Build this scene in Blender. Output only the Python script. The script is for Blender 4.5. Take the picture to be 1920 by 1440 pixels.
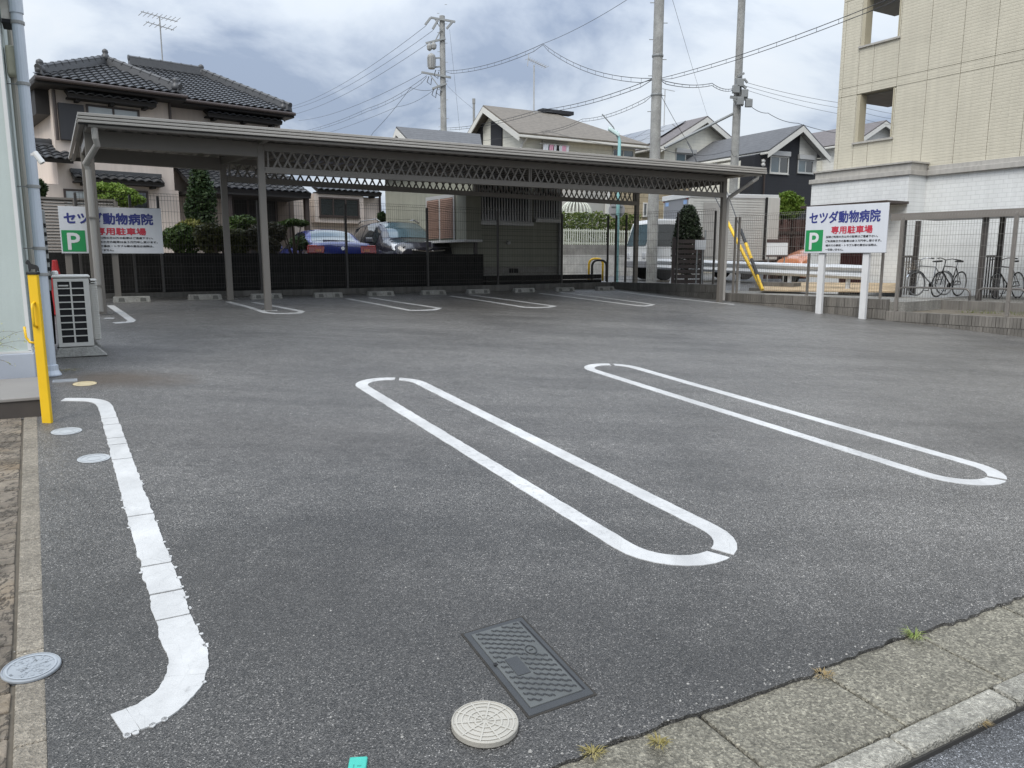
import bpy, bmesh, math, random
from mathutils import Vector, Matrix, noise
R = math.radians
SC = bpy.context.scene
for o in list(bpy.data.objects): bpy.data.objects.remove(o)
COL = SC.collection
random.seed(7)

# ------------------------------------------------------------------ camera
CAM_H, FPX, PITCH = 1.603, 1442.0, math.atan((720 - 486) / 1442.0)
cam_d = bpy.data.cameras.new('camera'); cam = bpy.data.objects.new('camera', cam_d); COL.objects.link(cam)
cam_d.sensor_fit = 'HORIZONTAL'; cam_d.sensor_width = 36; cam_d.lens = FPX / 1920 * 36
cam_d.clip_start = .05; cam_d.clip_end = 3000
cam.location = (0, 0, CAM_H); cam.rotation_euler = (R(90) - PITCH, 0, 0)
SC.camera = cam

# ------------------------------------------------------------------ sky, sun, exposure
SUN_EL, SUN_AZ = R(50), R(205)          # high soft light from behind the camera, azimuth clockwise from +Y
W = bpy.data.worlds.new('World'); SC.world = W; W.use_nodes = True
nt = W.node_tree; nt.nodes.clear(); N = nt.nodes.new; L = nt.links.new
out = N('ShaderNodeOutputWorld'); bg = N('ShaderNodeBackground'); bg.inputs[1].default_value = .12
sky = N('ShaderNodeTexSky'); sky.sky_type = 'NISHITA'; sky.sun_disc = False
sky.sun_elevation = SUN_EL; sky.sun_rotation = SUN_AZ; sky.air_density = 1.2; sky.dust_density = 2.5
tc = N('ShaderNodeTexCoord'); sep = N('ShaderNodeSeparateXYZ'); L(tc.outputs['Generated'], sep.inputs[0])
def wmath(op, a, b=None):
    m = N('ShaderNodeMath'); m.operation = op
    for i, s in enumerate((a, b)):
        if s is None: continue
        if isinstance(s, (int, float)): m.inputs[i].default_value = s
        else: L(s, m.inputs[i])
    return m.outputs[0]
zz = wmath('ADD', wmath('MAXIMUM', sep.outputs[2], 0.0), .42)
comb = N('ShaderNodeCombineXYZ')
L(wmath('DIVIDE', sep.outputs[0], zz), comb.inputs[0]); L(wmath('DIVIDE', sep.outputs[1], zz), comb.inputs[1])
n1 = N('ShaderNodeTexNoise'); n1.inputs['Scale'].default_value = 2.1; n1.inputs['Detail'].default_value = 9; n1.inputs['Roughness'].default_value = .56
n1.inputs['Distortion'].default_value = .35
mp = N('ShaderNodeMapping'); mp.inputs['Location'].default_value = (3.4, 1.2, 0); mp.inputs['Scale'].default_value = (.8, 1.0, 1)
L(comb.outputs[0], mp.inputs[0]); L(mp.outputs[0], n1.inputs['Vector'])
cr = N('ShaderNodeValToRGB'); e = cr.color_ramp.elements
e[0].position = .38; e[0].color = (2.15, 2.6, 3.45, 1)
e[1].position = .64; e[1].color = (5.1, 5.4, 5.75, 1)
m = e.new(.46); m.color = (3.65, 4.1, 4.8, 1)
m = e.new(.54); m.color = (4.7, 5.1, 5.6, 1)
L(n1.outputs[0], cr.inputs[0])
mixn = N('ShaderNodeMix'); mixn.data_type = 'RGBA'; mixn.inputs[0].default_value = .93
L(sky.outputs[0], mixn.inputs[6]); L(cr.outputs[0], mixn.inputs[7])
# an overcast sky is brightest overhead and falls off evenly to the horizon
grad = wmath('ADD', .93, wmath('MULTIPLY', wmath('POWER', wmath('MAXIMUM', sep.outputs[2], 0.0), 2.0), 1.9))
sc_ = N('ShaderNodeVectorMath'); sc_.operation = 'SCALE'; L(mixn.outputs[2], sc_.inputs[0]); L(grad, sc_.inputs['Scale'])
L(sc_.outputs[0], bg.inputs[0]); L(bg.outputs[0], out.inputs[0])

sd = bpy.data.lights.new('sun', 'SUN'); so = bpy.data.objects.new('sun', sd); COL.objects.link(so)
sd.energy = 1.5; sd.angle = R(35); sd.color = (1, .96, .88)
so.rotation_euler = (R(90) - SUN_EL, 0, math.pi - SUN_AZ)
SC.view_settings.view_transform = 'Standard'; SC.view_settings.look = 'None'
SC.view_settings.exposure = 0.5; SC.view_settings.gamma = 1; SC.view_settings.use_curve_mapping = False
SC.render.film_transparent = False
SC.cycles.max_bounces = 5; SC.cycles.diffuse_bounces = 2; SC.cycles.glossy_bounces = 3
SC.cycles.transparent_max_bounces = 8; SC.cycles.caustics_reflective = False; SC.cycles.caustics_refractive = False

# ------------------------------------------------------------------ measuring the place from the photograph (camera above the origin)
GX, GY = -.0401, .0448                  # the lot falls to the right and rises away
def gz(x, y): return GX * x + GY * y
def ray(u, v):
    a, b = (u - 960) / FPX, -(v - 720) / FPX
    return Vector((a, math.cos(PITCH) + b * math.sin(PITCH), -math.sin(PITCH) + b * math.cos(PITCH)))
EYE = Vector((0, 0, CAM_H))
def gp(u, v, up=0.0):
    d = ray(u, v); t = (up - CAM_H) / (d.z - GX * d.x - GY * d.y)
    return EYE + d * t
def at(u, v, y): d = ray(u, v); return EYE + d * (y / d.y)
def lv(u, v, z): d = ray(u, v); return EYE + d * ((z - CAM_H) / d.z)
def tdir(az): return Vector((math.sin(R(az)), math.cos(R(az)), 0))

# ------------------------------------------------------------------ objects
def tag(o, label=None, cat=None, group=None, kind=None):
    if label: o['label'] = label
    if cat: o['category'] = cat
    if group: o['group'] = group
    if kind: o['kind'] = kind
    return o
class FR:
    """a thing's Empty: local x runs along azimuth az, local y away to its left, z up"""
    def __init__(s, name, o, az=90, label=None, cat=None, group=None, kind=None):
        s.e = bpy.data.objects.new(name, None); COL.objects.link(s.e)
        s.e.empty_display_size = .3
        s.e.location = o; s.e.rotation_euler = (0, 0, R(90 - az))
        s.o = Vector(o); s.x = tdir(az); s.y = Vector((-s.x.y, s.x.x, 0))
        tag(s.e, label, cat, group, kind)
    def l(s, p): d = Vector(p) - s.o; return Vector((d.dot(s.x), d.dot(s.y), d.z))
    def w(s, p): return s.o + s.x * p[0] + s.y * p[1] + Vector((0, 0, p[2]))
    def px(s, u, v, y=0.0):
        d = ray(u, v); t = (y - (EYE - s.o).dot(s.y)) / d.dot(s.y)
        q = s.l(EYE + d * t); return q.x, q.z
class MB:
    def __init__(s): s.v = []; s.f = []
    def poly(s, pts): b = len(s.v); s.v += [tuple(p) for p in pts]; s.f.append(tuple(range(b, b + len(pts)))); return s
    def box(s, x0, x1, y0, y1, z0, z1):
        b = len(s.v)
        if x0 > x1: x0, x1 = x1, x0
        if y0 > y1: y0, y1 = y1, y0
        if z0 > z1: z0, z1 = z1, z0
        s.v += [(x0,y0,z0),(x1,y0,z0),(x1,y1,z0),(x0,y1,z0),(x0,y0,z1),(x1,y0,z1),(x1,y1,z1),(x0,y1,z1)]
        s.f += [(b,b+3,b+2,b+1),(b+4,b+5,b+6,b+7),(b,b+1,b+5,b+4),(b+1,b+2,b+6,b+5),(b+2,b+3,b+7,b+6),(b+3,b,b+4,b+7)]
        return s
    def hull8(s, p):  # 4 bottom ccw, 4 top ccw
        b = len(s.v); s.v += [tuple(q) for q in p]
        s.f += [(b,b+3,b+2,b+1),(b+4,b+5,b+6,b+7),(b,b+1,b+5,b+4),(b+1,b+2,b+6,b+5),(b+2,b+3,b+7,b+6),(b+3,b,b+4,b+7)]
        return s
    def prism(s, pts, vec):
        b = len(s.v); n = len(pts); vec = Vector(vec)
        s.v += [tuple(Vector(p)) for p in pts] + [tuple(Vector(p) + vec) for p in pts]
        s.f += [tuple(range(b, b + n))[::-1], tuple(range(b + n, b + 2 * n))]
        for i in range(n): j = (i + 1) % n; s.f.append((b+i, b+j, b+n+j, b+n+i))
        return s
    def tube(s, path, r, n=6, r1=None, caps=True):
        path = [Vector(p) for p in path]; k = len(path); b = len(s.v); up = None
        for i, p in enumerate(path):
            d = (path[min(i+1, k-1)] - path[max(i-1, 0)])
            if d.length < 1e-9: d = Vector((0, 0, 1))
            d.normalize()
            a = Vector((0, 0, 1)) if abs(d.z) < .9 else Vector((1, 0, 0))
            if up is not None and (up - d * up.dot(d)).length > .2: a = up
            sx = a - d * a.dot(d); sx.normalize(); sy = d.cross(sx); up = sx
            rr = r if r1 is None else r + (r1 - r) * i / max(k - 1, 1)
            for j in range(n):
                t = 2 * math.pi * (j + .5) / n; s.v.append(tuple(p + sx * (rr * math.cos(t)) + sy * (rr * math.sin(t))))
        for i in range(k - 1):
            for j in range(n):
                q = (j + 1) % n; s.f.append((b+i*n+j, b+i*n+q, b+(i+1)*n+q, b+(i+1)*n+j))
        if caps: s.f.append(tuple(range(b, b+n))[::-1]); s.f.append(tuple(range(b+(k-1)*n, b+k*n)))
        return s
    def lathe(s, prof, c=(0,0,0), n=20):   # prof [(r,z)]
        b = len(s.v)
        for r, z in prof:
            for j in range(n): t = 2*math.pi*j/n; s.v.append((c[0]+r*math.cos(t), c[1]+r*math.sin(t), c[2]+z))
        for i in range(len(prof)-1):
            for j in range(n): q=(j+1)%n; s.f.append((b+i*n+j, b+i*n+q, b+(i+1)*n+q, b+(i+1)*n+j))
        s.f.append(tuple(range(b,b+n))[::-1]); s.f.append(tuple(range(b+(len(prof)-1)*n, b+len(prof)*n)))
        return s
    def grid(s, rows, close=False):
        b = len(s.v); m_ = len(rows[0])
        for r in rows: s.v += [tuple(p) for p in r]
        for i in range(len(rows)-1):
            for j in range(m_ - (0 if close else 1)):
                q = (j+1) % m_; s.f.append((b+i*m_+j, b+i*m_+q, b+(i+1)*m_+q, b+(i+1)*m_+j))
        return s
    def mesh(s, name, mat, smooth=False, fix=False):
        me = bpy.data.meshes.new(name); me.from_pydata(s.v, [], s.f)
        if fix:
            bm = bmesh.new(); bm.from_mesh(me); bmesh.ops.recalc_face_normals(bm, faces=bm.faces); bm.to_mesh(me); bm.free()
        if mat: me.materials.append(mat)
        if smooth: me.polygons.foreach_set('use_smooth', [True] * len(me.polygons))
        me.update(); return me
    def build(s, name, mat, parent=None, smooth=False, bev=0, fix=False, **k):
        return mk(name, s.mesh(name, mat, smooth, fix), parent, bev=bev, **k)
def mk(name, me, parent=None, loc=None, rot=None, bev=0, label=None, cat=None, group=None, kind=None):
    o = bpy.data.objects.new(name, me); COL.objects.link(o)
    if parent is not None: o.parent = parent.e if isinstance(parent, FR) else parent
    if loc is not None: o.location = loc
    if rot is not None: o.rotation_euler = rot
    if bev:
        b = o.modifiers.new('bevel', 'BEVEL'); b.width = bev; b.segments = 2; b.limit_method = 'ANGLE'; b.angle_limit = R(40)
    return tag(o, label, cat, group, kind)

# ------------------------------------------------------------------ materials
MATS = {}
class NT:
    def __init__(s, name):
        s.m = bpy.data.materials.new(name); s.m.use_nodes = True; s.t = s.m.node_tree
        s.b = s.t.nodes['Principled BSDF']; s.pos = s.n('ShaderNodeNewGeometry').outputs['Position']
    def n(s, t, **k):
        q = s.t.nodes.new(t)
        for a, b in k.items(): setattr(q, a, b)
        return q
    def l(s, a, b): s.t.links.new(a, b)
    def set(s, sock, v):
        if hasattr(v, 'is_linked') or hasattr(v, 'links'): s.l(v, sock)
        else: sock.default_value = v
    def math(s, op, a, b=0.0, c=None, clamp=False):
        q = s.n('ShaderNodeMath', operation=op, use_clamp=clamp); s.set(q.inputs[0], a); s.set(q.inputs[1], b)
        if c is not None: s.set(q.inputs[2], c)
        return q.outputs[0]
    def mapp(s, scale=(1,1,1), loc=(0,0,0), rot=(0,0,0), vec=None):
        q = s.n('ShaderNodeMapping'); q.inputs['Scale'].default_value = scale; q.inputs['Location'].default_value = loc; q.inputs['Rotation'].default_value = rot
        s.l(vec or s.pos, q.inputs[0]); return q.outputs[0]
    def noise(s, scale, detail=3, rough=.5, vec=None, out=0):
        q = s.n('ShaderNodeTexNoise'); q.inputs['Scale'].default_value = scale; q.inputs['Detail'].default_value = detail; q.inputs['Roughness'].default_value = rough
        s.l(vec or s.pos, q.inputs['Vector']); return q.outputs[out]
    def voro(s, scale, vec=None, feature='F1', out='Distance'):
        q = s.n('ShaderNodeTexVoronoi', feature=feature); q.inputs['Scale'].default_value = scale; s.l(vec or s.pos, q.inputs['Vector']); return q.outputs[out]
    def ramp(s, fac, stops, interp='LINEAR'):
        q = s.n('ShaderNodeValToRGB'); q.color_ramp.interpolation = interp; e = q.color_ramp.elements
        for i, (p, c) in enumerate(stops):
            if not isinstance(c, (tuple, list)): c = (c, c, c)
            x = e[i] if i < 2 else e.new(p)
            x.position = p; x.color = (*c[:3], 1)
        s.l(fac, q.inputs[0]); return q.outputs[0]
    def mix(s, fac, a, b, blend='MIX'):
        q = s.n('ShaderNodeMix', data_type='RGBA', blend_type=blend)
        s.set(q.inputs[0], fac)
        for i, c in ((6, a), (7, b)):
            if isinstance(c, (int, float)): c = (c, c, c, 1)
            elif isinstance(c, tuple) and len(c) == 3: c = (*c, 1)
            s.set(q.inputs[i], c)
        return q.outputs[2]
    def bump(s, h, strength=.3, dist=.01):
        q = s.n('ShaderNodeBump'); q.inputs['Strength'].default_value = strength; q.inputs['Distance'].default_value = dist
        s.l(h, q.inputs['Height']); s.l(q.outputs[0], s.b.inputs['Normal'])
    def base(s, c): s.set(s.b.inputs['Base Color'], c if not isinstance(c, tuple) else (*c[:3], 1))
def pm(name, col, rough=.6, var=.12, scale=3.0, bump=0.0, bscale=60, metal=0.0, spec=.5, streak=0.0, rnd=0.0, coat=0.0, dirt=None):
    if name in MATS: return MATS[name]
    t = NT(name); c = (*col, 1)
    nz = t.noise(scale, 5, .6)
    f = t.ramp(nz, [(.25, 1 - var), (.75, 1 + var)])
    x = t.mix(1.0, c, f, 'MULTIPLY')
    if streak:
        sn = t.noise(1.0, 4, .6, t.mapp((9, 9, .5)))
        x = t.mix(1.0, x, t.ramp(sn, [(.35, 1 - streak), (.62, 1.0)]), 'MULTIPLY')
    if rnd:
        oi = t.n('ShaderNodeObjectInfo').outputs['Random']
        x = t.mix(1.0, x, t.ramp(oi, [(0, 1 - rnd), (1, 1 + rnd)]), 'MULTIPLY')
    if dirt:
        x = t.mix(t.ramp(t.noise(1.6, 6, .65), [(.5, 0.0), (.75, .75)]), x, (*dirt, 1))
    t.base(x); t.b.inputs['Roughness'].default_value = rough; t.b.inputs['Metallic'].default_value = metal
    t.b.inputs['Specular IOR Level'].default_value = spec
    if coat: t.b.inputs['Coat Weight'].default_value = coat; t.b.inputs['Coat Roughness'].default_value = .04
    if bump: t.bump(t.noise(bscale, 4, .6), bump, .006)
    MATS[name] = t.m; return t.m
# ================================================================== STRUCTURE: ground, lot, road
T = tdir(60.5); Q = Vector((-T.y, T.x, 0))          # T along the street, Q away from it into the lot
def S(t, q, up=0.0):
    p = T * t + Q * q; return Vector((p.x, p.y, gz(p.x, p.y) + up))
def onlot(p, up=0.0): return Vector((p[0], p[1], gz(p[0], p[1]) + up))

def m_asphalt(name, lo, hi, speck, tint=(1, 1, 1), stain_shade=True):
    t = NT(name)
    v1 = t.voro(250, out='Color'); sx = t.n('ShaderNodeSeparateColor'); t.l(v1, sx.inputs[0])
    g1 = t.ramp(sx.outputs[0], [(.0, lo), (.45, lo + (hi - lo) * .42), (.93, hi), (.985, speck)])
    v2 = t.voro(330, out='Color'); sy = t.n('ShaderNodeSeparateColor'); t.l(v2, sy.inputs[0])
    g1 = t.mix(1.0, g1, t.ramp(sy.outputs[1], [(0, .6), (.5, .97), (.92, 1.3), (1, 1.8)]), 'MULTIPLY')
    fine = t.ramp(t.noise(420, 2, .6), [(.3, .72), (.7, 1.28)])
    c = t.mix(1.0, g1, fine, 'MULTIPLY')
    c = t.mix(1.0, c, t.ramp(t.noise(28, 4, .6), [(.3, .82), (.7, 1.18)]), 'MULTIPLY')
    c = t.mix(1.0, c, t.ramp(t.noise(.55, 6, .62), [(.3, .70), (.5, 1.0), (.72, 1.22)]), 'MULTIPLY')
    # tyre-polished and sealed streaks along the driving direction
    c = t.mix(1.0, c, t.ramp(t.noise(1, 5, .6, t.mapp((.28, 1.6, 1), rot=(0, 0, R(-31)))), [(.34, .76), (.55, 1.03), (.75, 1.16)]), 'MULTIPLY')
    c = t.mix(1.0, c, (*tint, 1), 'MULTIPLY')
    if stain_shade:
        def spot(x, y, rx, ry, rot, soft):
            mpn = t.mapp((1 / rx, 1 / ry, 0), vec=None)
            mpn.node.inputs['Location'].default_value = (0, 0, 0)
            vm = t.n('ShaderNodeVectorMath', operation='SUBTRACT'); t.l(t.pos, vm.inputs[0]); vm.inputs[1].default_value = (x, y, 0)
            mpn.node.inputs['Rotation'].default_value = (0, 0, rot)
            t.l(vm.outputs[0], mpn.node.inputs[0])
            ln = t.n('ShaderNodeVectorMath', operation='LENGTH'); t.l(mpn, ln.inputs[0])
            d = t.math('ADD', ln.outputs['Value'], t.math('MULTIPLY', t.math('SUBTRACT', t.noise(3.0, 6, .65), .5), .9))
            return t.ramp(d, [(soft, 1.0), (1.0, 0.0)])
        c = t.mix(1.0, c, t.ramp(spot(-.6, 2.2, 5.2, 3.6, R(-20), .25), [(0, 1.0), (1, .46)]), 'MULTIPLY')  # broad near patch: darker asphalt plus grazing-angle dimming put into the colour
        c = t.mix(1.0, c, t.ramp(spot(-1.5, 5.2, 2.6, .7, R(60), .1), [(0, 1.0), (1, .76)]), 'MULTIPLY')
        c = t.mix(1.0, c, t.ramp(spot(1.3, 6.0, 2.4, .5, R(60), .1), [(0, 1.0), (1, .78)]), 'MULTIPLY')
        c = t.mix(t.math('MULTIPLY', spot(-3.75, 7.25, .8, .5, 0, .3), .75), c, (.075, .052, .030, 1))
        c = t.mix(t.math('MULTIPLY', spot(-1.4, 5.6, 1.7, .8, R(60), .0), .3), c, (.058, .050, .042, 1))
        c = t.mix(t.math('MULTIPLY', spot(-.9, 3.2, 1.4, .8, R(60), .0), .25), c, (.048, .043, .038, 1))
        c = t.mix(t.math('MULTIPLY', spot(8.3, 12.0, 1.4, .35, R(36), .1), .55), c, (.052, .044, .036, 1))
    t.base(c)
    rr = t.ramp(t.noise(7, 4), [(.3, .36), (.7, .50)]); t.l(rr, t.b.inputs['Roughness']); t.b.inputs['Specular IOR Level'].default_value = .75
    h = t.math('ADD', t.math('MULTIPLY', t.voro(250), 1.0), t.math('MULTIPLY', t.noise(60, 3), .6))
    t.bump(h, .6, .005); return t.m
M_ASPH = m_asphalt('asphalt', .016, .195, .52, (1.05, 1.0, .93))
M_ROAD = m_asphalt('road_asphalt', .022, .16, .45, (.98, 1, 1.04), stain_shade=False)
def m_concrete(name, col, agg=.35, rough=.85):
    t = NT(name)
    c = t.mix(1.0, (*col, 1), t.ramp(t.noise(3, 6, .65), [(.3, .72), (.7, 1.2)]), 'MULTIPLY')
    v1 = t.voro(130, out='Color'); sx = t.n('ShaderNodeSeparateColor'); t.l(v1, sx.inputs[0])
    c = t.mix(1.0, c, t.ramp(sx.outputs[0], [(0, 1 - agg), (.6, 1.0), (.95, 1 + agg), (1, 1 + 2 * agg)]), 'MULTIPLY')
    c = t.mix(1.0, c, t.ramp(t.noise(40, 4), [(.3, .8), (.7, 1.15)]), 'MULTIPLY')
    oi = t.n('ShaderNodeObjectInfo').outputs['Random']; c = t.mix(1.0, c, t.ramp(oi, [(0, .9), (1, 1.1)]), 'MULTIPLY')
    t.base(c); t.b.inputs['Roughness'].default_value = rough
    t.bump(t.math('ADD', t.voro(130), t.math('MULTIPLY', t.noise(35, 5, .7), 2.0)), .8, .01); return t.m
M_SLAB = m_concrete('gutter_concrete', (.215, .20, .158), .45)
M_KERB = m_concrete('kerb_concrete', (.32, .305, .26), .3)
M_CONC = m_concrete('concrete', (.30, .29, .265), .12)
M_STOP = m_concrete('wheel_stop_concrete', (.34, .335, .31), .12)
M_GROUND = pm('earth', (.13, .12, .10), .9, .25, .8, .4, 30)

# the ground: one sheet to the horizon, following the slope of the lot and level further off
xs = [-1500, -500, -200, -100, -60, -40] + list(range(-30, 41, 2)) + [60, 100, 200, 500, 1500]
ys = [-300, -60, -20] + list(range(-10, 61, 2)) + [80, 120, 250, 600, 2500]
rows = [[(x, y, min(.80, max(-.75, gz(x, y))) - .16) for x in xs] for y in ys]
MB().grid(rows).build('ground', M_GROUND, kind='structure', smooth=True)

# the parking lot: one asphalt sheet with a raw edge at the gutter
rnd = random.Random(3)
edge = []
t_ = -.2
while t_ < 16.5:
    edge.append(S(t_, 1.775 + .012 * math.sin(t_ * 5.1) + rnd.uniform(-.010, .010))); t_ += .045
far = [Vector(p) for p in ((15.0, 9.9), (9.6, 14.2), (5.6, 19.4), (3.4, 21.6), (-7.6, 14.3), (-12.6, 10.6), (-9, 5.0), gp(66, 786).xy)]
loop_ = edge + [onlot(p) for p in far] + [gp(90, 1440)]
mb = MB(); mb.poly(loop_)
for a, b in zip(edge[:-1], edge[1:]): mb.poly([a, a - Vector((0, 0, .03)), b - Vector((0, 0, .03)), b])
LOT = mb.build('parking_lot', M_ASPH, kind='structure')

# road, gutter slabs and kerb stones
ROAD = MB().poly([S(-30, 1.35, -.045), S(-30, -9, -.05), S(60, -9, -.05), S(60, 1.35, -.045)]).build('road', M_ROAD, kind='structure')
GUT = FR('gutter', S(1.7, 1.6), 60.5, kind='structure')
def skew_box(mb, t0, t1, q0, q1, up0, up1, j=0.0, r=rnd):
    c = [(t0, q0), (t1, q0), (t1, q1), (t0, q1)]
    c = [(a + r.uniform(-j, j), b + r.uniform(-j, j)) for a, b in c]
    return mb.hull8([GUT.l(S(a, b, up0)) for a, b in c] + [GUT.l(S(a, b, up1)) for a, b in c])
MB().hull8([GUT.l(S(a, b, z)) for z in (-.3, -.028) for a, b in ((-1.6, 1.31), (20, 1.31), (20, 1.80), (-1.6, 1.80))]).build('mortar_bed', pm('dark_joint', (.035, .033, .03), .95), GUT)
for k in range(-22, 6):
    a = 2.95 - .605 * k
    if a < -1.4: continue
    skew_box(MB(), a - .605 + .006, a - .004, 1.425, 1.79, -.1, -.012 - rnd.uniform(0, .004), .004).build('gutter_slab', M_SLAB, GUT, bev=.008)
for k in range(-22, 6):
    a = 2.62 - .605 * k + .21
    if a < -1.4: continue
    skew_box(MB(), a - .605 + .007, a - .006, 1.315, 1.415, -.1, -.004 + rnd.uniform(0, .005), .004).build('kerb_stone', M_KERB, GUT, bev=.012)

# ------------------------------------------------------------------ painted markings (each line a part of the lot)
def m_paint(name, col=.60, crack=6.0, wear=.6):
    t = NT(name)
    c = t.mix(1.0, (col, col, col * .985, 1), t.ramp(t.noise(5, 6, .65), [(.3, .86), (.7, 1.06)]), 'MULTIPLY')
    d = t.voro(crack, t.mapp((1, 1, 1), vec=None), 'DISTANCE_TO_EDGE')
    d2 = t.math('ADD', d, t.math('MULTIPLY', t.noise(60, 4), .03))
    c = t.mix(t.ramp(d2, [(.012, .30), (.024, 0.0)]), c, (.12, .12, .12, 1))
    c = t.mix(1.0, c, t.ramp(t.noise(1, 5, .65, t.mapp((2.2, .7, 1), rot=(0, 0, R(-20)))), [(.36, .80), (.6, 1.02)]), 'MULTIPLY')
    c = t.mix(t.math('MULTIPLY', t.math('MULTIPLY', t.ramp(t.noise(26, 7, .78), [(.52, 0.0), (.66, 1.0)]), t.ramp(t.noise(1.3, 4), [(.42, .15), (.6, 1.0)])), wear), c, (.16, .16, .16, 1))
    t.base(c); t.b.inputs['Roughness'].default_value = .62
    t.bump(t.noise(120, 4), .35, .004); return t.m
M_PAINT = m_paint('road_paint', .56); M_PAINT2 = m_paint('cracked_paint', .54, 9.0, .15)
def ring_pts(hw, s0, s1, c, n=14):
    """stadium outline, hw half-width; ends rounded"""
    pts = []
    d = Vector((T.y * 1.0, -T.x, 0))  # from far to near
    def P(s, o): return d * s + Vector((T.x, T.y, 0)) * (c + o)
    r = hw
    for i in range(n + 1): a = math.pi * i / n; pts.append(P(s1 - r + r * math.sin(a), hw * math.cos(a)))
    for i in range(n + 1): a = math.pi * i / n; pts.append(P(s0 + r - r * math.sin(a), -hw * math.cos(a)))
    return pts
def strip(outer, inner, name, mat, up=.004, thick=.003, label=None):
    mb = MB()
    O = [onlot(p, up) for p in outer]; I = [onlot(p, up) for p in inner]
    mb.grid([O, I]); 
    dz = Vector((0, 0, thick + .003))
    mb.grid([[p - dz for p in O], O]); mb.grid([I, [p - dz for p in I]])
    mb.poly([O[0], I[0], I[0] - dz, O[0] - dz]); mb.poly([O[-1], O[-1] - dz, I[-1] - dz, I[-1]])
    return mb.build(name, mat, LOT, fix=False, label=label)
for c, s1_ in ((2.65, -2.64), (5.37, -2.76)):
    o_ = ring_pts(.355, -7.43, s1_, c); i_ = ring_pts(.237, -7.31, s1_ - .12, c)
    # dense long sides so that the edge can wobble a little
    n = len(o_)
    seq = list(range(n))
    # the loop is laid in two runs with a gap at each end
    cutn, cutf = 5, n // 2 + 9
    def run(i0, i1):
        out_, in_ = [], []
        k = i0
        while True:
            out_.append(o_[k % n]); in_.append(i_[k % n])
            if k == i1: break
            a, b, c2, d2 = o_[k % n], o_[(k + 1) % n], i_[k % n], i_[(k + 1) % n]
            if (b - a).length > .5:
                for j in range(1, 60): f = j / 60; w = rnd.uniform(-.003, .003); out_.append(a.lerp(b, f) + T * w); in_.append(c2.lerp(d2, f) + T * rnd.uniform(-.003, .003))
            k += 1
        return out_, in_
    def trim(seq_o, seq_i, g=.045):
        for s_ in (seq_o, seq_i):
            s_[0] = s_[0] + (s_[1] - s_[0]).normalized() * g
        return seq_o, seq_i
    a_, b_ = trim(*run(cutn, cutf)); strip(a_, b_, 'painted_line', M_PAINT)
    a_, b_ = trim(*run(cutf, cutn + n)); strip(a_, b_, 'painted_line', M_PAINT)

def polyline(pts, w, name, mat, sub=6, jag=0.0, up=.004, r=rnd):
    P = [Vector((p[0], p[1], 0)) for p in pts]; D = []
    for i in range(len(P) - 1):
        for j in range(sub): D.append(P[i].lerp(P[i + 1], j / sub))
    D.append(P[-1]); o1, o2 = [], []
    for i, p in enumerate(D):
        d = (D[min(i + 1, len(D) - 1)] - D[max(i - 1, 0)]).normalized(); nn = Vector((-d.y, d.x, 0))
        o1.append(p + nn * (w / 2 + r.uniform(-jag, jag))); o2.append(p - nn * (w / 2 + r.uniform(-jag, jag)))
    return strip(o1, o2, name, mat, up)
def pxs(*a): return [gp(u, v) for u, v in a]
polyline(pxs((207, 573), (232, 590), (247, 601), (243, 604), (214, 606)), .11, 'painted_line', M_PAINT)
polyline(pxs((196, 597), (214, 597)), .10, 'painted_line', M_PAINT)
for pts in ([(428, 566), (470, 577), (497, 586), (515, 588), (540, 588), (561, 587), (566, 584), (530, 577), (476, 567)],
            [(651, 560), (700, 569), (768, 582), (790, 582), (815, 581), (823, 578), (805, 575), (750, 567), (694, 558)],
            [(845, 555), (900, 563), (982, 576), (1005, 577), (1030, 576), (1039, 574), (1010, 570), (950, 562), (882, 553)],
            [(1012, 550), (1100, 561), (1194, 573), (1208, 574), (1218, 573), (1224, 571), (1190, 566), (1120, 557), (1050, 548)]):
    polyline(pxs(*pts), .105, 'painted_line', M_PAINT)
polyline(pxs((1160, 547), (1260, 559), (1376, 571)), .10, 'painted_line', M_PAINT)
polyline(pxs((494, 582), (520, 582)), .12, 'painted_line', M_PAINT)
# the old thick line at the left: lifted into cracked pieces
cl = [gp(u, v) for u, v in ((118, 750), (150, 750), (178, 752), (195, 760), (205, 784), (222, 838), (243, 905), (262, 965), (283, 1030), (307, 1100), (327, 1160), (342, 1203), (353, 1235), (349, 1268), (327, 1302), (284, 1335), (220, 1361))]
dense = []
for i in range(len(cl) - 1):
    p0, p1, p2, p3 = cl[max(i - 1, 0)], cl[i], cl[i + 1], cl[min(i + 2, len(cl) - 1)]
    m_ = max(4, int((p2 - p1).length / .012))
    for j in range(m_):
        f = j / m_; dense.append(.5 * ((2 * p1) + (p2 - p0) * f + (2 * p0 - 5 * p1 + 4 * p2 - p3) * f * f + (3 * p1 - p0 - 3 * p2 + p3) * f ** 3))
dense.append(cl[-1])
acc = 0; cuts = [0]
wd = lambda f: .105 + .035 * f
start = 0; lim = .55; CRUMB = MB()
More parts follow.
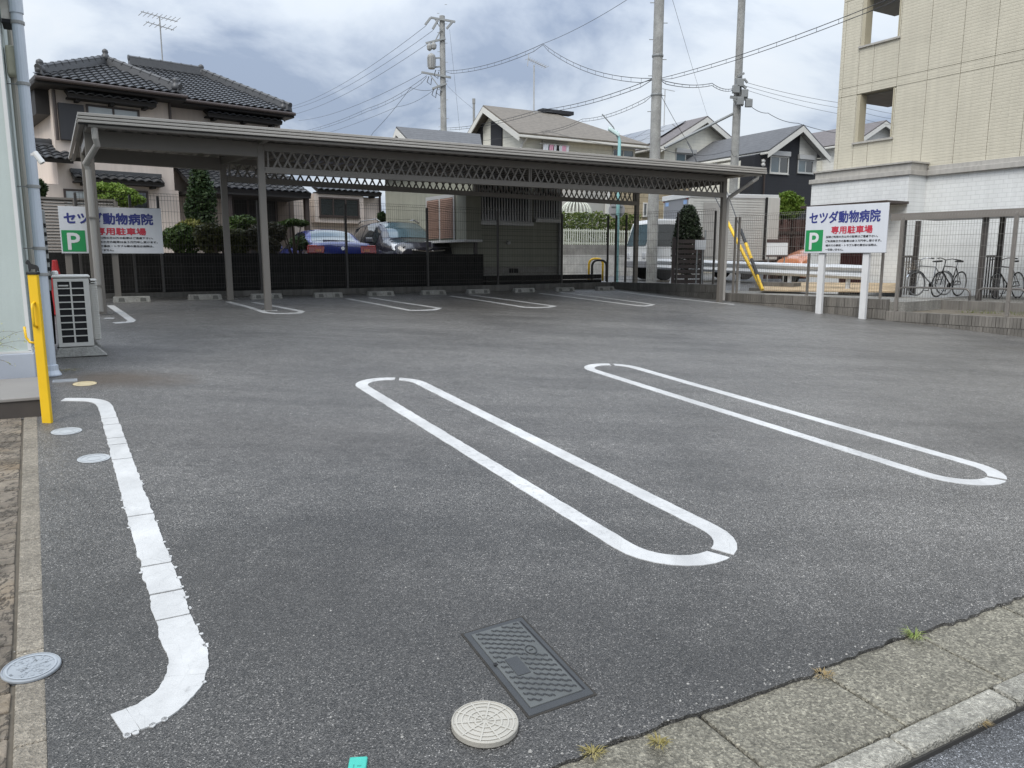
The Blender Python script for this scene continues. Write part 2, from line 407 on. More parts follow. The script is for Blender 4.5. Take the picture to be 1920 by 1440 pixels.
for i in range(1, len(dense)):
    acc += (dense[i] - dense[i - 1]).length
    if acc > lim or i == len(dense) - 1:
        f = i / len(dense); seg = dense[start:i + 1] if i == len(dense) - 1 else dense[start:i]
        if len(seg) > 2:
            o1, o2 = [], []; jl = .004 + .008 * f
            tw = rnd.uniform(-.006, .006)
            for k, p in enumerate(seg):
                q = seg[min(k + 1, len(seg) - 1)] - seg[max(k - 1, 0)]; q.z = 0; q.normalize(); nn = Vector((-q.y, q.x, 0)); sh = q * tw * (1 if k else 2)
                w = wd(f) / 2
                ja = jl * (1.0 * noise.noise(p * 14) + .35 * noise.noise(p * 50)) - jl * .2; jb = jl * (1.0 * noise.noise(p * 14 + Vector((9, 0, 0))) + .35 * noise.noise(p * 50 + Vector((5, 0, 0)))) - jl * .2
                o1.append(p + nn * (w + ja)); o2.append(p - nn * (w + jb))
            strip(o1, o2, 'paint_piece', M_PAINT2, .005)
            if f > .45:   # crumbs broken off both edges
                for k in range(int(5 * f)):
                    p = seg[rnd.randrange(1, len(seg) - 1)]; q = seg[-1] - seg[0]; q.z = 0; q.normalize(); nn = Vector((-q.y, q.x, 0)); sd_ = rnd.choice((-1, 1, 1))
                    if f > .86:
                        kk = seg.index(p); q = seg[min(kk + 1, len(seg) - 1)] - seg[max(kk - 1, 0)]; q.z = 0; q.normalize(); nn = Vector((-q.y, q.x, 0)); sd_ = 1
                    cpos = p + nn * (sd_ * (wd(f) / 2 + rnd.uniform(.000, .006))); rr = rnd.uniform(.005, .012)
                    pts = [onlot(cpos + Vector((math.cos(a) * rr * rnd.uniform(.7, 1.3), math.sin(a) * rr * rnd.uniform(.7, 1.3), 0)), .001) for a in [j * 1.047 for j in range(6)]]
                    CRUMB.prism(pts, (0, 0, .004))
        start = i - (1 if rnd.random() < .6 else 0); acc = 0; lim = rnd.uniform(.16, .5)

CRUMB.build('paint_crumbs', M_PAINT2, LOT, kind='stuff')

# ------------------------------------------------------------------ stone paving at the left edge
def m_stone(name, c0, c1, c2):
    t = NT(name); oi = t.n('ShaderNodeObjectInfo').outputs['Random']
    c = t.ramp(oi, [(0, c0), (.5, c1), (1, c2)])
    c = t.mix(1.0, c, t.ramp(t.noise(7, 7, .7), [(.28, .38), (.52, .95), (.75, 1.35)]), 'MULTIPLY')
    c = t.mix(t.ramp(t.noise(1.7, 5, .6), [(.55, 0.0), (.75, .5)]), c, (.42, .29, .15, 1))
    fis = t.math('ABSOLUTE', t.math('SUBTRACT', t.noise(9, 6, .6, t.mapp((1.6, .7, 1), rot=(0, 0, .5))), .5))
    c = t.mix(t.ramp(fis, [(.008, .8), (.035, 0.0)]), c, (.06, .05, .04, 1))
    c = t.mix(1.0, c, t.ramp(t.noise(90, 3), [(.3, .85), (.7, 1.1)]), 'MULTIPLY')
    t.base(c); t.b.inputs['Roughness'].default_value = .8
    t.bump(t.noise(14, 8, .75, t.mapp((1, 2.2, 1))), 1.0, .05); return t.m
M_STONE = m_stone('paving_stone', (.25, .21, .165), (.34, .29, .23), (.43, .36, .28))
M_STRIP = m_concrete('edging_concrete', (.26, .23, .185), .25)
pe0, pe1 = gp(90, 1440), gp(70, 785)
pd = (pe1 - pe0); pl = pd.length; pd.normalize(); pn = Vector((-pd.y, pd.x, 0)).normalized()   # pn points left, away from the asphalt
PAV = FR('stone_paving', onlot(pe0), 90, kind='structure')
def pv(a, b, up): p = pe0 + pd * a + pn * b; return PAV.l(onlot(p, up))
MB().poly([pv(-1.2, -.004, -.006), pv(pl + 3, -.004, -.006), pv(pl + 3, 3.5, -.006), pv(-1.2, 3.5, -.006)]).build('mortar_bed', pm('paving_joint', (.10, .085, .065), .95, .2, 20), PAV)
a = -1.0
while a < pl + .3:
    ln = rnd.uniform(.5, .62)
    MB().hull8([pv(x, y, z) for z in (-.05, .002) for x, y in ((a, 0), (a + ln - .006, 0), (a + ln - .006, .088), (a, .088))]).build('edging_stone', M_STRIP, PAV, bev=.006)
    a += ln
b = .098
while b < 1.9:
    wd_ = rnd.uniform(.12, .22); a = -1.0 - rnd.uniform(0, .3)
    while a < pl + .2:
        ln = rnd.choice((.10, .13, .2, .26, .32)) * rnd.uniform(.85, 1.15); g_ = .0035; up = rnd.uniform(-.001, .005)
        c4 = [(a + g_, b + g_), (a + ln - g_, b + g_), (a + ln - g_, b + wd_ - g_), (a + g_, b + wd_ - g_)]
        c4 = [(x + rnd.uniform(-.004, .004), y + rnd.uniform(-.004, .004)) for x, y in c4]
        MB().hull8([pv(x, y, z) for z in (-.04, up) for x, y in c4]).build('paving_stone', M_STONE, PAV, bev=.005)
        a += ln
    b += wd_
# ================================================================== CLINIC CORNER AT THE LEFT
M_CLIN = pm('pale_green_render', (.50, .56, .53), .8, .05, 2, .35, 90, streak=.06)
M_PLIN = pm('grey_plinth', (.42, .45, .50), .8, .06, 3, .25, 120)
M_PVC = pm('pale_blue_pvc', (.55, .60, .66), .35, .04, 3)
M_WHITE = pm('white_plastic', (.66, .66, .64), .4, .04, 5)
M_BEIGE = pm('beige_plastic', (.50, .47, .41), .5, .06, 4)
M_CREAM = pm('cream_plastic', (.58, .56, .42), .5, .05, 4)
M_BLACK = pm('black_metal', (.012, .012, .013), .5, .2, 6)
M_DARK = pm('dark_void', (.010, .010, .011), .8, .1, 6)
M_GREYM = pm('grey_metal', (.30, .30, .29), .5, .1, 5)
C0 = gp(64, 688, .155); C0.z -= .155
CL = FR('clinic_building', C0, 60.5, 'pale green rendered building corner with white drainpipe at the left edge', 'building')
MB().box(-6, -.012, .012, 2.2, .30, 7).build('wall', M_CLIN, CL)
MB().box(-6, .012, -.02, 2.22, -.2, .285).build('plinth', M_PLIN, CL, bev=.01)
MB().box(-6, .0, -.008, 2.2, .287, .305).build('drip_strip', M_WHITE, CL)
MB().box(-.035, -.006, .005, .03, .31, 7).build('corner_trim', M_WHITE, CL)
def P(u, v, d): return CL.l(at(u, v, d))
pb = CL.l(gp(97, 704)); px_, py_ = pb.x, pb.y
pipe = MB().tube([(px_, py_, pb.z + .0), (px_, py_, 3.30)], .048, 14).build('drainpipe', M_PVC, CL, smooth=False)
MB().lathe([(.085, 0), (.085, .012), (.064, .05), (.062, .10), (.05, .105)], (px_, py_, pb.z), 16).build('pipe_foot', M_PVC, pipe)
MB().tube([(px_, py_, 3.28), (px_, py_, 3.50), (px_ - .02, py_ - .01, 3.56), (px_ - .16, py_ - .02, 3.62), (px_ - .2, py_ - .02, 3.68), (px_ - .2, py_ - .02, 7)], .056, 14).build('elbow', M_PVC, pipe)
for z in (.98, 1.22, 1.78, 2.68, 3.2):
    MB().lathe([(.054, -.014), (.056, -.012), (.056, .012), (.054, .014)], (px_, py_, z), 14).tube([(px_, py_, z), (-.02, py_ + .05, z)], .006, 6).build('clamp', M_GREYM, CL)
for i, (dx, dy) in enumerate(((.045, .55), (.045, .68), (.045, .80))):
    MB().tube([(dx, dy, -.1), (dx, dy, 2.78 if i < 2 else 7)], .03, 10).build('conduit', M_BEIGE, CL)
MB().box(.0, .10, .42, .62, 2.76, 3.02).build('junction_box', M_CREAM, CL, bev=.02)
for z in (3.22, 3.55):
    mb = MB(); r0 = []
    for i in range(9):
        a = math.pi * i / 8; r0.append([(0.0 + .14 * math.sin(a) * k, .48 - .12 * math.cos(a), z + .20 - .16 * (1 - k)) for k in (0, .7, 1)] + [(.14 * math.sin(a), .48 - .12 * math.cos(a), z)])
    mb.grid(r0).build('vent_hood', M_BEIGE, CL, smooth=True)
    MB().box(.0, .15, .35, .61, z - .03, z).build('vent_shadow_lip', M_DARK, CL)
# camera on the pipe
cpx = P(73, 297, 7.0)
MB().tube([cpx + Vector((-.03, 0, .05)), cpx + Vector((.025, -.02, -.04))], .025, 10).box(cpx.x - .06, cpx.x - .01, cpx.y - .015, cpx.y + .015, cpx.z + .02, cpx.z + .04).build('security_camera', M_WHITE, CL)
# slim meter cabinet beyond the pipe
mx = P(86, 470, 8.2)
MB().box(mx.x - .06, mx.x + .02, mx.y, mx.y + .12, mx.z - .42, mx.z + .42).build('meter_cabinet', M_GREYM, CL, bev=.01)
for k in range(7): MB().box(mx.x + .0, mx.x + .022, mx.y - .006, mx.y, mx.z - .3 + k * .09, mx.z - .26 + k * .09).build('cabinet_slot', M_DARK, CL)
# porch step
fc = CL.l(gp(77, 781))
PO = FR('porch_step', CL.w((fc.x, fc.y, fc.z)), 60.5, 'low grey porch step with a dark brown front below the pale green wall', 'step')
MB().box(-3, .0, .0, 1.16, -.15, .13).build('riser', pm('dark_riser', (.065, .055, .048), .6, .15, 6), PO, bev=.004)
MB().box(-3, .012, -.012, 1.16, .131, .158).build('tread', pm('porch_slab', (.24, .225, .21), .55, .08, 2.5, .15, 200), PO, bev=.006)

# yellow post with the dog
M_YEL = pm('yellow_paint', (.80, .50, .015), .42, .05, 6, .05, 150)
yp = gp(90, 792)
YP = FR('gate_post', yp, 90, 'square yellow post topped by a small black dog silhouette', 'post')
MB().box(-.034, .034, -.02, .012, -.02, 1.10).build('post', M_YEL, YP, bev=.004)
MB().box(-.039, .039, -.026, .018, 1.10, 1.118).build('cap_plate', M_BLACK, YP, bev=.002)
MB().tube([(.0, -.02, .90), (.0, -.05, .885), (.0, -.055, .85), (.0, -.055, .76), (.0, -.05, .73), (.0, -.02, .72)], .009, 8).build('chain_hook', M_YEL, YP, smooth=True)
MB().tube([(-.035, .0, .60), (-.075, .0, .605), (-.10, .0, .64), (-.105, .0, .72)], .009, 8).build('side_hook', M_YEL, YP, smooth=True)
dog = [(-.043, .070), (-.046, .060), (-.040, .053), (-.030, .050), (-.030, .034), (-.028, .008), (-.034, .003), (-.020, .001), (-.016, .010), (-.010, .020), (.010, .018), (.020, .020), (.020, .010), (.014, .002), (.030, .001), (.036, .012), (.040, .004), (.048, .001), (.046, .014), (.046, .028), (.040, .040), (.030, .048), (.008, .052), (-.008, .058), (-.014, .072), (-.022, .082), (-.032, .084), (-.038, .078)]
MB().prism([(x * 1.0, -.001, 1.118 + z * 1.05) for x, z in dog], (0, -.006, 0)).build('dog_silhouette', M_BLACK, YP, fix=True)

# air conditioner outdoor unit on two feet
M_AC = pm('off_white_enamel', (.60, .59, .55), .45, .05, 4, dirt=None)
A0 = gp(112, 670)
AC = FR('air_conditioner', A0, 60.5, 'off white air conditioner outdoor unit standing beside the green wall', 'air conditioner')
w_ = AC.px(173, 600)[0]; dp = .82; z0, z1 = .10, .10 + .745
MB().hull8([(-.05, -.05, 0), (w_ + .12, -.05, 0), (w_ + .12, .18, 0), (-.05, .18, 0), (.0, .0, .10), (w_ + .02, .0, .10), (w_ + .02, .12, .10), (.0, .12, .10)]).build('foot', M_STOP, AC, bev=.008)
MB().hull8([(-.05, .62, 0), (w_ + .12, .62, 0), (w_ + .12, .85, 0), (-.05, .85, 0), (.0, .68, .10), (w_ + .02, .68, .10), (w_ + .02, .8, .10), (.0, .8, .10)]).build('foot', M_STOP, AC, bev=.008)
MB().box(0, w_, .03, dp, z0, z1).build('casing', M_AC, AC, bev=.015)
# rear grille that faces the camera: bars over a dark coil
mb = MB(); gx0, gx1 = .04, w_ - .055; gzz0, gzz1 = z0 + .05, z1 - .04
mb.box(.004, gx0, 0, .03, z0 + .01, z1 - .01).box(gx1, w_ - .004, 0, .03, z0 + .01, z1 - .01).box(gx0, gx1, 0, .03, gzz1, z1 - .01).box(gx0, gx1, 0, .03, z0 + .01, gzz0)
gm = (gx0 + gx1) / 2; mb.box(gm - .008, gm + .008, 0, .025, gzz0, gzz1)
mb.build('grille_surround', M_AC, AC)
for k in range(1, 9):
    z = gzz0 + (gzz1 - gzz0) * k / 9; MB().box(gx0, gm - .008, -.002, .02, z - .006, z + .006).box(gm + .008, gx1, -.002, .02, z - .006, z + .006).build('grille_bar', M_AC, AC)
for k in range(9):
    z = gzz0 + (gzz1 - gzz0) * (k + .5) / 9
    MB().box(gx0, gx1, .012, .028, z - .0345, z + .0345).build('coil_opening', M_DARK, AC)
MB().box(gx0 + .01, gm - .02, -.004, .0, gzz1 - .05, gzz1 - .035).build('name_strip', M_AC, AC)
MB().box(-.012, w_ + .012, .01, dp + .012, z1 + .001, z1 + .022).build('lid', M_AC, AC, bev=.008)
MB().box(w_, w_ + .07, .16, dp - .06, z0 + .05, z1 - .08).build('fan_guard', M_AC, AC, bev=.02)
for k in range(26):
    z = z0 + .07 + k * .0255; MB().box(w_ + .02, w_ + .078, .145, dp - .05, z, z + .010).build('guard_fin', M_AC, AC)
# coolant pipe cover rising at the wall side
MB().tube([(-.06, .3, .12), (-.05, .3, .5), (-.07, .3, .98), (-.05, .3, 1.0)], .035, 10).build('pipe_cover', M_BLACK, AC)
q = AC.l(at(103, 516, 8.6))
MB().lathe([(.02, -.12), (.02, 0), (.026, .005), (.026, .03), (.034, .035), (.034, .065), (.02, .08)], (0, 0, 0), 12).build('vent_cap', M_WHITE, loc=AC.w((q.x, q.y, q.z - .03)), label='small white vent cap on the end of a pipe by the air conditioner', cat='vent cap')
# red cone beyond the unit
cp = gp(112, 590)
CN = FR('traffic_cone', cp, 60, 'red traffic cone half hidden behind the air conditioner', 'cone')
cp_h = CAM_H + (486 - 488) / FPX * cp.y * 1.02 - cp.z
MB().lathe([(.12, .02), (.115, .05), (.035, cp_h), (.02, cp_h + .005)], (0, 0, 0), 18).build('cone_body', pm('red_plastic', (.45, .02, .02), .45, .1), CN, smooth=False)
MB().box(-.17, .17, -.17, .17, 0, .03).build('cone_base', pm('red_plastic', (.45, .02, .02)), CN, bev=.01)

# ------------------------------------------------------------------ lids and boxes in the asphalt
def lid(name, u, v, du, mat, label, up=.008, rings=(), spokes=0, thick=.012, group=None, tilt=0):
    c = gp(u, v); r = (gp(u + du, v) - gp(u - du, v)).length / 2
    f = FR(name, onlot(c, 0), 90, label, 'manhole lid', group)
    f.e.rotation_euler = (math.atan(GY), math.atan(-GX), 0)
    MB().lathe([(r * .97, -.01), (r, 0.0), (r, up - .003), (r * .975, up), (r * .95, up), (r * .94, up - .003), (.02, up - .003)], (0, 0, 0), 40).build('rim', mat, f)
    k = 40; MB().grid([[(r * g * math.cos(2*math.pi*i/k), r * g * math.sin(2*math.pi*i/k), .0025) for i in range(k)] for g in (1.0, 1.035 + .01 * math.sin(u))], close=True).build('shadow_gap', pm('gap_shadow', (.03, .027, .023), .95, .3, 30), f)  # dark ring: shade of the gap painted round the lid
    mb = MB()
    for q in rings:
        k = 36; o1 = [((q * r + .003) * math.cos(2*math.pi*i/k), (q * r + .003) * math.sin(2*math.pi*i/k), up - .0005) for i in range(k)]
        i1 = [((q * r - .003) * math.cos(2*math.pi*i/k), (q * r - .003) * math.sin(2*math.pi*i/k), up - .0005) for i in range(k)]
        mb.grid([o1, i1], close=True)
    for i in range(spokes):
        a = 2 * math.pi * i / spokes + .2; d = Vector((math.cos(a), math.sin(a), 0)); n_ = Vector((-d.y, d.x, 0)) * .0028; z_ = Vector((0, 0, up - .0002))
        mb.poly([d * .01 + n_ + z_, d * .01 - n_ + z_, d * (r * .93) - n_ + z_, d * (r * .93) + n_ + z_])
    if mb.v: mb.build('raised_pattern', pm('lid_ridge_' + mat.name, tuple(min(.8, x * 1.05) for x in MATBASE[mat.name]), .5, .05), f)
    return f
MATBASE = {'beige_lid': (.38, .36, .315), 'grey_lid': (.31, .335, .36), 'white_lid': (.42, .44, .45), 'cream_lid': (.50, .42, .26)}
ML = {k: pm(k, c, .55, .1, 12, .25, 140, dirt=tuple(x * .75 for x in c)) for k, c in MATBASE.items()}
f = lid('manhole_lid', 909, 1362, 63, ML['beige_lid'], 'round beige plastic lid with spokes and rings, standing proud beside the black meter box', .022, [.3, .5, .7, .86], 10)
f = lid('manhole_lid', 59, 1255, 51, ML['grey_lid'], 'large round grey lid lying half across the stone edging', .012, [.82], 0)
for k in range(60):
    a, q = rnd.uniform(0, 6.28), rnd.uniform(.1, .8) * .088
    MB().box(-.006, .006, -.004, .004, 0, .0016).build('stud', ML['grey_lid'], f, loc=(q * math.cos(a), q * math.sin(a), .009), rot=(0, 0, a))
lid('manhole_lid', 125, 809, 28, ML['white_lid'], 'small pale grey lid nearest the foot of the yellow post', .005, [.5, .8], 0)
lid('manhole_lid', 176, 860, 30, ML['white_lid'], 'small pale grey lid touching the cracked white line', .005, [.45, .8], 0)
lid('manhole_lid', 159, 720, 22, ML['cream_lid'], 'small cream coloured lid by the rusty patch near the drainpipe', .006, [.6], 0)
dg = FR('drain_cover', gp(122, 714), 60.5, 'small rectangular galvanised drain cover at the drainpipe foot', 'drain cover')
MB().box(-.10, .10, -.07, .07, -.02, .006).build('frame', pm('galvanised', (.38, .40, .42), .45, .15, 9, metal=.3), dg)
for k in range(6): MB().box(-.085, .085, -.055 + k * .02, -.047 + k * .02, .006, .010).build('bar', MATS['galvanised'], dg)
tm = FR('survey_marker', gp(671, 1436), 85, 'small teal plastic boundary marker set in the asphalt at the bottom edge', 'marker')
MB().box(-.027, .027, -.05, .028, -.01, .012).build('marker_plate', pm('teal_plastic', (.05, .42, .34), .5, .1, 20), tm, bev=.004)
MB().box(.0, .012, -.02, -.014, .012, .0125).box(-.012, -.008, -.024, -.01, .012, .0125).build('arrow_mark', pm('teal_dark', (.03, .25, .2), .6), tm)

# water meter box
K = [gp(868, 1190), gp(992, 1345), gp(1115, 1302), gp(978, 1158)]     # far left, near left, near right, far right
cen = sum(K, Vector()) / 4
MBX = FR('meter_box', onlot(cen), 90, 'black rectangular water meter box cover with wavy ribs beside the beige lid', 'meter box')
def mbx(a, b, up):   # a across 0..1, b from far to near 0..1
    p = K[0].lerp(K[3], a).lerp(K[1].lerp(K[2], a), b); return MBX.l(onlot(p, up))
M_MB = pm('black_blue_resin', (.040, .043, .046), .6, .12, 9, .12, 160)
M_MBL = pm('worn_resin', (.085, .09, .088), .62, .2, 7, .2, 120)
def slab(a0, a1, b0, b1, u0, u1): return MB().hull8([mbx(a, b, z) for z in (u0, u1) for a, b in ((a0, b1), (a1, b1), (a1, b0), (a0, b0))])
slab(-.025, 1.025, -.012, 1.012, -.01, .002).build('shadow_gap', pm('gap_shadow', (.03, .027, .023), .95, .3, 30), MBX)  # dark border: gap shade painted round the frame
slab(0, 1, 0, 1, -.01, .006).build('frame', M_MB, MBX, bev=.006)
slab(.075, .90, .045, .95, .0, .004).build('seam', M_DARK, MBX)
slab(.085, .885, .052, .945, .004, .010).build('cover', M_MBL, MBX, bev=.003)
slab(.905, .925, .06, .94, .0062, .0072).build('slot', M_DARK, MBX)
slab(.06, .11, .44, .47, .0105, .012).build('key_hole', M_DARK, MBX)
for k in range(19):
    pts = []
    for i in range(41):
        a = .13 + .71 * i / 40; b = .06 + k * .062 - .13 + (a - .5) * .30 + .0075 * math.sin(i * 2 * math.pi / 5)
        if .075 < b < .925 and not (.22 < a < .46 and .42 < b < .66) and not (.60 < a < .78 and .36 < b < .48): pts.append((a, b))
        else:
            if len(pts) > 4: MB().grid([[mbx(x, y - .008, .010) for x, y in pts], [mbx(x, y - .004, .0145) for x, y in pts], [mbx(x, y + .004, .0145) for x, y in pts], [mbx(x, y + .008, .010) for x, y in pts]]).build('wavy_rib', M_MB, MBX)
            pts = []
    if len(pts) > 4: MB().grid([[mbx(x, y - .008, .010) for x, y in pts], [mbx(x, y - .004, .0145) for x, y in pts], [mbx(x, y + .004, .0145) for x, y in pts], [mbx(x, y + .008, .010) for x, y in pts]]).build('wavy_rib', M_MB, MBX)
slab(.24, .44, .44, .64, .010, .013).build('name_plate', M_MB, MBX, bev=.002)
ring = [mbx(.69 + .075 * math.cos(a), .42 + .05 * math.sin(a), .0125) for a in [2 * math.pi * i / 20 for i in range(20)]]
MB().tube(ring + [ring[0]], .0022, 6).tube([mbx(.66, .42, .0125), mbx(.72, .42, .0125)], .002, 6).build('emblem', M_MB, MBX)

# grit lying about on the asphalt
gm_ = MB(); rg = random.Random(11)
for k in range(420):
    t_, q_ = rg.uniform(-.4, 5), 1.8 + 5 * rg.random() ** 2; c_ = S(t_, q_); s_ = rg.uniform(.002, .006) * (1.6 if rg.random() < .06 else 1)
    if k < 160: c_ = S(rg.uniform(-.2, 5), 1.775 + abs(rg.gauss(0, .05)))
    b_ = [c_ + Vector((s_ * math.cos(a) * rg.uniform(.7, 1.2), s_ * math.sin(a) * rg.uniform(.7, 1.2), 0)) for a in (0, 1.25, 2.5, 3.8, 5)]
    n0 = len(gm_.v); gm_.v += [tuple(p) for p in b_] + [tuple(c_ + Vector((0, 0, s_ * .9)))]; gm_.f += [(n0 + i, n0 + (i + 1) % 5, n0 + 5) for i in range(5)]
gm_.build('grit', pm('grit_stone', (.30, .29, .27), .8, .4, 60), LOT, kind='stuff')

# ------------------------------------------------------------------ weeds and the sprig by the wall
def m_leaf(name, c0, c1, c2, rough=.55, trans=.25):
    t = NT(name); g = t.n('ShaderNodeNewGeometry')
    c = t.ramp(g.outputs['Random Per Island'], [(0, c0), (.5, c1), (1, c2)])
    t.base(c); t.b.inputs['Roughness'].default_value = rough; t.b.inputs['Specular IOR Level'].default_value = .3
    tr = t.n('ShaderNodeBsdfTranslucent'); t.l(c, tr.inputs[0]); mx_ = t.n('ShaderNodeMixShader'); mx_.inputs[0].default_value = trans
    o = t.t.nodes['Material Output']; t.l(t.b.outputs[0], mx_.inputs[1]); t.l(tr.outputs[0], mx_.inputs[2]); t.l(mx_.outputs[0], o.inputs[0]); return t.m
LF_GRASS = m_leaf('grass_green', (.16, .24, .05), (.24, .30, .09), (.34, .36, .15))
LF_DRY = m_leaf('grass_dry', (.28, .20, .09), (.36, .27, .13), (.30, .24, .15))
LF_OLIVE = m_leaf('grass_olive', (.22, .19, .06), (.32, .27, .10), (.38, .32, .15))
def tuft(u, v, n, h, sp, mat, label, up=0.0, tall=1.0):
    c = gp(u, v, up); f = FR('weed_tuft', onlot(c, up), 90, label, 'weed'); mb = MB()
    for k in range(n):
        a = rnd.uniform(0, 6.28); b = Vector((math.cos(a), math.sin(a), 0)); r0 = rnd.uniform(0, sp * .5); l_ = h * rnd.uniform(.5, 1.2); w = Vector((-b.y, b.x, 0)) * rnd.uniform(.0012, .0025)
        p0 = b * r0; p1 = p0 + b * l_ * .35 + Vector((0, 0, l_ * .7 * tall)); p2 = p0 + b * l_ * .95 + Vector((0, 0, l_ * (.75 * tall - .1)))
        mb.poly([p0 - w, p0 + w, p1 + w * .8, p1 - w * .8]); mb.poly([p1 - w * .8, p1 + w * .8, p2])
    mb.build('grass_blades', mat, f, kind='stuff')
tuft(1716, 1196, 50, .06, .05, LF_GRASS, 'fresh green grass tuft at the edge of the asphalt on the right', 0, .6)
tuft(1543, 1266, 60, .026, .07, LF_DRY, 'dry brown weed tuft at the asphalt edge between two gutter joints', 0, .5)
tuft(1236, 1396, 70, .032, .05, LF_OLIVE, 'yellow olive weed tuft at the asphalt edge near the bottom', 0, .6)
tuft(1112, 1412, 70, .03, .06, LF_OLIVE, 'low moss weed tuft at the gutter end nearest the beige lid', 0, .4)
tuft(1826, 1352, 90, .045, .06, LF_DRY, 'dry brown weed tuft on the road side of the kerb', -.03, .5)
tuft(120, 695, 120, .05, .30, LF_OLIVE, 'mossy weeds growing at the foot of the drainpipe', 0, .25)
sp0 = CL.w(CL.l(gp(-45, 690, .155)))
SP = FR('garden_sprig', sp0, 90, 'thin arching shrub sprigs with pale yellow leaves at the left edge', 'plant')
LF_SPR = m_leaf('sprig_leaf', (.42, .44, .14), (.55, .56, .26), (.30, .36, .12))
st, lv_ = MB(), MB()
for k in range(18):
    a = Vector((rnd.uniform(-.1, .1), rnd.uniform(-.12, .05), .05)); tip = Vector((rnd.uniform(.1, .52), rnd.uniform(-.2, .0), rnd.uniform(.0, .62)))
    md = a.lerp(tip, .55) + Vector((0, 0, rnd.uniform(.05, .2))); pts = [a.lerp(md, f).lerp(md.lerp(tip, f), f) for f in [i / 7 for i in range(8)]]
    st.tube(pts, .0022, 4, .0012)
    for j in range(14):
        p = pts[rnd.randrange(2, 8)] + Vector((rnd.uniform(-.02, .02), rnd.uniform(-.02, .02), rnd.uniform(-.02, .02))); d = Vector((rnd.uniform(-1, 1), rnd.uniform(-1, 1), rnd.uniform(-.6, 1))).normalized() * rnd.uniform(.010, .02); n_ = d.cross(Vector((rnd.uniform(-1, 1), rnd.uniform(-1, 1), 1))).normalized() * .006
        lv_.poly([p, p + d * .5 + n_, p + d, p + d * .5 - n_])
st.build('stems', pm('twig', (.10, .07, .05), .8), SP); lv_.build('leaves', LF_SPR, SP, kind='stuff')

# ------------------------------------------------------------------ wheel stops
ws = [((215, 567.5), (282, 566)), ((355, 563), (417, 561.5)), ((473, 561), (530, 560)), ((590, 558.5), (645, 557.5)), ((690, 555.5), (742, 554.5)), ((790, 553.5), (840, 552)), ((876, 551), (922, 550)), ((963, 548.5), (1007, 547.5)), ((1040, 547), (1082, 546)), ((1118, 545), (1156, 544.5))]
M_WSR = pm('stop_recess', (.12, .12, .11), .8, .1)
where = ['at the far left below the left clinic sign', 'just left of the second rear carport post', 'just behind the front carport post on the left', 'just right of the front carport post', 'just left of the second painted bay loop', 'between the second bay loop and the SUV fence post', 'at the end of the third painted bay loop', 'below the grey green house, left of the fourth bay loop', 'at the end of the fourth painted bay loop', 'last on the right beside the corner of the low wall']
for i, (a, b) in enumerate(ws):
    A, B = gp(*a), gp(*b); mid = (A + B) / 2; az = 55
    f = FR('wheel_stop', onlot(mid), az, 'low concrete wheel stop ' + where[i], 'wheel stop', 'wheel stops along the back wall')
    f.e.rotation_euler = (0, math.atan(-(gz(f.x.x, f.x.y))), R(90 - az))
    MB().hull8([(-.30, -.02, -.03), (.30, -.02, -.03), (.30, .15, -.03), (-.30, .15, -.03), (-.285, .025, .10), (.285, .025, .10), (.285, .12, .10), (-.285, .12, .10)]).build('block', M_STOP, f, bev=.012)
    for s_ in (-1, 1):
        MB().hull8([(s_ * .17 - .05, -.008, .012), (s_ * .17 + .05, -.008, .012), (s_ * .17 + .05, .02, .012), (s_ * .17 - .05, .02, .012), (s_ * .17 - .04, .008, .075), (s_ * .17 + .04, .008, .075), (s_ * .17 + .04, .03, .075), (s_ * .17 - .04, .03, .075)]).build('recess', M_WSR, f)
# ================================================================== CARPORT
M_TAUPE = pm('taupe_aluminium', (.195, .178, .158), .45, .05, 3, .03, 100)
M_TAUPL = pm('taupe_gutter', (.38, .36, .33), .42, .05, 3, streak=.06)
M_ROOFS = pm('roof_sheet', (.16, .15, .14), .5, .08, 3)
F2 = gp(503, 582)
CP = FR('carport', F2, 60.5, 'long taupe metal carport with lattice bands over the back parking bays', 'carport')
oz = F2.z
x1 = CP.px(191, 560)[0]; x3 = CP.px(1352, 480)[0]
R2, R3 = CP.l(gp(432, 562)), CP.l(gp(1190, 543))
rd = (R3 - R2); rd.z = 0; rl = rd.length; rd.normalize()
sR1 = 0.0
while True:
    w_ = CP.w(R2 - rd * sR1) - EYE
    if 960 + FPX * w_.x / (w_.y * math.cos(PITCH) - (1.0) * math.sin(PITCH)) < 166 or sR1 > 6: break
    sR1 += .02
k1 = R2 - rd * sR1
pw = .054
def lz(x, y): w = CP.w((x, y, 0)); return gz(w.x, w.y) - oz
for (x, y, zt) in ((x1, 0, 3.50), (0, 0, 3.50), (x3, 0, 3.50), (k1.x, k1.y, 3.45), (R2.x, R2.y, 3.45), (R3.x, R3.y, 3.45)):
    o = MB().box(x - pw, x + pw, y - pw * .85, y + pw * .85, lz(x, y) - .02, zt - oz).build('post', M_TAUPE, CP, bev=.006)
    MB().box(x + .12 - pw, x + .12 + pw * .2, y - pw * .8, y + pw * .8, lz(x, y) - .03, lz(x, y) + .004).build('base_plate', M_STOP, o)
def rear(s, off): p = R2 + rd * s; n_ = Vector((-rd.y, rd.x, 0)); return p + n_ * off
def beam(p, q, h0, h1, th, name, mat=M_TAUPE):
    p, q = Vector((p[0], p[1], 0)), Vector((q[0], q[1], 0)); d = (q - p).normalized(); n_ = Vector((-d.y, d.x, 0)) * th
    c = [p - n_, q - n_, q + n_, p + n_]
    return MB().hull8([(a.x, a.y, h - oz) for h in (h0, h1) for a in c]).build(name, mat, CP, bev=.004)
beam((x1 + pw, 0), (-pw, 0), 3.25, 3.48, .05, 'front_beam')
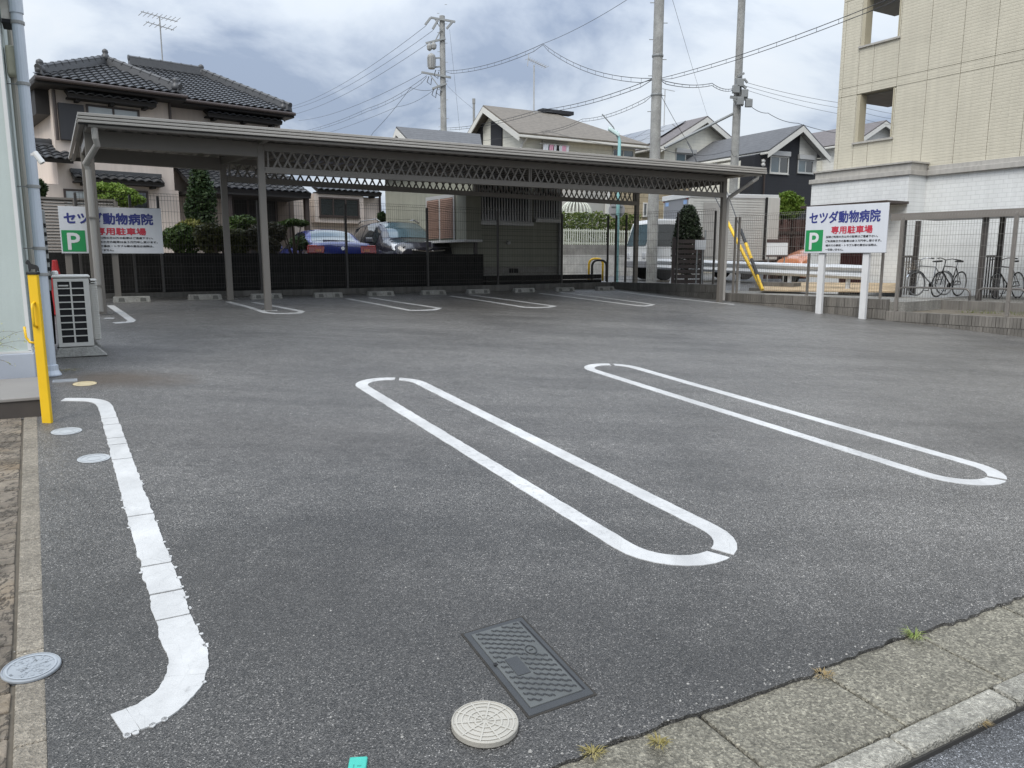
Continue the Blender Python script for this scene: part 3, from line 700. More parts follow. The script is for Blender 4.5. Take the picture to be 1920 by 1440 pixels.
beam((pw, 0), (x3 - pw, 0), 3.35, 3.48, .05, 'front_beam')
beam((pw, 0), (x3 - pw, 0), 3.00, 3.10, .05, 'lattice_rail')
beam(rear(-sR1 + pw, 0), rear(-pw, 0), 3.19, 3.41, .05, 'rear_beam')
beam(rear(pw, 0), rear(rl - pw, 0), 3.32, 3.42, .05, 'rear_beam')
beam(rear(pw, 0), rear(rl - pw, 0), 3.00, 3.10, .05, 'lattice_rail')
for a, b in (((x1, 0), k1), ((0, 0), R2), ((x3, 0), R3)): beam(a, b, 3.30, 3.42, .04, 'cross_beam')
beam((0, 0), (0, -.5), 3.44, 3.50, .04, 'bracket'); beam((x3, 0), (x3, -.5), 3.44, 3.50, .04, 'bracket'); beam((x1, 0), (x1, -.5), 3.44, 3.50, .04, 'bracket')
# lattice: every slat a piece, two crossing layers
def slat_mesh(sgn):
    hw, rise, run = .016, .135, .075 * sgn
    return MB().hull8([(-run - hw * 1.1, -.006, -rise), (-run + hw * 1.1, -.006, -rise), (-run + hw * 1.1, .006, -rise), (-run - hw * 1.1, .006, -rise), (run - hw * 1.1, -.006, rise), (run + hw * 1.1, -.006, rise), (run + hw * 1.1, .006, rise), (run - hw * 1.1, .006, rise)]).mesh('slat', M_TAUPE)
SM = {1: slat_mesh(1), -1: slat_mesh(-1)}
def lattice(p, d, length, zc, sgn, name='lattice_panel'):
    az_rot = math.atan2(d.y, d.x); n_ = Vector((-d.y, d.x, 0))
    pan = MB()
    e0, e1 = p, p + d * length
    pan = mk(name, MB().box(0, .03, -.02, .02, -.13, .13).box(length - .03, length, -.02, .02, -.13, .13).mesh(name, M_TAUPE), CP, loc=(p.x, p.y, zc - oz), rot=(0, 0, az_rot))
    k = int(length / .165)
    for i in range(1, k):
        for lay, s_ in ((-.014, sgn), (.014, -sgn)):
            x = i * length / k
            if x < .1 or x > length - .1: continue
            mk('slat', SM[s_], pan, loc=(x, lay, 0))
half = (CP.px(993, 330)[0])
lattice(Vector((.10, 0, 0)), Vector((1, 0, 0)), half - .10, 3.225, 1)
lattice(Vector((half + .01, 0, 0)), Vector((1, 0, 0)), x3 - .1 - half, 3.225, -1)
hr = rl * .52
lattice(rear(.1, 0), rd, hr - .1, 3.21, 1)
lattice(rear(hr + .01, 0), rd, rl - hr - .12, 3.21, -1)
# roof: folded plates running front to back
G0 = CP.l(at(146, 226, 11.2)); gy = G0.y; gx0 = G0.x; gx1 = CP.px(1437, 330, gy)[0]
ztop = 3.63 - oz
V = CP.l(at(131, 296, 15.2)) - G0; V.z = 0
rows = [[], []]; und = []
x = gx0 + .03; prof = [(0, 0), (.05, 0), (.075, .055), (.145, .055), (.17, 0)]
fr, bk = [], []
while x < gx1 - .05:
    for dx, dz in prof:
        if x + dx < gx1 - .02: fr.append(Vector((x + dx, gy + .10, 3.50 - oz + dz))); bk.append(Vector((x + dx + V.x, gy + V.y, 3.47 - oz + dz)))
    x += .22
roof = MB().grid([fr, bk]).build('roof_sheet', M_ROOFS, CP)
sm = roof.modifiers.new('thickness', 'SOLIDIFY'); sm.thickness = .006
def lane(y0, y1, za, zb, x0=gx0, x1_=gx1): return MB().box(x0, x1_, gy + y0, gy + y1, za - oz, zb - oz)
lane(.0, .10, 3.594, 3.634).build('gutter_band', M_TAUPL, CP, bev=.004)
lane(-.012, .10, 3.546, 3.580).build('gutter_band', M_TAUPL, CP, bev=.004)
lane(-.024, .10, 3.498, 3.532).build('gutter_band', M_TAUPL, CP, bev=.004)
lane(.03, .09, 3.48, 3.60).build('gutter_back', M_BLACK, CP)
lane(.03, .13, 3.445, 3.496, gx0 + .12, gx1 - .1).build('gutter_trough', M_TAUPE, CP, bev=.008)
for (dx, gxx) in ((0, gx0), (0, gx1)):
    for k_, (zlo, zhi, o_) in enumerate(((3.590, 3.632, .0), (3.546, 3.584, .012), (3.498, 3.540, .024))):
        sgn = -1 if gxx == gx0 else 1
        a = Vector((gxx + sgn * o_, gy + .10, 0)); b = a + V; w = Vector((-.05 * sgn, 0, 0))
        c = [a, a + w, b + w, b] if sgn < 0 else [a + w, a, b, b + w]
        if sgn < 0: c = [a, a + w, b + w, b]
        MB().hull8([(p.x, p.y, h - oz) for h in (zlo, zhi) for p in c]).build('side_fascia', M_TAUPL, CP)
MB().hull8([(p.x, p.y, h - oz) for h in (3.46, 3.60) for p in (Vector((gx0, gy, 0)) + V, Vector((gx1, gy, 0)) + V, Vector((gx1, gy + .05, 0)) + V, Vector((gx0, gy + .05, 0)) + V)]).build('rear_fascia', M_TAUPE, CP)
# downpipes
dpl = CP.px(187, 597, -.22); xl = CP.px(189, 590, -.12)[0]
MB().tube([(gx0 + .20, gy + .08, 3.45 - oz), (gx0 + .20, gy + .08, 3.30 - oz), (gx0 + .22, gy + .12, 3.22 - oz), (xl - .03, -.17, 2.98 - oz), (xl, -.15, 2.90 - oz), (xl, -.15, lz(xl, -.15) + .05)], .045, 12).build('downpipe', M_TAUPL, CP, smooth=False)
xr = x3 + .13
MB().tube([(gx1 - .2, gy + .08, 3.45 - oz), (gx1 - .2, gy + .08, 3.40 - oz), (gx1 - .28, gy + .12, 3.34 - oz), (xr + .05, -.02, 3.02 - oz), (xr, 0, 2.94 - oz), (xr, 0, lz(xr, 0) + .03)], .042, 12).build('downpipe', M_TAUPL, CP)
for z in (1.2, 2.2): MB().box(xl - .055, xl + .055, -.205, -.09, z - oz, z + .025 - oz).build('pipe_clamp', M_TAUPE, CP)

# ================================================================== LOW BLOCK WALLS, FENCES
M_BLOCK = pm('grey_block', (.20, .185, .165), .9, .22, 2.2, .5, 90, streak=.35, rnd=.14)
M_BLOCKS = pm('shaded_block', (.13, .125, .115), .9, .2, 2.5, .5, 90, streak=.3, rnd=.12)  # darker block copy: the shade under the carport put into the colour
M_WIRE = pm('fence_wire', (.05, .047, .043), .5, .1)
M_WIREL = pm('lit_fence_wire', (.20, .19, .175), .5, .1)  # paler wire copy: stronger light on the right fences put into the colour
M_FPOST = pm('fence_post', (.22, .20, .18), .45, .1)
M_FPOSTD = pm('dark_fence_post', (.075, .07, .066), .45, .1)
def block_wall(name, A, B, tops, label, mat, ribs=True, h=.2, ln=.4, th=.14, low=-.15, depth=None):
    """courses of blocks from A to B; tops = [(s_from, s_to, top_z)], local x along the wall"""
    d = B - A; d.z = 0; L_ = d.length; az = math.degrees(math.atan2(d.x, d.y))
    f = FR(name, Vector((A.x, A.y, gz(A.x, A.y))), az, label, 'wall'); z0 = f.o.z
    MB().box(0, L_, .012, th - .012, low - .3, min(t[2] for t in tops) - z0 - .006).build('core', pm('block_joint', (.07, .066, .06), .95), f)
    for s0, s1, top in tops:
        k = 0
        while True:
            zt = top - k * h; zb = zt - h
            w = f.w((s1, 0, 0)); w2 = f.w((s0, 0, 0)); g_ = min(gz(w.x, w.y), gz(w2.x, w2.y))
            if zt < g_ - .02 or k > 5: break
            s = s0 - (ln / 2 if k % 2 else 0)
            while s < s1 - .02:
                a, b = max(s, s0) + .004, min(s + ln, s1) - .004
                if b - a > .04:
                    mb = MB().box(a, b, .004, th, zb - z0 + .004, zt - z0 - .003)
                    if ribs:
                        n_ = max(2, int((b - a) / .05)); w_ = (b - a) / n_
                        for i in range(n_): mb.box(a + i * w_ + .004, a + (i + 1) * w_ - .004, -.004, .004, zb - z0 + .006, zt - z0 - .006)
                    mb.build('block', mat, f)
                s += ln
            k += 1
    return f, L_
BL, BR = gp(150, 561), gp(1147, 541)
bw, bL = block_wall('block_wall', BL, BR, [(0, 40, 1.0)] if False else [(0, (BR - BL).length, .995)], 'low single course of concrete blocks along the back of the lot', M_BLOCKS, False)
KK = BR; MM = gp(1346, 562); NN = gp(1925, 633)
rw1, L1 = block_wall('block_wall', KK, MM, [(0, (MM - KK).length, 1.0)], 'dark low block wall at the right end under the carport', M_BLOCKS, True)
d2_ = NN - MM; d2_.z = 0; azR = math.degrees(math.atan2(d2_.x, d2_.y))
tmp = FR('measure', MM, azR)
sB = tmp.px(1662, 570)[0]; sC = (NN - MM).length + 5.0; sign_s = tmp.px(1540, 570)[0]
bpy.data.objects.remove(tmp.e)
NN2 = MM + d2_.normalized() * sC
rw2, L2 = block_wall('block_wall', MM, NN2, [(0, sB, .81), (sB, sC, .58)], 'ribbed grey concrete block wall stepping down along the right side', M_BLOCK, True)

def wire_panel(f, s0, s1, z0, z1, y, mat, pitch=.05, hp=.2, wr=.0026, bend=True):
    mb = MB()
    def wire(p, q, r):
        p, q = Vector(p), Vector(q); d = (q - p).normalized(); a = Vector((0, 1, 0)); b = d.cross(a)
        base = len(mb.v)
        for e_ in (p, q):
            for t in (0, 2.094, 4.189): mb.v.append(tuple(e_ + a * (r * math.cos(t)) + b * (r * math.sin(t))))
        for j in range(3): k = (j + 1) % 3; mb.f.append((base + j, base + k, base + 3 + k, base + 3 + j))
    n_ = int((s1 - s0) / pitch)
    for i in range(n_ + 1):
        x = s0 + (s1 - s0) * i / n_; wire((x, y, z0), (x, y, z1 - .05), wr)
        if bend: wire((x, y, z1 - .05), (x, y + .04, z1), wr)
    z = z0 + .03
    while z < z1 - .04: wire((s0, y + .005, z), (s1, y + .005, z), wr * 1.15); z += hp
    wire((s0, y, z1 - .05), (s1, y, z1 - .05), wr * 1.2); wire((s0, y + .04, z1), (s1, y + .04, z1), wr * 1.2)
    return mb.build('wire_mesh', mat, f, kind='stuff')
def fence(name, A, B, us, vmid, z0, z1, label, pm_, wm, off=.07, pr=.022, extra=None, base_to=None):
    d = B - A; d.z = 0; az = math.degrees(math.atan2(d.x, d.y)); f = FR(name, Vector((A.x, A.y, z0)), az, label, 'fence', )
    xs_ = [f.px(u, vmid, off)[0] if not isinstance(u, str) else float(u) for u in us]
    for x in xs_:
        p_ = MB().box(x - pr, x + pr, off + .012, off + .012 + 2 * pr, 0, z1 - z0 - .06).build('post', pm_, f, bev=.004)
        MB().box(x - pr * .8, x + pr * .8, off + .016, off + 2 * pr, z1 - z0 - .058, z1 - z0 - .045).build('post_cap', pm_, p_)
    for a, b in zip(xs_[:-1], xs_[1:]): wire_panel(f, a + .01, b - .01, .04, z1 - z0, off, wm)
    return f
fence('mesh_fence', BL, BR, [150, 251, 303, 488, 651, 803, 935, 1055, 1141], 470, .998, 2.79, 'dark wire mesh fence along the low wall at the back of the lot', M_FPOSTD, M_WIRE)
fence('mesh_fence', KK, MM, ['0.03', 1172, 1268, 1338], 470, 1.003, 2.80, 'dark wire mesh fence at the right end below the carport', M_FPOSTD, M_WIRE)
fence('mesh_fence', MM, NN2, [1376, 1383, 1516, 1655], 470, .813, 2.63, 'wire mesh fence on the upper wall step behind the right clinic sign', M_FPOST, M_WIREL)
fence('mesh_fence', MM, NN2, [1684, 1895, str(sC - .2)], 500, .583, 2.45, 'wire mesh fence on the lower wall step in front of the bicycles', M_FPOST, M_WIREL, pr=.03)

# ================================================================== CLINIC SIGNS
M_SIGN = pm('sign_white', (.68, .70, .74), .35, .03, 2, streak=.05)
M_NAVY = pm('navy_print', (.035, .045, .22), .5, .05); M_REDP = pm('red_print', (.55, .04, .07), .5, .05); M_GRN = pm('green_print', (.02, .28, .09), .45, .05)
M_INK = pm('black_print', (.02, .02, .025), .5, .05); M_WP = pm('white_print', (.70, .71, .72), .45, .02); M_POSTW = pm('white_post', (.72, .72, .72), .45, .06, 3, streak=.10)
DG = None
def text_mesh(s, h=None, w=None, bold=.0, name='lettering'):
    cu = bpy.data.curves.new(name, 'FONT'); cu.body = s; cu.size = 1; cu.offset = bold; cu.extrude = 0; cu.resolution_u = 3; cu.fill_mode = 'FRONT'
    o = bpy.data.objects.new(name, cu); COL.objects.link(o); bpy.context.view_layer.update()
    me = bpy.data.meshes.new_from_object(o.evaluated_get(bpy.context.evaluated_depsgraph_get()))
    bpy.data.objects.remove(o); bpy.data.curves.remove(cu)
    if not me.vertices: return me
    X = [v.co.x for v in me.vertices]; Y = [v.co.y for v in me.vertices]; x0, y0 = min(X), min(Y); fx = (w / (max(X) - x0)) if w else None; fy = (h / (max(Y) - y0)) if h else None
    fx = fx or fy; fy = fy or fx
    for v in me.vertices: v.co = ((v.co.x - x0) * fx, 0, (v.co.y - y0) * fy)
    me.name = name; return me
def letters(parent, s, x0, x1, z0, z1, y, mat, bold=.0, name='lettering'):
    me = text_mesh(s, z1 - z0 - 2 * bold, x1 - x0 - 2 * bold, 0, name)
    vs = [v.co.copy() for v in me.vertices]; fs = [tuple(p.vertices) for p in me.polygons]; mb = MB()
    offs = [(0, 0)] if not bold else [(bold * math.cos(a), bold * math.sin(a)) for a in [k * math.pi / 3 + .3 for k in range(6)]] + [(0, 0)]
    for i, (dx, dz) in enumerate(offs):
        b = len(mb.v); mb.v += [(v.x + dx + bold, -.0003 * i, v.z + dz + bold) for v in vs]; mb.f += [tuple(q + b for q in f) for f in fs]
    bpy.data.meshes.remove(me)
    return mb.build(name, mat, parent, loc=(x0, y, z0))
def clinic_sign(name, o, az, x0, x1, z0, z1, legs, legz, label, leg_mat, yb=-.06, legw=.045):
    f = FR(name, o, az, label, 'sign'); w, h = x1 - x0, z1 - z0
    b = MB().box(x0, x1, yb, yb + .03, z0, z1).build('board', M_SIGN, f, bev=.004)
    MB().box(x0 - .004, x1 + .004, yb + .004, yb + .034, z1 - .008, z1 + .006).box(x0 - .004, x1 + .004, yb + .004, yb + .034, z0 - .006, z0 + .008).build('edge_trim', M_GREYM, f)
    X = lambda a: x0 + w * a; Z = lambda a: z1 - h * a; y = yb - .003
    MB().box(X(.012), X(.235), y + .0, yb - .0005, Z(.965), Z(.505)).build('parking_panel', M_GRN, b)
    letters(b, 'P', X(.062), X(.185), Z(.93), Z(.56), y - .002, M_WP, .008)
    letters(b, 'セツダ動物病院', X(.045), X(.915), Z(.375), Z(.115), y, M_NAVY, .0075)
    letters(b, '専用駐車場', X(.335), X(.835), Z(.60), Z(.435), y, M_REDP, .005)
    letters(b, '当院ご利用の方以外の駐車はご遠慮下さい。', X(.275), X(.90), Z(.685), Z(.635), y, M_INK, .0012)
    letters(b, 'ご利用無き方の駐車は金３万円申し受けます。', X(.27), X(.945), Z(.775), Z(.725), y, M_INK, .0012)
    letters(b, '場内での事故・トラブル等の責任は当院は、', X(.275), X(.90), Z(.865), Z(.815), y, M_INK, .0012)
    letters(b, '一切負いません。', X(.275), X(.50), Z(.955), Z(.905), y, M_INK, .0012)
    for lx in legs: MB().box(lx - legw, lx + legw, yb + .032, yb + .032 + 1.4 * legw, legz(f, lx), z1 - .1).build('leg', leg_mat, f, bev=.004)
    return f
so_ = gp(1535, 588)
tmp = FR('measure', so_, 140)
xa, xb = tmp.px(1510, 430, -.06)[0], tmp.px(1664, 425, -.06)[0]; za, zb = tmp.px(1587, 474, -.06)[1], tmp.px(1587, 384, -.06)[1]
lA, lB = tmp.px(1534.5, 588)[0], tmp.px(1616, 597)[0]
bpy.data.objects.remove(tmp.e)
def leg_foot(f, x): w = f.w((x, 0, 0)); return gz(w.x, w.y) - f.o.z - .02
clinic_sign('clinic_sign', so_, 140, xa, xb, za, zb, (lA, lB), leg_foot, 'white clinic parking sign on two white posts before the right fence', M_POSTW, legw=.062)
so2 = gp(219, 566)
tmp = FR('measure', so2, 66); xa, xb = tmp.px(112, 430, -.06)[0], tmp.px(304, 430, -.06)[0]; za, zb = tmp.px(208, 475, -.06)[1], tmp.px(208, 389, -.06)[1]; lA, lB = tmp.px(132, 520)[0], tmp.px(219, 520)[0]
bpy.data.objects.remove(tmp.e)
clinic_sign('clinic_sign', so2, 66, xa, xb, za, zb, (lA, lB), leg_foot, 'clinic parking sign half hidden behind the left carport posts', M_TAUPE, legw=.05)

# ================================================================== DARK RETAINING WALL of the neighbour
bn = Vector((-(BR - BL).normalized().y, (BR - BL).normalized().x, 0))
RA, RB = BL + bn * .36, BR + bn * .36
M_SOOT = pm('sooty_block', (.016, .015, .014), .92, .35, 2.0, .5, 70, streak=.5, rnd=.25)
tmp = FR('measure', RA, math.degrees(math.atan2((RB - RA).x, (RB - RA).y))); sE = tmp.px(907, 500)[0]; bpy.data.objects.remove(tmp.e)
RE = RA + (RB - RA).normalized() * sE
RS = RA - (RB - RA).normalized() * 6.0
block_wall('retaining_wall', RS, RE, [(0, (RE - RS).length, 1.725)], 'tall soot black block wall between the lot and the neighbouring garden', M_SOOT, False, h=.2, ln=.4)
RF = RE + (RB - RE).normalized() * ((RB - RE).length - .05)
dl = FR('timber_ledge', Vector((RE.x, RE.y, .8)), math.degrees(math.atan2((RB - RE).x, (RB - RE).y)), 'dark stained ledge of boards at the foot of the grey green house', 'ledge')
for k in range(3): MB().box(.05, (RF - RE).length, 0, .10, .02 + k * .13, .14 + k * .13).build('board', M_SOOT, dl, bev=.01)
# ================================================================== SURROUNDING GROUND
def gl(x, y): return min(.95, gz(x, y))
YARD = MB().poly([(p.x, p.y, .97) for p in (RS + bn * .1, RE + bn * .1, RF + bn * .1, RF + bn * 3 + Vector((2, 2, 0)), Vector((2, 60, 0)), Vector((-60, 60, 0)), RS + bn * .1 - (RE - RS).normalized() * 30)]).build('yard', pm('yard_gravel', (.20, .18, .15), .95, .25, 3, .5, 60), kind='structure')
rows = [[(x, y, gl(x, y) - .03 + (.02 if y > 30 else 0)) for x in range(2, 46, 2)] for y in range(6, 66, 2)]
def right_of(x, y, p, d, off): return ((x - p.x) * d.y - (y - p.y) * d.x) > off
mb = MB()
for i in range(len(rows) - 1):
    for j in range(len(rows[0]) - 1):
        qd = [rows[i][j], rows[i][j + 1], rows[i + 1][j + 1], rows[i + 1][j]]
        cx, cy = sum(p[0] for p in qd) / 4, sum(p[1] for p in qd) / 4
        if cy > 23 or ((cx - MM.x) * .788 + (cy - MM.y) * .616) > 2.0: mb.poly(qd)
mb.build('side_street', M_ROAD, kind='structure')
RWF = FR('verge', Vector((MM.x, MM.y, 0)), azR, kind='structure')
MB().box(-3.6, sB + .3, .15, 2.4, .3, .76).build('verge_paving', M_CONC, RWF)
MB().box(sB + .3, sC, .15, 1.75, .3, .56).build('verge_soil', pm('soil', (.14, .12, .09), .95, .3, 4, .6, 40), RWF)
MB().box(sB - .2, sC, 1.75, 1.87, .3, .75).build('floor_edging', M_BLOCK, RWF)
MB().box(sB - .2, sC, 1.87, 8.5, .3, .745).build('bicycle_floor', M_CONC, RWF)
g_ = MB()
for k in range(1500):
    x, y = rnd.uniform(sB + .6, sC - 1), rnd.uniform(.7, 1.7); h = rnd.uniform(.02, .07); a = rnd.uniform(0, 6.28); w = Vector((math.cos(a), math.sin(a), 0)) * .006
    if noise.noise(Vector((x * 1.2, y * 2, 0))) < -.02: continue
    b = Vector((x, y, .56)); t3 = b + Vector((rnd.uniform(-.03, .03), rnd.uniform(-.03, .03), h)); g_.poly([b - w, b + w, t3])
gr = g_.build('grass', m_leaf('verge_grass', (.10, .13, .03), (.16, .18, .05), (.22, .22, .08)), kind='stuff', label='short grass on the verge behind the right fence', cat='grass')
gr.location = (MM.x, MM.y, 0); gr.rotation_euler = (0, 0, R(90 - azR))

# ================================================================== HOUSE BUILDING KIT
def m_glass(name, tint, rough=.04, inner=None):
    t = NT(name); c = t.mix(t.ramp(t.noise(.8, 3), [(.35, 0.0), (.65, 1.0)]), (*tint, 1), (*(x * 1.35 for x in tint), 1)); t.base(c)
    t.b.inputs['Roughness'].default_value = rough; t.b.inputs['Specular IOR Level'].default_value = .9; t.b.inputs['Coat Weight'].default_value = .6; t.b.inputs['Coat Roughness'].default_value = .03
    return t.m
G_DARK = m_glass('window_dark', (.018, .022, .024)); G_BLUE = m_glass('window_blue', (.055, .085, .10)); G_CURT = m_glass('window_curtain', (.28, .31, .31), .15)
M_ALU = pm('aluminium_frame', (.46, .46, .45), .35, .05, metal=.2); M_BROWN = pm('brown_frame', (.055, .04, .035), .45, .1)
M_FASC = pm('white_fascia', (.62, .61, .57), .5, .06, 2); M_SOFF = pm('soffit', (.40, .39, .36), .7, .05)
def window(f, x0, x1, z0, z1, y, fm, panes=2, glass=(G_DARK,), fw=.05, shutter=False, sill=True, out=.04, parent=None):
    mb = MB().box(x0, x1, y - out, y + .01, z1 - fw, z1).box(x0, x1, y - out, y + .01, z0, z0 + fw).box(x0, x0 + fw, y - out, y + .01, z0 + fw, z1 - fw).box(x1 - fw, x1, y - out, y + .01, z0 + fw, z1 - fw)
    w = (x1 - x0 - 2 * fw) / panes
    for i in range(1, panes): xx = x0 + fw + i * w; mb.box(xx - fw * .5, xx + fw * .5, y - out * .8, y + .01, z0 + fw, z1 - fw)
    o = mb.build('window', fm, f)
    for i in range(panes):
        a = x0 + fw + i * w + (fw * .5 if i else 0); b = x0 + fw + (i + 1) * w - (fw * .5 if i < panes - 1 else 0)
        yy = y - out * (.25 if i % 2 else .45)
        MB().box(a, b, yy, yy + .006, z0 + fw, z1 - fw).build('pane', glass[i % len(glass)], o)
    if sill: MB().box(x0 - .02, x1 + .02, y - out - .03, y + .005, z0 - .03, z0 - .002).build('sill', fm, o)
    if shutter: MB().box(x0 - .02, x1 + .02, y - out - .09, y + .005, z1 + .002, z1 + .22).build('shutter_box', M_ALU, o, bev=.02)
    return o
def slab(name, mat, f, pts, th):
    """a roof plane from its 3-4 corner points, with thickness downwards"""
    p = [Vector(q) for q in pts]; n_ = (p[1] - p[0]).cross(p[2] - p[0]).normalized()
    if n_.z < 0: n_ = -n_
    return MB().prism([q - n_ * th for q in p], n_ * th).build(name, mat, f, fix=True)

# ================================================================== HOUSE WITH BLACK PAN TILES
Z0 = .97
H1 = FR('tiled_house', (*at(300, 500, 22).xy, Z0), 50, 'two storey pink beige house with black pan tile roofs behind the garden', 'house')
M_PINK = pm('pink_beige_render', (.66, .57, .50), .85, .05, 1.5, .2, 120, streak=.10)
M_TILE = pm('black_pan_tile', (.050, .052, .056), .38, .2, 2, .08, 60, rnd=.25, spec=.7)
M_RIDGE = pm('ridge_tile', (.060, .061, .064), .42, .15, 4)
M_EAVE = pm('eave_wood', (.018, .016, .015), .7, .2)
def pt(u, v, y): x, z = H1.px(u, v, y); return Vector((x, y, z))
xA0 = H1.px(97, 200)[0]; xA1 = H1.px(319, 230)[0]; YB = .9; xB1 = H1.px(525, 225, YB)[0]
zEa = pt(205, 159, -.65).z; zEb = pt(450, 198, YB - .65).z
xR1 = H1.px(712, 400, YB)[0]; x00 = H1.px(68, 330)[0]
zLow = 3.05
MB().box(xA0, xA1, 0, 5.5, zLow - .5, zEa + .05).build('upper_wall', M_PINK, H1)
MB().box(xA1 + .002, xB1, YB, 6.5, zLow - .5, zEb + .05).build('upper_wall', M_PINK, H1)
MB().box(x00, xA1 + .1, .004, 6, -.1, zLow - .5).build('lower_wall', M_PINK, H1)
MB().box(xA1 + .1, xR1, YB + .004, 6.5, -.1, zLow - .5).build('lower_wall', M_PINK, H1)
MB().box(xB1 + .01, xR1, YB + .01, 6.5, zLow - .5, zLow - .3).build('lower_wall_top', M_PINK, H1)
TILES = []   # (matrix, size)
TW, TL = .215, .215
tm_ = MB(); rr_ = []
for j, (yy, zo) in enumerate(((0, .030), (TL * 1.06, .0))):
    rr_.append([(TW * (i / 7) - TW / 2, yy, zo + (.030 * math.sin(math.pi * (i / 7) * 1.25 - .1) if i < 6 else -.012 + .006 * (i - 6)) ) for i in range(8)])
tm_.grid(rr_); tm_.grid([[(p[0], p[1] - .0, p[2] - .026) for p in rr_[0]], rr_[0]])
TILE_ME = tm_.mesh('tile', M_TILE, smooth=False)
def tile_face(E0, E1, apex_pts, name='roof', ndx=None):
    """tile the plane whose eave runs E0->E1; apex_pts are the other corners, in order from E1's side back to E0's"""
    E0, E1 = Vector(E0), Vector(E1); poly = [E0, E1] + [Vector(p) for p in apex_pts]
    ex = (E1 - E0).normalized(); nn = ex.cross(poly[2] - E0).normalized()
    if nn.z < 0: nn = -nn
    up = nn.cross(ex)
    if up.z < 0: up = -up
    base = slab(name, M_EAVE, H1, poly, .10)
    P2 = [((p - E0).dot(ex), (p - E0).dot(up)) for p in poly]
    def inside(a, b):
        c = False
        for i in range(len(P2)):
            x1_, y1_ = P2[i]; x2_, y2_ = P2[i - 1]
            if (y1_ > b) != (y2_ > b) and a < (x2_ - x1_) * (b - y1_) / (y2_ - y1_) + x1_: c = not c
        return c
    H = max(p[1] for p in P2); a0 = min(p[0] for p in P2); a1 = max(p[0] for p in P2); r = 0
    while r * TL < H - .02:
        a = a0
        while a < a1:
            if inside(a + TW / 2, r * TL + TL * .5):
                o = E0 + ex * (a + TW / 2) + up * (r * TL - .03) + nn * .012
                M_ = Matrix((ex, up, nn)).transposed().to_4x4(); M_.translation = o; TILES.append((M_, base))
            a += TW
        r += 1
    return base
def ridge(p, q, w=.10, h=.17):
    p, q = Vector(p), Vector(q); d = (q - p).normalized(); n_ = Vector((-d.y, d.x, 0)).normalized() * w; u_ = Vector((0, 0, h))
    o = MB().hull8([p - n_, q - n_, q + n_, p + n_, p - n_ * .7 + u_, q - n_ * .7 + u_, q + n_ * .7 + u_, p + n_ * .7 + u_]).tube([p + u_, q + u_], .075, 8).build('ridge', M_RIDGE, H1)
    L_ = (q - p).length; k = int(L_ / .30)
    for i in range(k + 1):
        c = p.lerp(q, i / k) + u_
        MB().tube([c - d * .02, c + d * .02], .088, 8).build('ridge_cap', M_RIDGE, o)
def finial(p, s=1.0):
    p = Vector(p)
    MB().lathe([(.16 * s, 0), (.17 * s, .12 * s), (.13 * s, .22 * s), (.09 * s, .26 * s), (.12 * s, .32 * s), (.10 * s, .40 * s), (.03 * s, .45 * s)], p, 10).build('finial', M_RIDGE, H1, smooth=True)
# roof over the front wing: hipped, its triangle facing the camera
e0 = pt(64, 143, -.65); e1 = pt(350, 184, -.65); e0.z = e1.z = zEa
ap = pt(198, 120, (e1.x - e0.x) * .42)
apz = ap.z; apy = ap.y
bkL, bkR, bkA = Vector((e0.x, 6.2, zEa)), Vector((e1.x, 6.2, zEa)), Vector((ap.x, 5, apz))
rA = tile_face(e0, e1, [ap])
tile_face(e1, bkR, [bkA, ap]); slab('roof', M_TILE, H1, [bkL, e0, ap, bkA], .1)
ridge(e0 + Vector((.12, .12, .05)), ap); ridge(e1 + Vector((-.12, .12, .05)), ap); ridge(ap, bkA)
finial(ap + Vector((0, -.05, .08)), .7); finial(e0 + Vector((.18, .2, .1)), .75); finial(e1 + Vector((-.2, .2, .12)), .75)
MB().box(e0.x, e1.x, -.62, 0, zEa - .16, zEa - .08).build('soffit', M_EAVE, H1); MB().box(e0.x + .02, xA0, 0, 6, zEa - .16, zEa - .08).build('soffit', M_EAVE, H1)
MB().tube([(e0.x, -.70, zEa - .06), (e1.x, -.70, zEa - .06)], .05, 8).build('gutter', M_BROWN, H1)
# main roof behind
f0 = pt(300, 178, YB - .65); f1 = pt(552, 205, YB - .65); f0.z = f1.z = zEb
yr = YB + 3.1; r0 = pt(243, 133, yr); r1 = pt(378, 142, yr); r0.z = r1.z
tile_face(f0, f1, [r1, r0]); bb = Vector((f1.x, 7, zEb)); slab('roof', M_TILE, H1, [f1, bb, r1], .1)
ridge(r0, r1, .12, .22); ridge(f1 + Vector((-.1, .1, .05)), r1); finial(r1, .8); finial(f1 + Vector((-.25, .25, .1)), .6)
MB().box(xA1, f1.x, YB - .62, YB, zEb - .16, zEb - .08).build('soffit', M_EAVE, H1)
MB().tube([(e1.x + .1, YB - .70, zEb - .06), (f1.x, YB - .70, zEb - .06)], .05, 8).build('gutter', M_BROWN, H1)
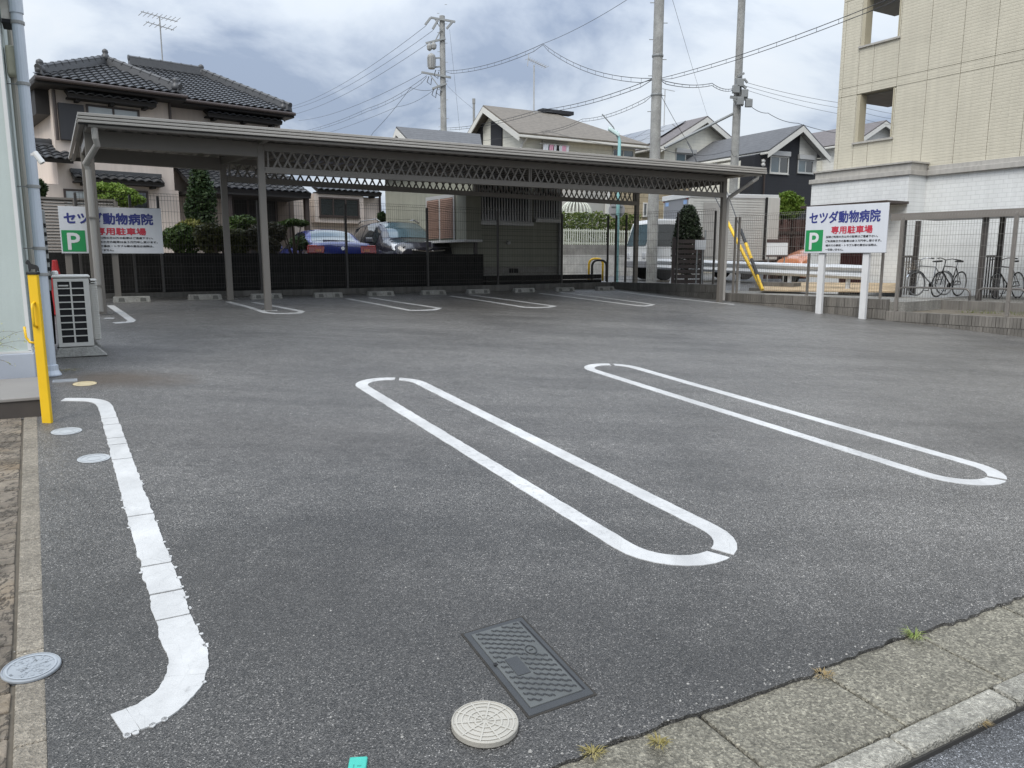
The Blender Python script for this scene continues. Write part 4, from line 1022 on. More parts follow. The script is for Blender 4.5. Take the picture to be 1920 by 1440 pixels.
# tiled awnings over the windows
def awning(u0, v0, u1, v1, y, d=.42):
    a, b = pt(u0, v0, y - d), pt(u1, v1, y - d); a.z = b.z = (a.z + b.z) / 2
    rf = tile_face(a, b, [b + Vector((0, d, .2)), a + Vector((0, d, .2))], 'awning')
    MB().box(a.x + .02, b.x - .02, y - d + .03, y, a.z - .10, a.z - .06).build('awning_board', M_EAVE, H1)
    MB().box(a.x - .02, b.x + .02, y - .12, y, a.z + .16, a.z + .26).build('awning_ridge', M_RIDGE, H1)
    for k in range(3): x = a.x + .25 + (b.x - a.x - .5) * k / 2; MB().box(x - .05, x + .05, y - d * .7, y, a.z - .16, a.z - .102).build('bracket', M_EAVE, H1)
awning(127, 176, 294, 192, 0); awning(390, 212, 530, 227, YB); awning(140, 334, 309, 342, 0); awning(596, 356, 716, 362, YB)
# dark boarding below the left eave
MB().box(e0.x + .12, xA0 - .005, .25, 3.5, pt(80, 214, .25).z, zEa - .165).build('eave_boarding', M_EAVE, H1)
# windows and shutters
def rect(u0, v0, u1, v1, y):
    vm = (v0 + v1) / 2; um = (u0 + u1) / 2; return H1.px(u0, vm, y)[0], H1.px(u1, vm, y)[0], H1.px(um, v1, y)[1], H1.px(um, v0, y)[1]
a, b, c, d = rect(110, 196, 158, 264, 0); MB().box(a, b, -.12, 0, c, d).build('shutter_case', pm('charcoal_panel', (.032, .032, .036), .5, .08), H1, bev=.01)
window(H1, *rect(163, 201, 262, 252, 0), 0, M_BROWN, 2, (G_CURT,)); window(H1, *rect(320, 229, 347, 250, YB), YB, M_BROWN, 1, (G_CURT,))
a, b, c, d = rect(374, 233, 414, 262, YB); MB().box(a, b, YB - .1, YB, c, d).build('shutter_case', MATS['charcoal_panel'], H1)
window(H1, *rect(418, 237, 498, 275, YB), YB, M_BROWN, 2, (G_CURT, G_BLUE))
window(H1, *rect(121, 355, 166, 412, 0), 0, M_BROWN, 1, (G_CURT,)); window(H1, *rect(248, 358, 279, 420, 0), 0, M_BROWN, 1, (G_DARK,))
a, b, c, d = rect(590, 365, 682, 418, YB - .3); MB().box(a, b, YB - .3, YB, c, d).build('window_bay', M_PINK, H1)
window(H1, *rect(598, 371, 673, 407, YB - .3), YB - .3, M_BROWN, 3, (G_DARK,))
a, b, c, d = rect(428, 355, 550, 440, YB); MB().box(a, b, YB - .03, YB + .01, -.05, d).build('porch_recess', M_EAVE, H1)
for k in range(5): x = a + .15 + (b - a - .3) * k / 4; MB().box(x - .025, x + .025, YB - .06, YB - .03, 0, d - .2).build('door_mullion', M_BROWN, H1)
MB().box(b - .55, b, YB - .05, YB - .0301, 0, d).build('porch_pilaster', pm('brown_wall', (.16, .125, .10), .8), H1)
# lean-to and porch roofs
g0, g1 = pt(50, 300, -.5), pt(138, 300, -.5); g0.z = g1.z; tile_face(g0, g1, [g1 + Vector((0, 1.0, .45)), g0 + Vector((0, 1.0, .45))]); ridge(g0 + Vector((0, .95, .42)), g1 + Vector((0, .95, .42)), .08, .1)
g0, g1 = pt(362, 349, -.9), pt(584, 362, -.9); g0.z = g1.z = (g0.z + g1.z) / 2; tile_face(g0, g1, [g1 + Vector((-.2, 1.7, .75)), g0 + Vector((0, 1.7, .75))]); MB().box(g0.x, g1.x, -.85, YB, g0.z - .16, g0.z - .08).build('soffit', M_EAVE, H1)
for u in (430, 575): x = H1.px(u, 400, -.6)[0]; MB().box(x - .07, x + .07, -.67, -.53, -.05, g0.z - .1).build('porch_post', M_BROWN, H1)
for u, y, v0, v1 in ((317, -.02, 190, 300), (100, -.04, 168, 262), (712, YB, 362, 480)):
    p, q = pt(u, v0, y - .06), pt(u, v1, y - .06); MB().tube([p, Vector((p.x, p.y, q.z))], .04, 8).build('downpipe', M_BROWN, H1)
# TV aerial
tv = pt(306, 132, yr); MB().tube([tv - Vector((0, 0, .3)), Vector((tv.x, tv.y, pt(303, 32, yr).z))], .02, 6).build('aerial_mast', M_GREYM, H1)
zt = pt(303, 32, yr).z
mb = MB()
for dz, l_, n_ in ((0, .55, 9), (-.28, .42, 6)):
    mb.tube([(tv.x - l_, tv.y, zt + dz + .05), (tv.x + l_, tv.y, zt + dz - .05)], .012, 5)
    for i in range(n_): xx = tv.x - l_ + 2 * l_ * i / (n_ - 1); mb.tube([(xx, tv.y - .3, zt + dz), (xx, tv.y + .3, zt + dz)], .008, 4)
mb.build('aerial', M_GREYM, H1)
# lay the tiles: the nearest as pieces, the rest as one field
def tdist(m): w = H1.w(m.translation); return (w - EYE).length
TILES.sort(key=lambda q: tdist(q[0]))
for M_, base in TILES[:300]:
    o = mk('tile', TILE_ME, base); o.matrix_local = M_
mb = MB()
for M_, base in TILES[300:]:
    b_ = len(mb.v); mb.v += [tuple(M_ @ v.co) for v in TILE_ME.vertices]; mb.f += [tuple(i + b_ for i in p.vertices) for p in TILE_ME.polygons]
mb.build('tile_field', M_TILE, H1, kind='stuff')

# small blue-roofed house at the far left
hb = FR('blue_roof_house', (*at(75, 400, 33).xy, Z0), 50, 'small far house with pale blue metal roof between the drainpipe and tiled house', 'house')
x0, zt_ = hb.px(40, 222); x1_, zb_ = hb.px(110, 255)
slab('roof', pm('pale_blue_metal', (.22, .27, .32), .5, .1), hb, [(x0, -.3, zb_), (x1_, -.3, zb_), (x1_, 2.2, zt_), (x0, 2.2, zt_)], .12)
for k in range(7): f = k / 7; MB().box(x0, x1_, -.31 + 2.5 * f, -.29 + 2.5 * f, zb_ + (zt_ - zb_) * f, zb_ + (zt_ - zb_) * f + .03).build('roof_seam', MATS['pale_blue_metal'], hb)
MB().box(x0 + .2, x1_ - .1, 0, 4, -.1, zb_ - .02).build('wall', M_CLIN, hb)
a_, b_ = hb.px(63, 265); MB().box(a_, a_ + .8, -.35, -.02, b_ - .25, b_ + .35).build('outdoor_unit', M_WHITE, hb, bev=.03)

# ================================================================== GARDEN behind the dark wall
def crown(mb, c, r, n, size, rn, squash=1.0):
    for k in range(n):
        d = Vector((rn.gauss(0, 1), rn.gauss(0, 1), rn.gauss(0, 1))).normalized(); q = rn.random() ** .33
        q = .55 + .5 * q if rn.random() < .75 else q
        p = Vector(c) + Vector((d.x * r[0], d.y * r[1], d.z * r[2])) * q
        l_ = size * rn.uniform(.6, 1.3); t1 = Vector((rn.gauss(0, 1), rn.gauss(0, 1), rn.gauss(0, .7))).normalized() * l_; t2 = t1.cross(d + Vector((rn.gauss(0, .5), rn.gauss(0, .5), rn.gauss(0, .5)))).normalized() * l_ * .42
        mb.poly([p - t1, p - t1 * .1 + t2, p + t1, p - t1 * .1 - t2])
LF = {'deep': m_leaf('leaf_deep', (.012, .020, .010), (.020, .034, .014), (.035, .05, .022)), 'dark': m_leaf('leaf_dark', (.016, .035, .012), (.030, .058, .018), (.055, .085, .028)), 'mid': m_leaf('leaf_mid', (.030, .062, .014), (.060, .105, .022), (.105, .15, .04)),
      'lime': m_leaf('leaf_lime', (.085, .15, .018), (.14, .22, .03), (.20, .27, .05)), 'olive': m_leaf('leaf_olive', (.045, .055, .020), (.080, .088, .032), (.13, .13, .05)),
      'brown': m_leaf('leaf_brown', (.045, .050, .028), (.075, .072, .04), (.11, .095, .055)), 'yel': m_leaf('leaf_yellow', (.13, .15, .03), (.20, .21, .05), (.26, .25, .08))}
M_BARK = pm('bark', (.085, .065, .048), .9, .25, 8, .6, 40)
def plant(name, u, v, du, dv, depth, leaf, label, cat='shrub', blobs=None, n=900, size=.055, ground=Z0, group=None, lumps=7, trunk=True):
    c = at(u, v, depth); rx, rz = du / FPX * depth, dv / FPX * depth
    rn = random.Random(int(u * 7 + v)); f = FR(name, (c.x, c.y, ground), 90, label, cat, group); h = c.z - ground
    mb = MB(); shell = []
    B = blobs or [(rn.uniform(-.55, .55), rn.uniform(-.5, .5), rn.uniform(-.5, .55), rn.uniform(.42, .62)) for _ in range(lumps)]
    for bx, by, bz, br in B: crown(mb, (bx * rx, by * rx * .8, h + bz * rz), (br * rx, br * rx * .9, br * rz), int(n * br), size, rn)
    if trunk:
        tk = MB().tube([(0, 0, -.05), (.03, .02, h * .5), (0, 0, max(.2, h))], .06 if cat == 'tree' else .03, 7, .02)
        for bx, by, bz, br in B[:6]: tk.tube([(0, 0, max(.05, h * .4)), (bx * rx * .5, by * rx * .4, h * .7 + bz * rz * .4), (bx * rx, by * rx * .8, h + bz * rz)], .022, 5, .008)
        tk.build('trunk', M_BARK, f)
    mb.build('crown', LF[leaf], f); return f
plant('pine_tree', 215, 366, 50, 24, 18.0, 'lime', 'light green cloud pruned pine above the left clinic sign', 'tree', [(-.75, 0, .1, .3), (-.4, 0, .55, .36), (0, .1, .5, .4), (.35, 0, .15, .42), (.75, -.1, -.35, .36), (-.1, -.1, -.25, .42), (.3, .1, -.5, .35)], 1500, .05)
plant('topiary_tree', 380, 385, 31, 66, 17.6, 'dark', 'tall dark green layered topiary tree beside the porch of the tiled house', 'tree', [(0, 0, .78, .42), (-.1, 0, .5, .6), (.15, .1, .2, .62), (-.25, 0, -.05, .66), (.2, 0, -.3, .6), (-.15, 0, -.55, .62), (.2, 0, -.8, .5), (-.75, -.1, -.12, .3)], 1300, .05)
plant('round_shrub', 330, 445, 36, 36, 17.0, 'mid', 'leafy mid green shrub right of the left clinic sign')
plant('round_shrub', 352, 432, 26, 22, 17.4, 'yel', 'yellow green variegated shrub under the topiary tree')
plant('clipped_shrub', 415, 448, 50, 30, 16.9, 'olive', 'wide clipped brownish green shrub behind the second carport post', n=1500)
plant('round_shrub', 455, 430, 34, 24, 17.6, 'mid', 'bright tipped green shrub behind the front carport post', n=1000)
plant('clipped_shrub', 500, 445, 40, 30, 17.2, 'brown', 'dull olive clipped shrub just left of the blue sedan', n=1300)
plant('pine_tree', 548, 420, 34, 13, 17.8, 'mid', 'low spreading pine pad above the nose of the blue sedan', 'tree', [(-.5, 0, -.1, .4), (0, 0, .25, .42), (.5, 0, .1, .4), (-.7, 0, -.6, .35)], 1200, .045)
plant('round_shrub', 768, 409, 20, 9, 25.5, 'lime', 'bright green shrub top showing over the roof of the SUV', n=700)
plant('round_shrub', 72, 355, 14, 20, 16.5, 'dark', 'dark shrub showing between drainpipe and tiled house', n=700)
plant('round_shrub', 718, 412, 9, 14, 25.0, 'dark', 'dark narrow shrub at the right corner of the tiled house', n=500)
plant('round_shrub', 560, 455, 16, 14, 18.6, 'dark', 'small dark shrub in front of the blue sedan bonnet', n=500)
# louvred garden fence behind the left sign
lf0 = at(70, 470, 15.6); LFN = FR('louvre_fence', (lf0.x, lf0.y, Z0), 55, 'taupe louvred garden fence behind the left clinic sign', 'fence')
xa, zt_ = LFN.px(60, 375); xb = LFN.px(216, 380)[0]
for x in (xa, (xa + xb) / 2, xb): MB().box(x - .04, x + .04, -.04, .04, 0, zt_ + .03).build('post', M_TAUPE, LFN)
k = 0
while .15 + k * .062 < zt_:
    z = .15 + k * .062
    MB().hull8([(xa, -.025, z), (xb, -.025, z), (xb, -.015, z), (xa, -.015, z), (xa, .005, z + .055), (xb, .005, z + .055), (xb, .015, z + .055), (xa, .015, z + .055)]).build('slat', M_TAUPE, LFN); k += 1
MB().box(xa, xb, -.035, .035, zt_ + .03, zt_ + .07).build('top_rail', M_TAUPE, LFN)

# ================================================================== CARS
def m_carpaint(name, col, flake=.3):
    t = NT(name); t.base(t.mix(t.ramp(t.noise(300, 2), [(.4, 0.0), (.7, 1.0)]), (*col, 1), (*(min(1, c * 1.5 + .004) for c in col), 1))); t.b.inputs['Metallic'].default_value = flake; t.b.inputs['Roughness'].default_value = .3
    t.b.inputs['Coat Weight'].default_value = 1; t.b.inputs['Coat Roughness'].default_value = .03; return t.m
M_TYRE = pm('tyre', (.018, .018, .018), .85, .1); M_RIM = pm('alloy', (.42, .42, .43), .3, .05, metal=.7); M_TRIM = pm('black_trim', (.015, .015, .016), .5, .1)
M_LAMPR = pm('tail_lamp_red', (.30, .015, .012), .12, .15, 30, coat=1); M_LAMPW = pm('head_lamp_clear', (.55, .57, .60), .08, .1, 30, coat=1); M_LAMPO = pm('lamp_orange', (.6, .16, .03), .15, .1, coat=1); M_CHROME = pm('chrome', (.6, .6, .6), .12, .02, metal=1)
def car(name, origin, az, label, prof, half, paint, glass_regions, zg):
    """prof: stations (x, sill_z, belt_z, top_z, belt_half, top_half); x forward. Each station: sill, side, belt, shoulder, top edge, centre"""
    f = FR(name, origin, az, label, 'car')
    def sect(s_):
        x, zs, zb, zt, wb, wt = s_; crownz = .04 if zt - zb > .2 else .025
        hp = [(wb * .93, zs), (wb * 1.0, zs + (zb - zs) * .35), (wb * .995, zs + (zb - zs) * .72), (wb * .955, zb), (wt + (wb * .955 - wt) * .5, zb + (zt - zb) * .52), (wt, zt - (zt - zb) * .07), (wt * .82, zt), (wt * .4, zt + crownz * .8), (0, zt + crownz)]
        return [Vector((x, y, z)) for y, z in hp] + [Vector((x, -y, z)) for y, z in reversed(hp[:-1])]
    rows = []
    for i in range(len(prof) - 1):
        for k in range(4):
            t = k / 4; a, b = prof[i], prof[i + 1]; p0 = prof[max(i - 1, 0)]; p3 = prof[min(i + 2, len(prof) - 1)]
            rows.append(tuple(a[j] + (b[j] - a[j]) * t if j == 0 else (a[j] + (b[j] - a[j]) * (t * t * (3 - 2 * t) * .5 + t * .5)) for j in range(6)))
    rows.append(prof[-1]); G = [sect(r) for r in rows]
    mb = MB().grid(G); mb.f.append(tuple(range(len(G[0])))[::-1]); b0 = (len(G) - 1) * len(G[0]); mb.f.append(tuple(range(b0, b0 + len(G[0]))))
    mb.build('body', paint, f, smooth=True, fix=True)
    def patch(nm, x0, x1, j0, j1, mat, off=.006, nx=8, parent=None, skew=0.0):
        def samp(x, j):
            x = max(rows[0][0], min(rows[-1][0], x)); i = 0
            while i < len(rows) - 2 and rows[i + 1][0] < x: i += 1
            t = (x - rows[i][0]) / max(1e-6, rows[i + 1][0] - rows[i][0]); j_ = int(j); u_ = j - j_; j2 = min(j_ + 1, len(G[0]) - 1)
            a = G[i][j_].lerp(G[i][j2], u_); b = G[i + 1][j_].lerp(G[i + 1][j2], u_); return a.lerp(b, t)
        R_ = []
        nj = max(2, int((j1 - j0) * 3))
        for a in range(nx + 1):
            row = []
            for b in range(nj + 1):
                jj = j0 + (j1 - j0) * b / nj; xx = x0 + (x1 - x0) * a / nx + skew * ((b / nj) if True else 0)
                p = samp(xx, jj); e1_ = samp(xx + .03, jj) - samp(xx - .03, jj); e2_ = samp(xx, min(jj + .2, len(G[0]) - 1)) - samp(xx, max(jj - .2, 0)); n_ = e1_.cross(e2_)
                if n_.length < 1e-8: n_ = Vector((0, 0, 1))
                n_.normalize(); c_ = p - Vector((p.x, 0, .75))
                if n_.dot(c_) < 0: n_ = -n_
                row.append(p + n_ * off)
            R_.append(row)
        return MB().grid(R_).build(nm, mat, parent or f, smooth=True, fix=True)
    for nm, x0, x1, j0, j1, mat, sk in glass_regions: patch(nm, x0, x1, j0, j1, mat, skew=sk)
    return f, patch
def wheels(f, xs_, half, r=.32):
    for x in xs_:
        for s_ in (1, -1):
            o = MB().lathe([(r * .6, -.1), (r * .96, -.1), (r, -.06), (r, .06), (r * .96, .1), (r * .6, .1)], (0, 0, 0), 24).build('wheel', M_TYRE, f, loc=(x, s_ * (half - .08), r), rot=(R(90), 0, 0))
            MB().lathe([(r * .66, -.104), (r * .66, .104)], (0, 0, 0), 20).build('rim', M_RIM, o)
            MB().box(x - .42, x + .42, s_ * (half - .20), s_ * (half + .002), .28, .30).build('arch', M_TRIM, f)
P_BLUE = m_carpaint('blue_paint', (.010, .018, .12), .1); P_DARK = m_carpaint('dark_navy_paint', (.008, .008, .014), .0); P_WHITE = pm('truck_white', (.62, .63, .63), .35, .05, 2, coat=.4)
rc = at(643, 478, 18.7); FW = tdir(-27)
sed = Vector((rc.x, rc.y, .95))
prof = [(0.0, .32, .86, .99, .70, .60), (.10, .26, .90, 1.04, .82, .68), (.45, .22, .90, 1.06, .86, .70), (.85, .20, .90, 1.10, .88, .68), (1.30, .20, .90, 1.33, .88, .58), (1.75, .20, .90, 1.38, .88, .57), (2.35, .20, .89, 1.37, .88, .57), (2.80, .20, .88, 1.22, .88, .62), (3.20, .20, .88, 1.00, .88, .70), (3.7, .22, .80, .90, .87, .66), (4.2, .28, .68, .76, .80, .58), (4.38, .35, .58, .62, .68, .50)]
S1, patch = car('parked_sedan', sed, -27, 'blue sedan parked nose in, its rear with red tail lamps above the dark wall', prof, .88, P_BLUE,
    [('rear_window', .72, 1.34, 6.05, 9.95, G_BLUE, 0), ('side_window', 1.25, 1.85, 3.15, 4.9, G_DARK, .0), ('side_window', 1.93, 2.85, 3.15, 4.9, G_DARK, 0), ('side_window', 1.25, 2.85, 11.1, 12.85, G_DARK, 0), ('windscreen', 2.5, 3.15, 6.1, 9.9, G_DARK, 0)], .95)
for s_ in (1, -1):
    l_ = MB().hull8([(-.02, s_ * .84 if s_ < 0 else .45, .79), (-.02, s_ * .45 if s_ < 0 else .84, .79), (.13, s_ * .45 if s_ < 0 else .84, .79), (.13, s_ * .84 if s_ < 0 else .45, .79), (.0, s_ * .82 if s_ < 0 else .42, .985), (.0, s_ * .42 if s_ < 0 else .82, .985), (.12, s_ * .42 if s_ < 0 else .82, .985), (.12, s_ * .82 if s_ < 0 else .42, .985)]).build('tail_lamp', M_LAMPR, S1, bev=.02)
    MB().box(-.024, -.018, s_ * .52, s_ * .66, .83, .89).build('reverse_lens', M_LAMPO, l_)
    m_o = MB().box(-.09, .09, -.10, .10, -.06, .07).build('mirror', P_BLUE, S1, bev=.04, loc=(2.75, s_ * 1.0, .97))
MB().box(-.05, .16, -.78, .78, .34, .62).build('rear_bumper', P_BLUE, S1, bev=.06)
MB().box(-.03, .06, -.26, .26, .60, .72).build('number_plate', M_WP, S1, bev=.01)
MB().tube([(.62, -.35, 1.085), (.66, .0, 1.11), (.70, .3, 1.115)], .014, 5).build('rear_wiper', M_TRIM, S1)
MB().lathe([(.045, 0), (.045, .012)], (0, 0, 0), 12).build('badge', M_CHROME, S1, loc=(-.012, .0, .91), rot=(0, R(-90), 0))
wheels(S1, (.95, 3.45), .86)
# SUV facing the lot
fc_ = at(803, 478, 20.2); suv_o = Vector((fc_.x, fc_.y, 1.0)) - tdir(151) * 4.35
prof = [(0.0, .45, .95, 1.05, .70, .60), (.08, .35, 1.0, 1.28, .82, .64), (.35, .28, 1.02, 1.52, .88, .62), (.9, .26, 1.02, 1.60, .90, .61), (1.6, .26, 1.01, 1.63, .90, .62), (2.25, .26, 1.0, 1.61, .90, .62), (2.75, .26, 1.0, 1.42, .90, .66), (3.2, .26, 1.0, 1.12, .90, .72), (3.7, .28, .92, 1.03, .89, .70), (4.15, .34, .92, 1.03, .84, .66), (4.35, .42, .78, .88, .70, .55)]
S2, patch = car('parked_suv', suv_o, 151, 'dark navy SUV facing the lot with its silver headlights above the dark wall', prof, .9, P_DARK,
    [('windscreen', 2.38, 3.12, 6.0, 10.0, G_BLUE, 0), ('side_window', .55, 1.35, 11.15, 12.9, G_DARK, 0), ('side_window', 1.43, 2.25, 11.15, 12.9, G_DARK, 0), ('side_window', 2.3, 2.75, 11.3, 12.9, G_DARK, 0), ('side_window', .55, 2.7, 3.1, 4.85, G_DARK, 0)], 1.0)
for s_ in (1, -1):
    y0, y1 = sorted((s_ * .46, s_ * .86)); hl = MB().hull8([(4.02, y0, .81), (4.30 if s_ > 0 else 4.34, y0, .81), (4.12, y1, .83), (4.0, y1, .83), (3.98, y0, .95), (4.24, y0, .95), (3.92, y1, 1.01), (3.86, y1, 1.01)] if s_ > 0 else [(4.0, y0, .83), (4.12, y0, .83), (4.32, y1, .81), (4.02, y1, .81), (3.86, y0, 1.01), (3.94, y0, 1.01), (4.24, y1, .95), (3.98, y1, .95)]).build('headlight', M_LAMPW, S2, bev=.02, fix=True)
    MB().lathe([(.05, 0), (.05, .02)], (0, 0, 0), 10).build('projector', M_TRIM, hl, loc=(4.26, s_ * .62, .88), rot=(0, R(90), 0))
    MB().box(-.08, .08, -.11, .11, -.07, .08).build('mirror', P_DARK, S2, bev=.04, loc=(2.7, s_ * 1.03, 1.10))
    MB().tube([(.4, s_ * .56, 1.63), (.7, s_ * .57, 1.70), (2.0, s_ * .57, 1.71), (2.35, s_ * .58, 1.62)], .02, 6).build('roof_rail', M_CHROME, S2)
MB().box(4.28, 4.37, -.45, .45, .60, .84).build('grille', M_TRIM, S2, bev=.03); MB().tube([(4.385, -.45, .84), (4.40, 0, .80), (4.385, .45, .84)], .022, 6).build('grille_wing', M_CHROME, S2)
MB().box(4.2, 4.4, -.8, .8, .30, .48).build('front_bumper', M_TRIM, S2, bev=.05)
wheels(S2, (.85, 3.5), .88, .35)
# ================================================================== GREY GREEN HOUSE behind the ledge
def pxx(f, u, v, x=0.0):
    d = ray(u, v); t = (x - (EYE - f.o).dot(f.x)) / d.dot(f.x); q = f.l(EYE + d * t); return q.y, q.z
M_GG = pm('grey_green_siding', (.29, .29, .235), .8, .08, 2, .2, 80, streak=.12)
GH = FR('grey_green_house', (*at(887, 500, 19.6).xy, 1.0), 58, 'low grey green house with barred windows and a blue roof edge behind the carport', 'house')
xe = GH.px(1052, 450)[0]; zr = GH.px(900, 282)[1]
MB().box(0, xe, 0, 5.5, GH.px(960, 500)[1], zr - .15).build('wall', M_GG, GH)
zf0 = GH.px(960, 513)[1]; MB().box(-.0, xe - .005, .03, 5.4, zf0 - .4, GH.px(960, 500)[1] - .002).build('foundation', M_CONC, GH)
for k in range(4): x = GH.px(957 + k * 4.5, 509)[0]; zz_ = GH.px(960, 508)[1]; MB().box(x - .02, x + .025, .005, .04, zz_ - .05, zz_ + .06).build('vent_hole', M_DARK, GH)
MB().box(-.3, xe + .25, -.3, 5.8, zr - .15, zr - .02).build('roof', pm('blue_grey_roof', (.07, .12, .20), .45, .15, 3), GH)
MB().box(-.32, xe + .27, -.34, -.30, zr - .12, zr + .04).build('roof_edge', pm('blue_sheet', (.04, .12, .30), .5, .15, 4), GH)
def ggw(u0, u1, vb, nb):
    x0, x1_ = GH.px(u0, 400)[0], GH.px(u1, 400)[0]; z0_, z1_ = GH.px((u0 + u1) / 2, vb)[1], zr - .55
    o = MB().box(x0, x1_, -.03, 0.005, z0_, z1_).build('window', M_ALU, GH); MB().box(x0 + .04, x1_ - .04, -.036, -.031, z0_ + .04, z1_ - .04).build('pane', G_DARK, o)
    MB().box(x0 - .02, x1_ + .02, -.16, .0, z0_ - .09, z0_ - .002).build('sill', M_ALU, o)
    for k in range(nb): x = x0 + .03 + (x1_ - x0 - .06) * k / (nb - 1); MB().box(x - .014, x + .014, -.13, -.105, z0_, z1_).build('bar', M_ALU, o)
ggw(893, 993, 416, 20); ggw(1000, 1045, 411, 10)
for v in range(430, 500, 12): z = GH.px(960, v)[1]; MB().box(.01, xe - .01, -.004, 0.002, z - .004, z + .004).build('siding_joint', M_SOFF if False else pm('siding_shadow', (.07, .07, .05), .9), GH)
MB().box(xe - .12, xe - .05, -.1, -.01, -.1, zr - .2).build('downpipe', M_GREYM, GH); MB().box(.02, .09, -.08, -.01, -.1, zr - .2).build('downpipe', pm('grey_brown_pipe', (.10, .09, .085), .6), GH)
xk, zk = GH.px(952, 455); MB().lathe([(.06, 0), (.05, .06), (.02, .09)], (0, 0, 0), 12).build('vent_cap', M_ALU, GH, loc=(xk, -.005, zk), rot=(R(90), 0, 0))
# the side with the brown louvre shutters
y1_, zb_ = pxx(GH, 801, 452, -.45); y0_, _ = pxx(GH, 874, 400, -.45); _, zt_ = pxx(GH, 850, 372, -.45)
MB().box(-.42, -.001, y0_ + .05, y1_, zb_, zt_ + .1).build('shutter_bay', M_GG, GH)
ym = y0_ + (y1_ - y0_) * .30
MB().box(-.46, -.43, ym - .05, y1_ + .03, zt_ + .03, zt_ + .12).box(-.46, -.43, y1_ - .03, y1_ + .03, zb_, zt_ + .03).box(-.46, -.43, ym - .05, ym + .01, zb_, zt_ + .03).box(-.46, -.43, (ym + y1_) / 2 - .03, (ym + y1_) / 2 + .03, zb_, zt_ + .03).box(-.5, -.0, y0_, y1_ + .05, zb_ - .06, zb_ - .002).build('shutter_frame', M_ALU, GH)
M_LOUV = pm('brown_louvre', (.20, .12, .085), .6, .12, 5)
for k in range(22):
    z = zb_ + .05 + k * (zt_ - zb_) / 22.5
    for a, b in ((ym + .02, (ym + y1_) / 2 - .04), ((ym + y1_) / 2 + .04, y1_ - .04)): MB().hull8([(-.475, a, z), (-.465, a, z), (-.465, b, z), (-.475, b, z), (-.435, a, z + .07), (-.425, a, z + .07), (-.425, b, z + .07), (-.435, b, z + .07)]).build('louvre', M_LOUV, GH, fix=True)

# ================================================================== GABLED HOUSES
def planar(t, az):
    d = t.n('ShaderNodeVectorMath', operation='DOT_PRODUCT'); t.l(t.pos, d.inputs[0]); d.inputs[1].default_value = tuple(tdir(az)); s_ = t.n('ShaderNodeSeparateXYZ'); t.l(t.pos, s_.inputs[0])
    c = t.n('ShaderNodeCombineXYZ'); t.l(d.outputs['Value'], c.inputs[0]); t.l(s_.outputs[2], c.inputs[1]); return c.outputs[0]
def m_shingle(name, col):
    t = NT(name); s_ = t.n('ShaderNodeSeparateXYZ'); t.l(t.pos, s_.inputs[0])
    w = t.n('ShaderNodeTexWave', wave_type='BANDS', bands_direction='Z', wave_profile='SAW'); w.inputs['Scale'].default_value = 2.6; w.inputs['Distortion'].default_value = .3; w.inputs['Detail'].default_value = 1; t.l(t.pos, w.inputs[0])
    c = t.mix(1.0, (*col, 1), t.ramp(w.outputs[1], [(0, .66), (.25, 1.05), (1, .95)]), 'MULTIPLY'); c = t.mix(1.0, c, t.ramp(t.noise(6, 5, .6, t.mapp((1, 1, .3))), [(.3, .82), (.7, 1.15)]), 'MULTIPLY')
    t.base(c); t.b.inputs['Roughness'].default_value = .75; t.bump(w.outputs[1], .5, .02); return t.m
M_SHB = m_shingle('brown_shingle', (.175, .155, .13)); M_SHG = m_shingle('grey_shingle', (.115, .118, .125)); M_SHP = m_shingle('mauve_shingle', (.15, .135, .135))
def m_siding(name, col, az, bw=1.8, bh=.16, mort=.006, dark=.75, bump=.4):
    t = NT(name); b = t.n('ShaderNodeTexBrick'); t.l(planar(t, az), b.inputs[0]); b.inputs['Scale'].default_value = 1; b.inputs['Brick Width'].default_value = bw; b.inputs['Row Height'].default_value = bh; b.inputs['Mortar Size'].default_value = mort; b.inputs['Mortar Smooth'].default_value = .3
    for i, k in ((1, 1.0), (2, .965), (3, dark)): b.inputs[i].default_value = (*(c * k for c in col), 1)
    c = t.mix(1.0, b.outputs[0], t.ramp(t.noise(1.2, 5, .6), [(.3, .93), (.7, 1.05)]), 'MULTIPLY'); c = t.mix(1.0, c, t.ramp(t.noise(1, 4, .6, t.mapp((7, 7, .4))), [(.35, .93), (.65, 1.0)]), 'MULTIPLY')
    t.base(c); t.b.inputs['Roughness'].default_value = .75
    t.bump(t.math('SUBTRACT', 1.0, b.outputs[1]), bump, .01); return t.m
M_CRW = m_siding('cream_siding', (.76, .74, .65), 60); M_CHW = m_siding('charcoal_siding', (.022, .023, .028), 62, dark=.6); M_WSW = m_siding('white_siding', (.76, .75, .71), 62); M_GRW = m_siding('grey_siding', (.14, .14, .135), 58); M_BRW = m_siding('brown_siding', (.15, .09, .065), 62)
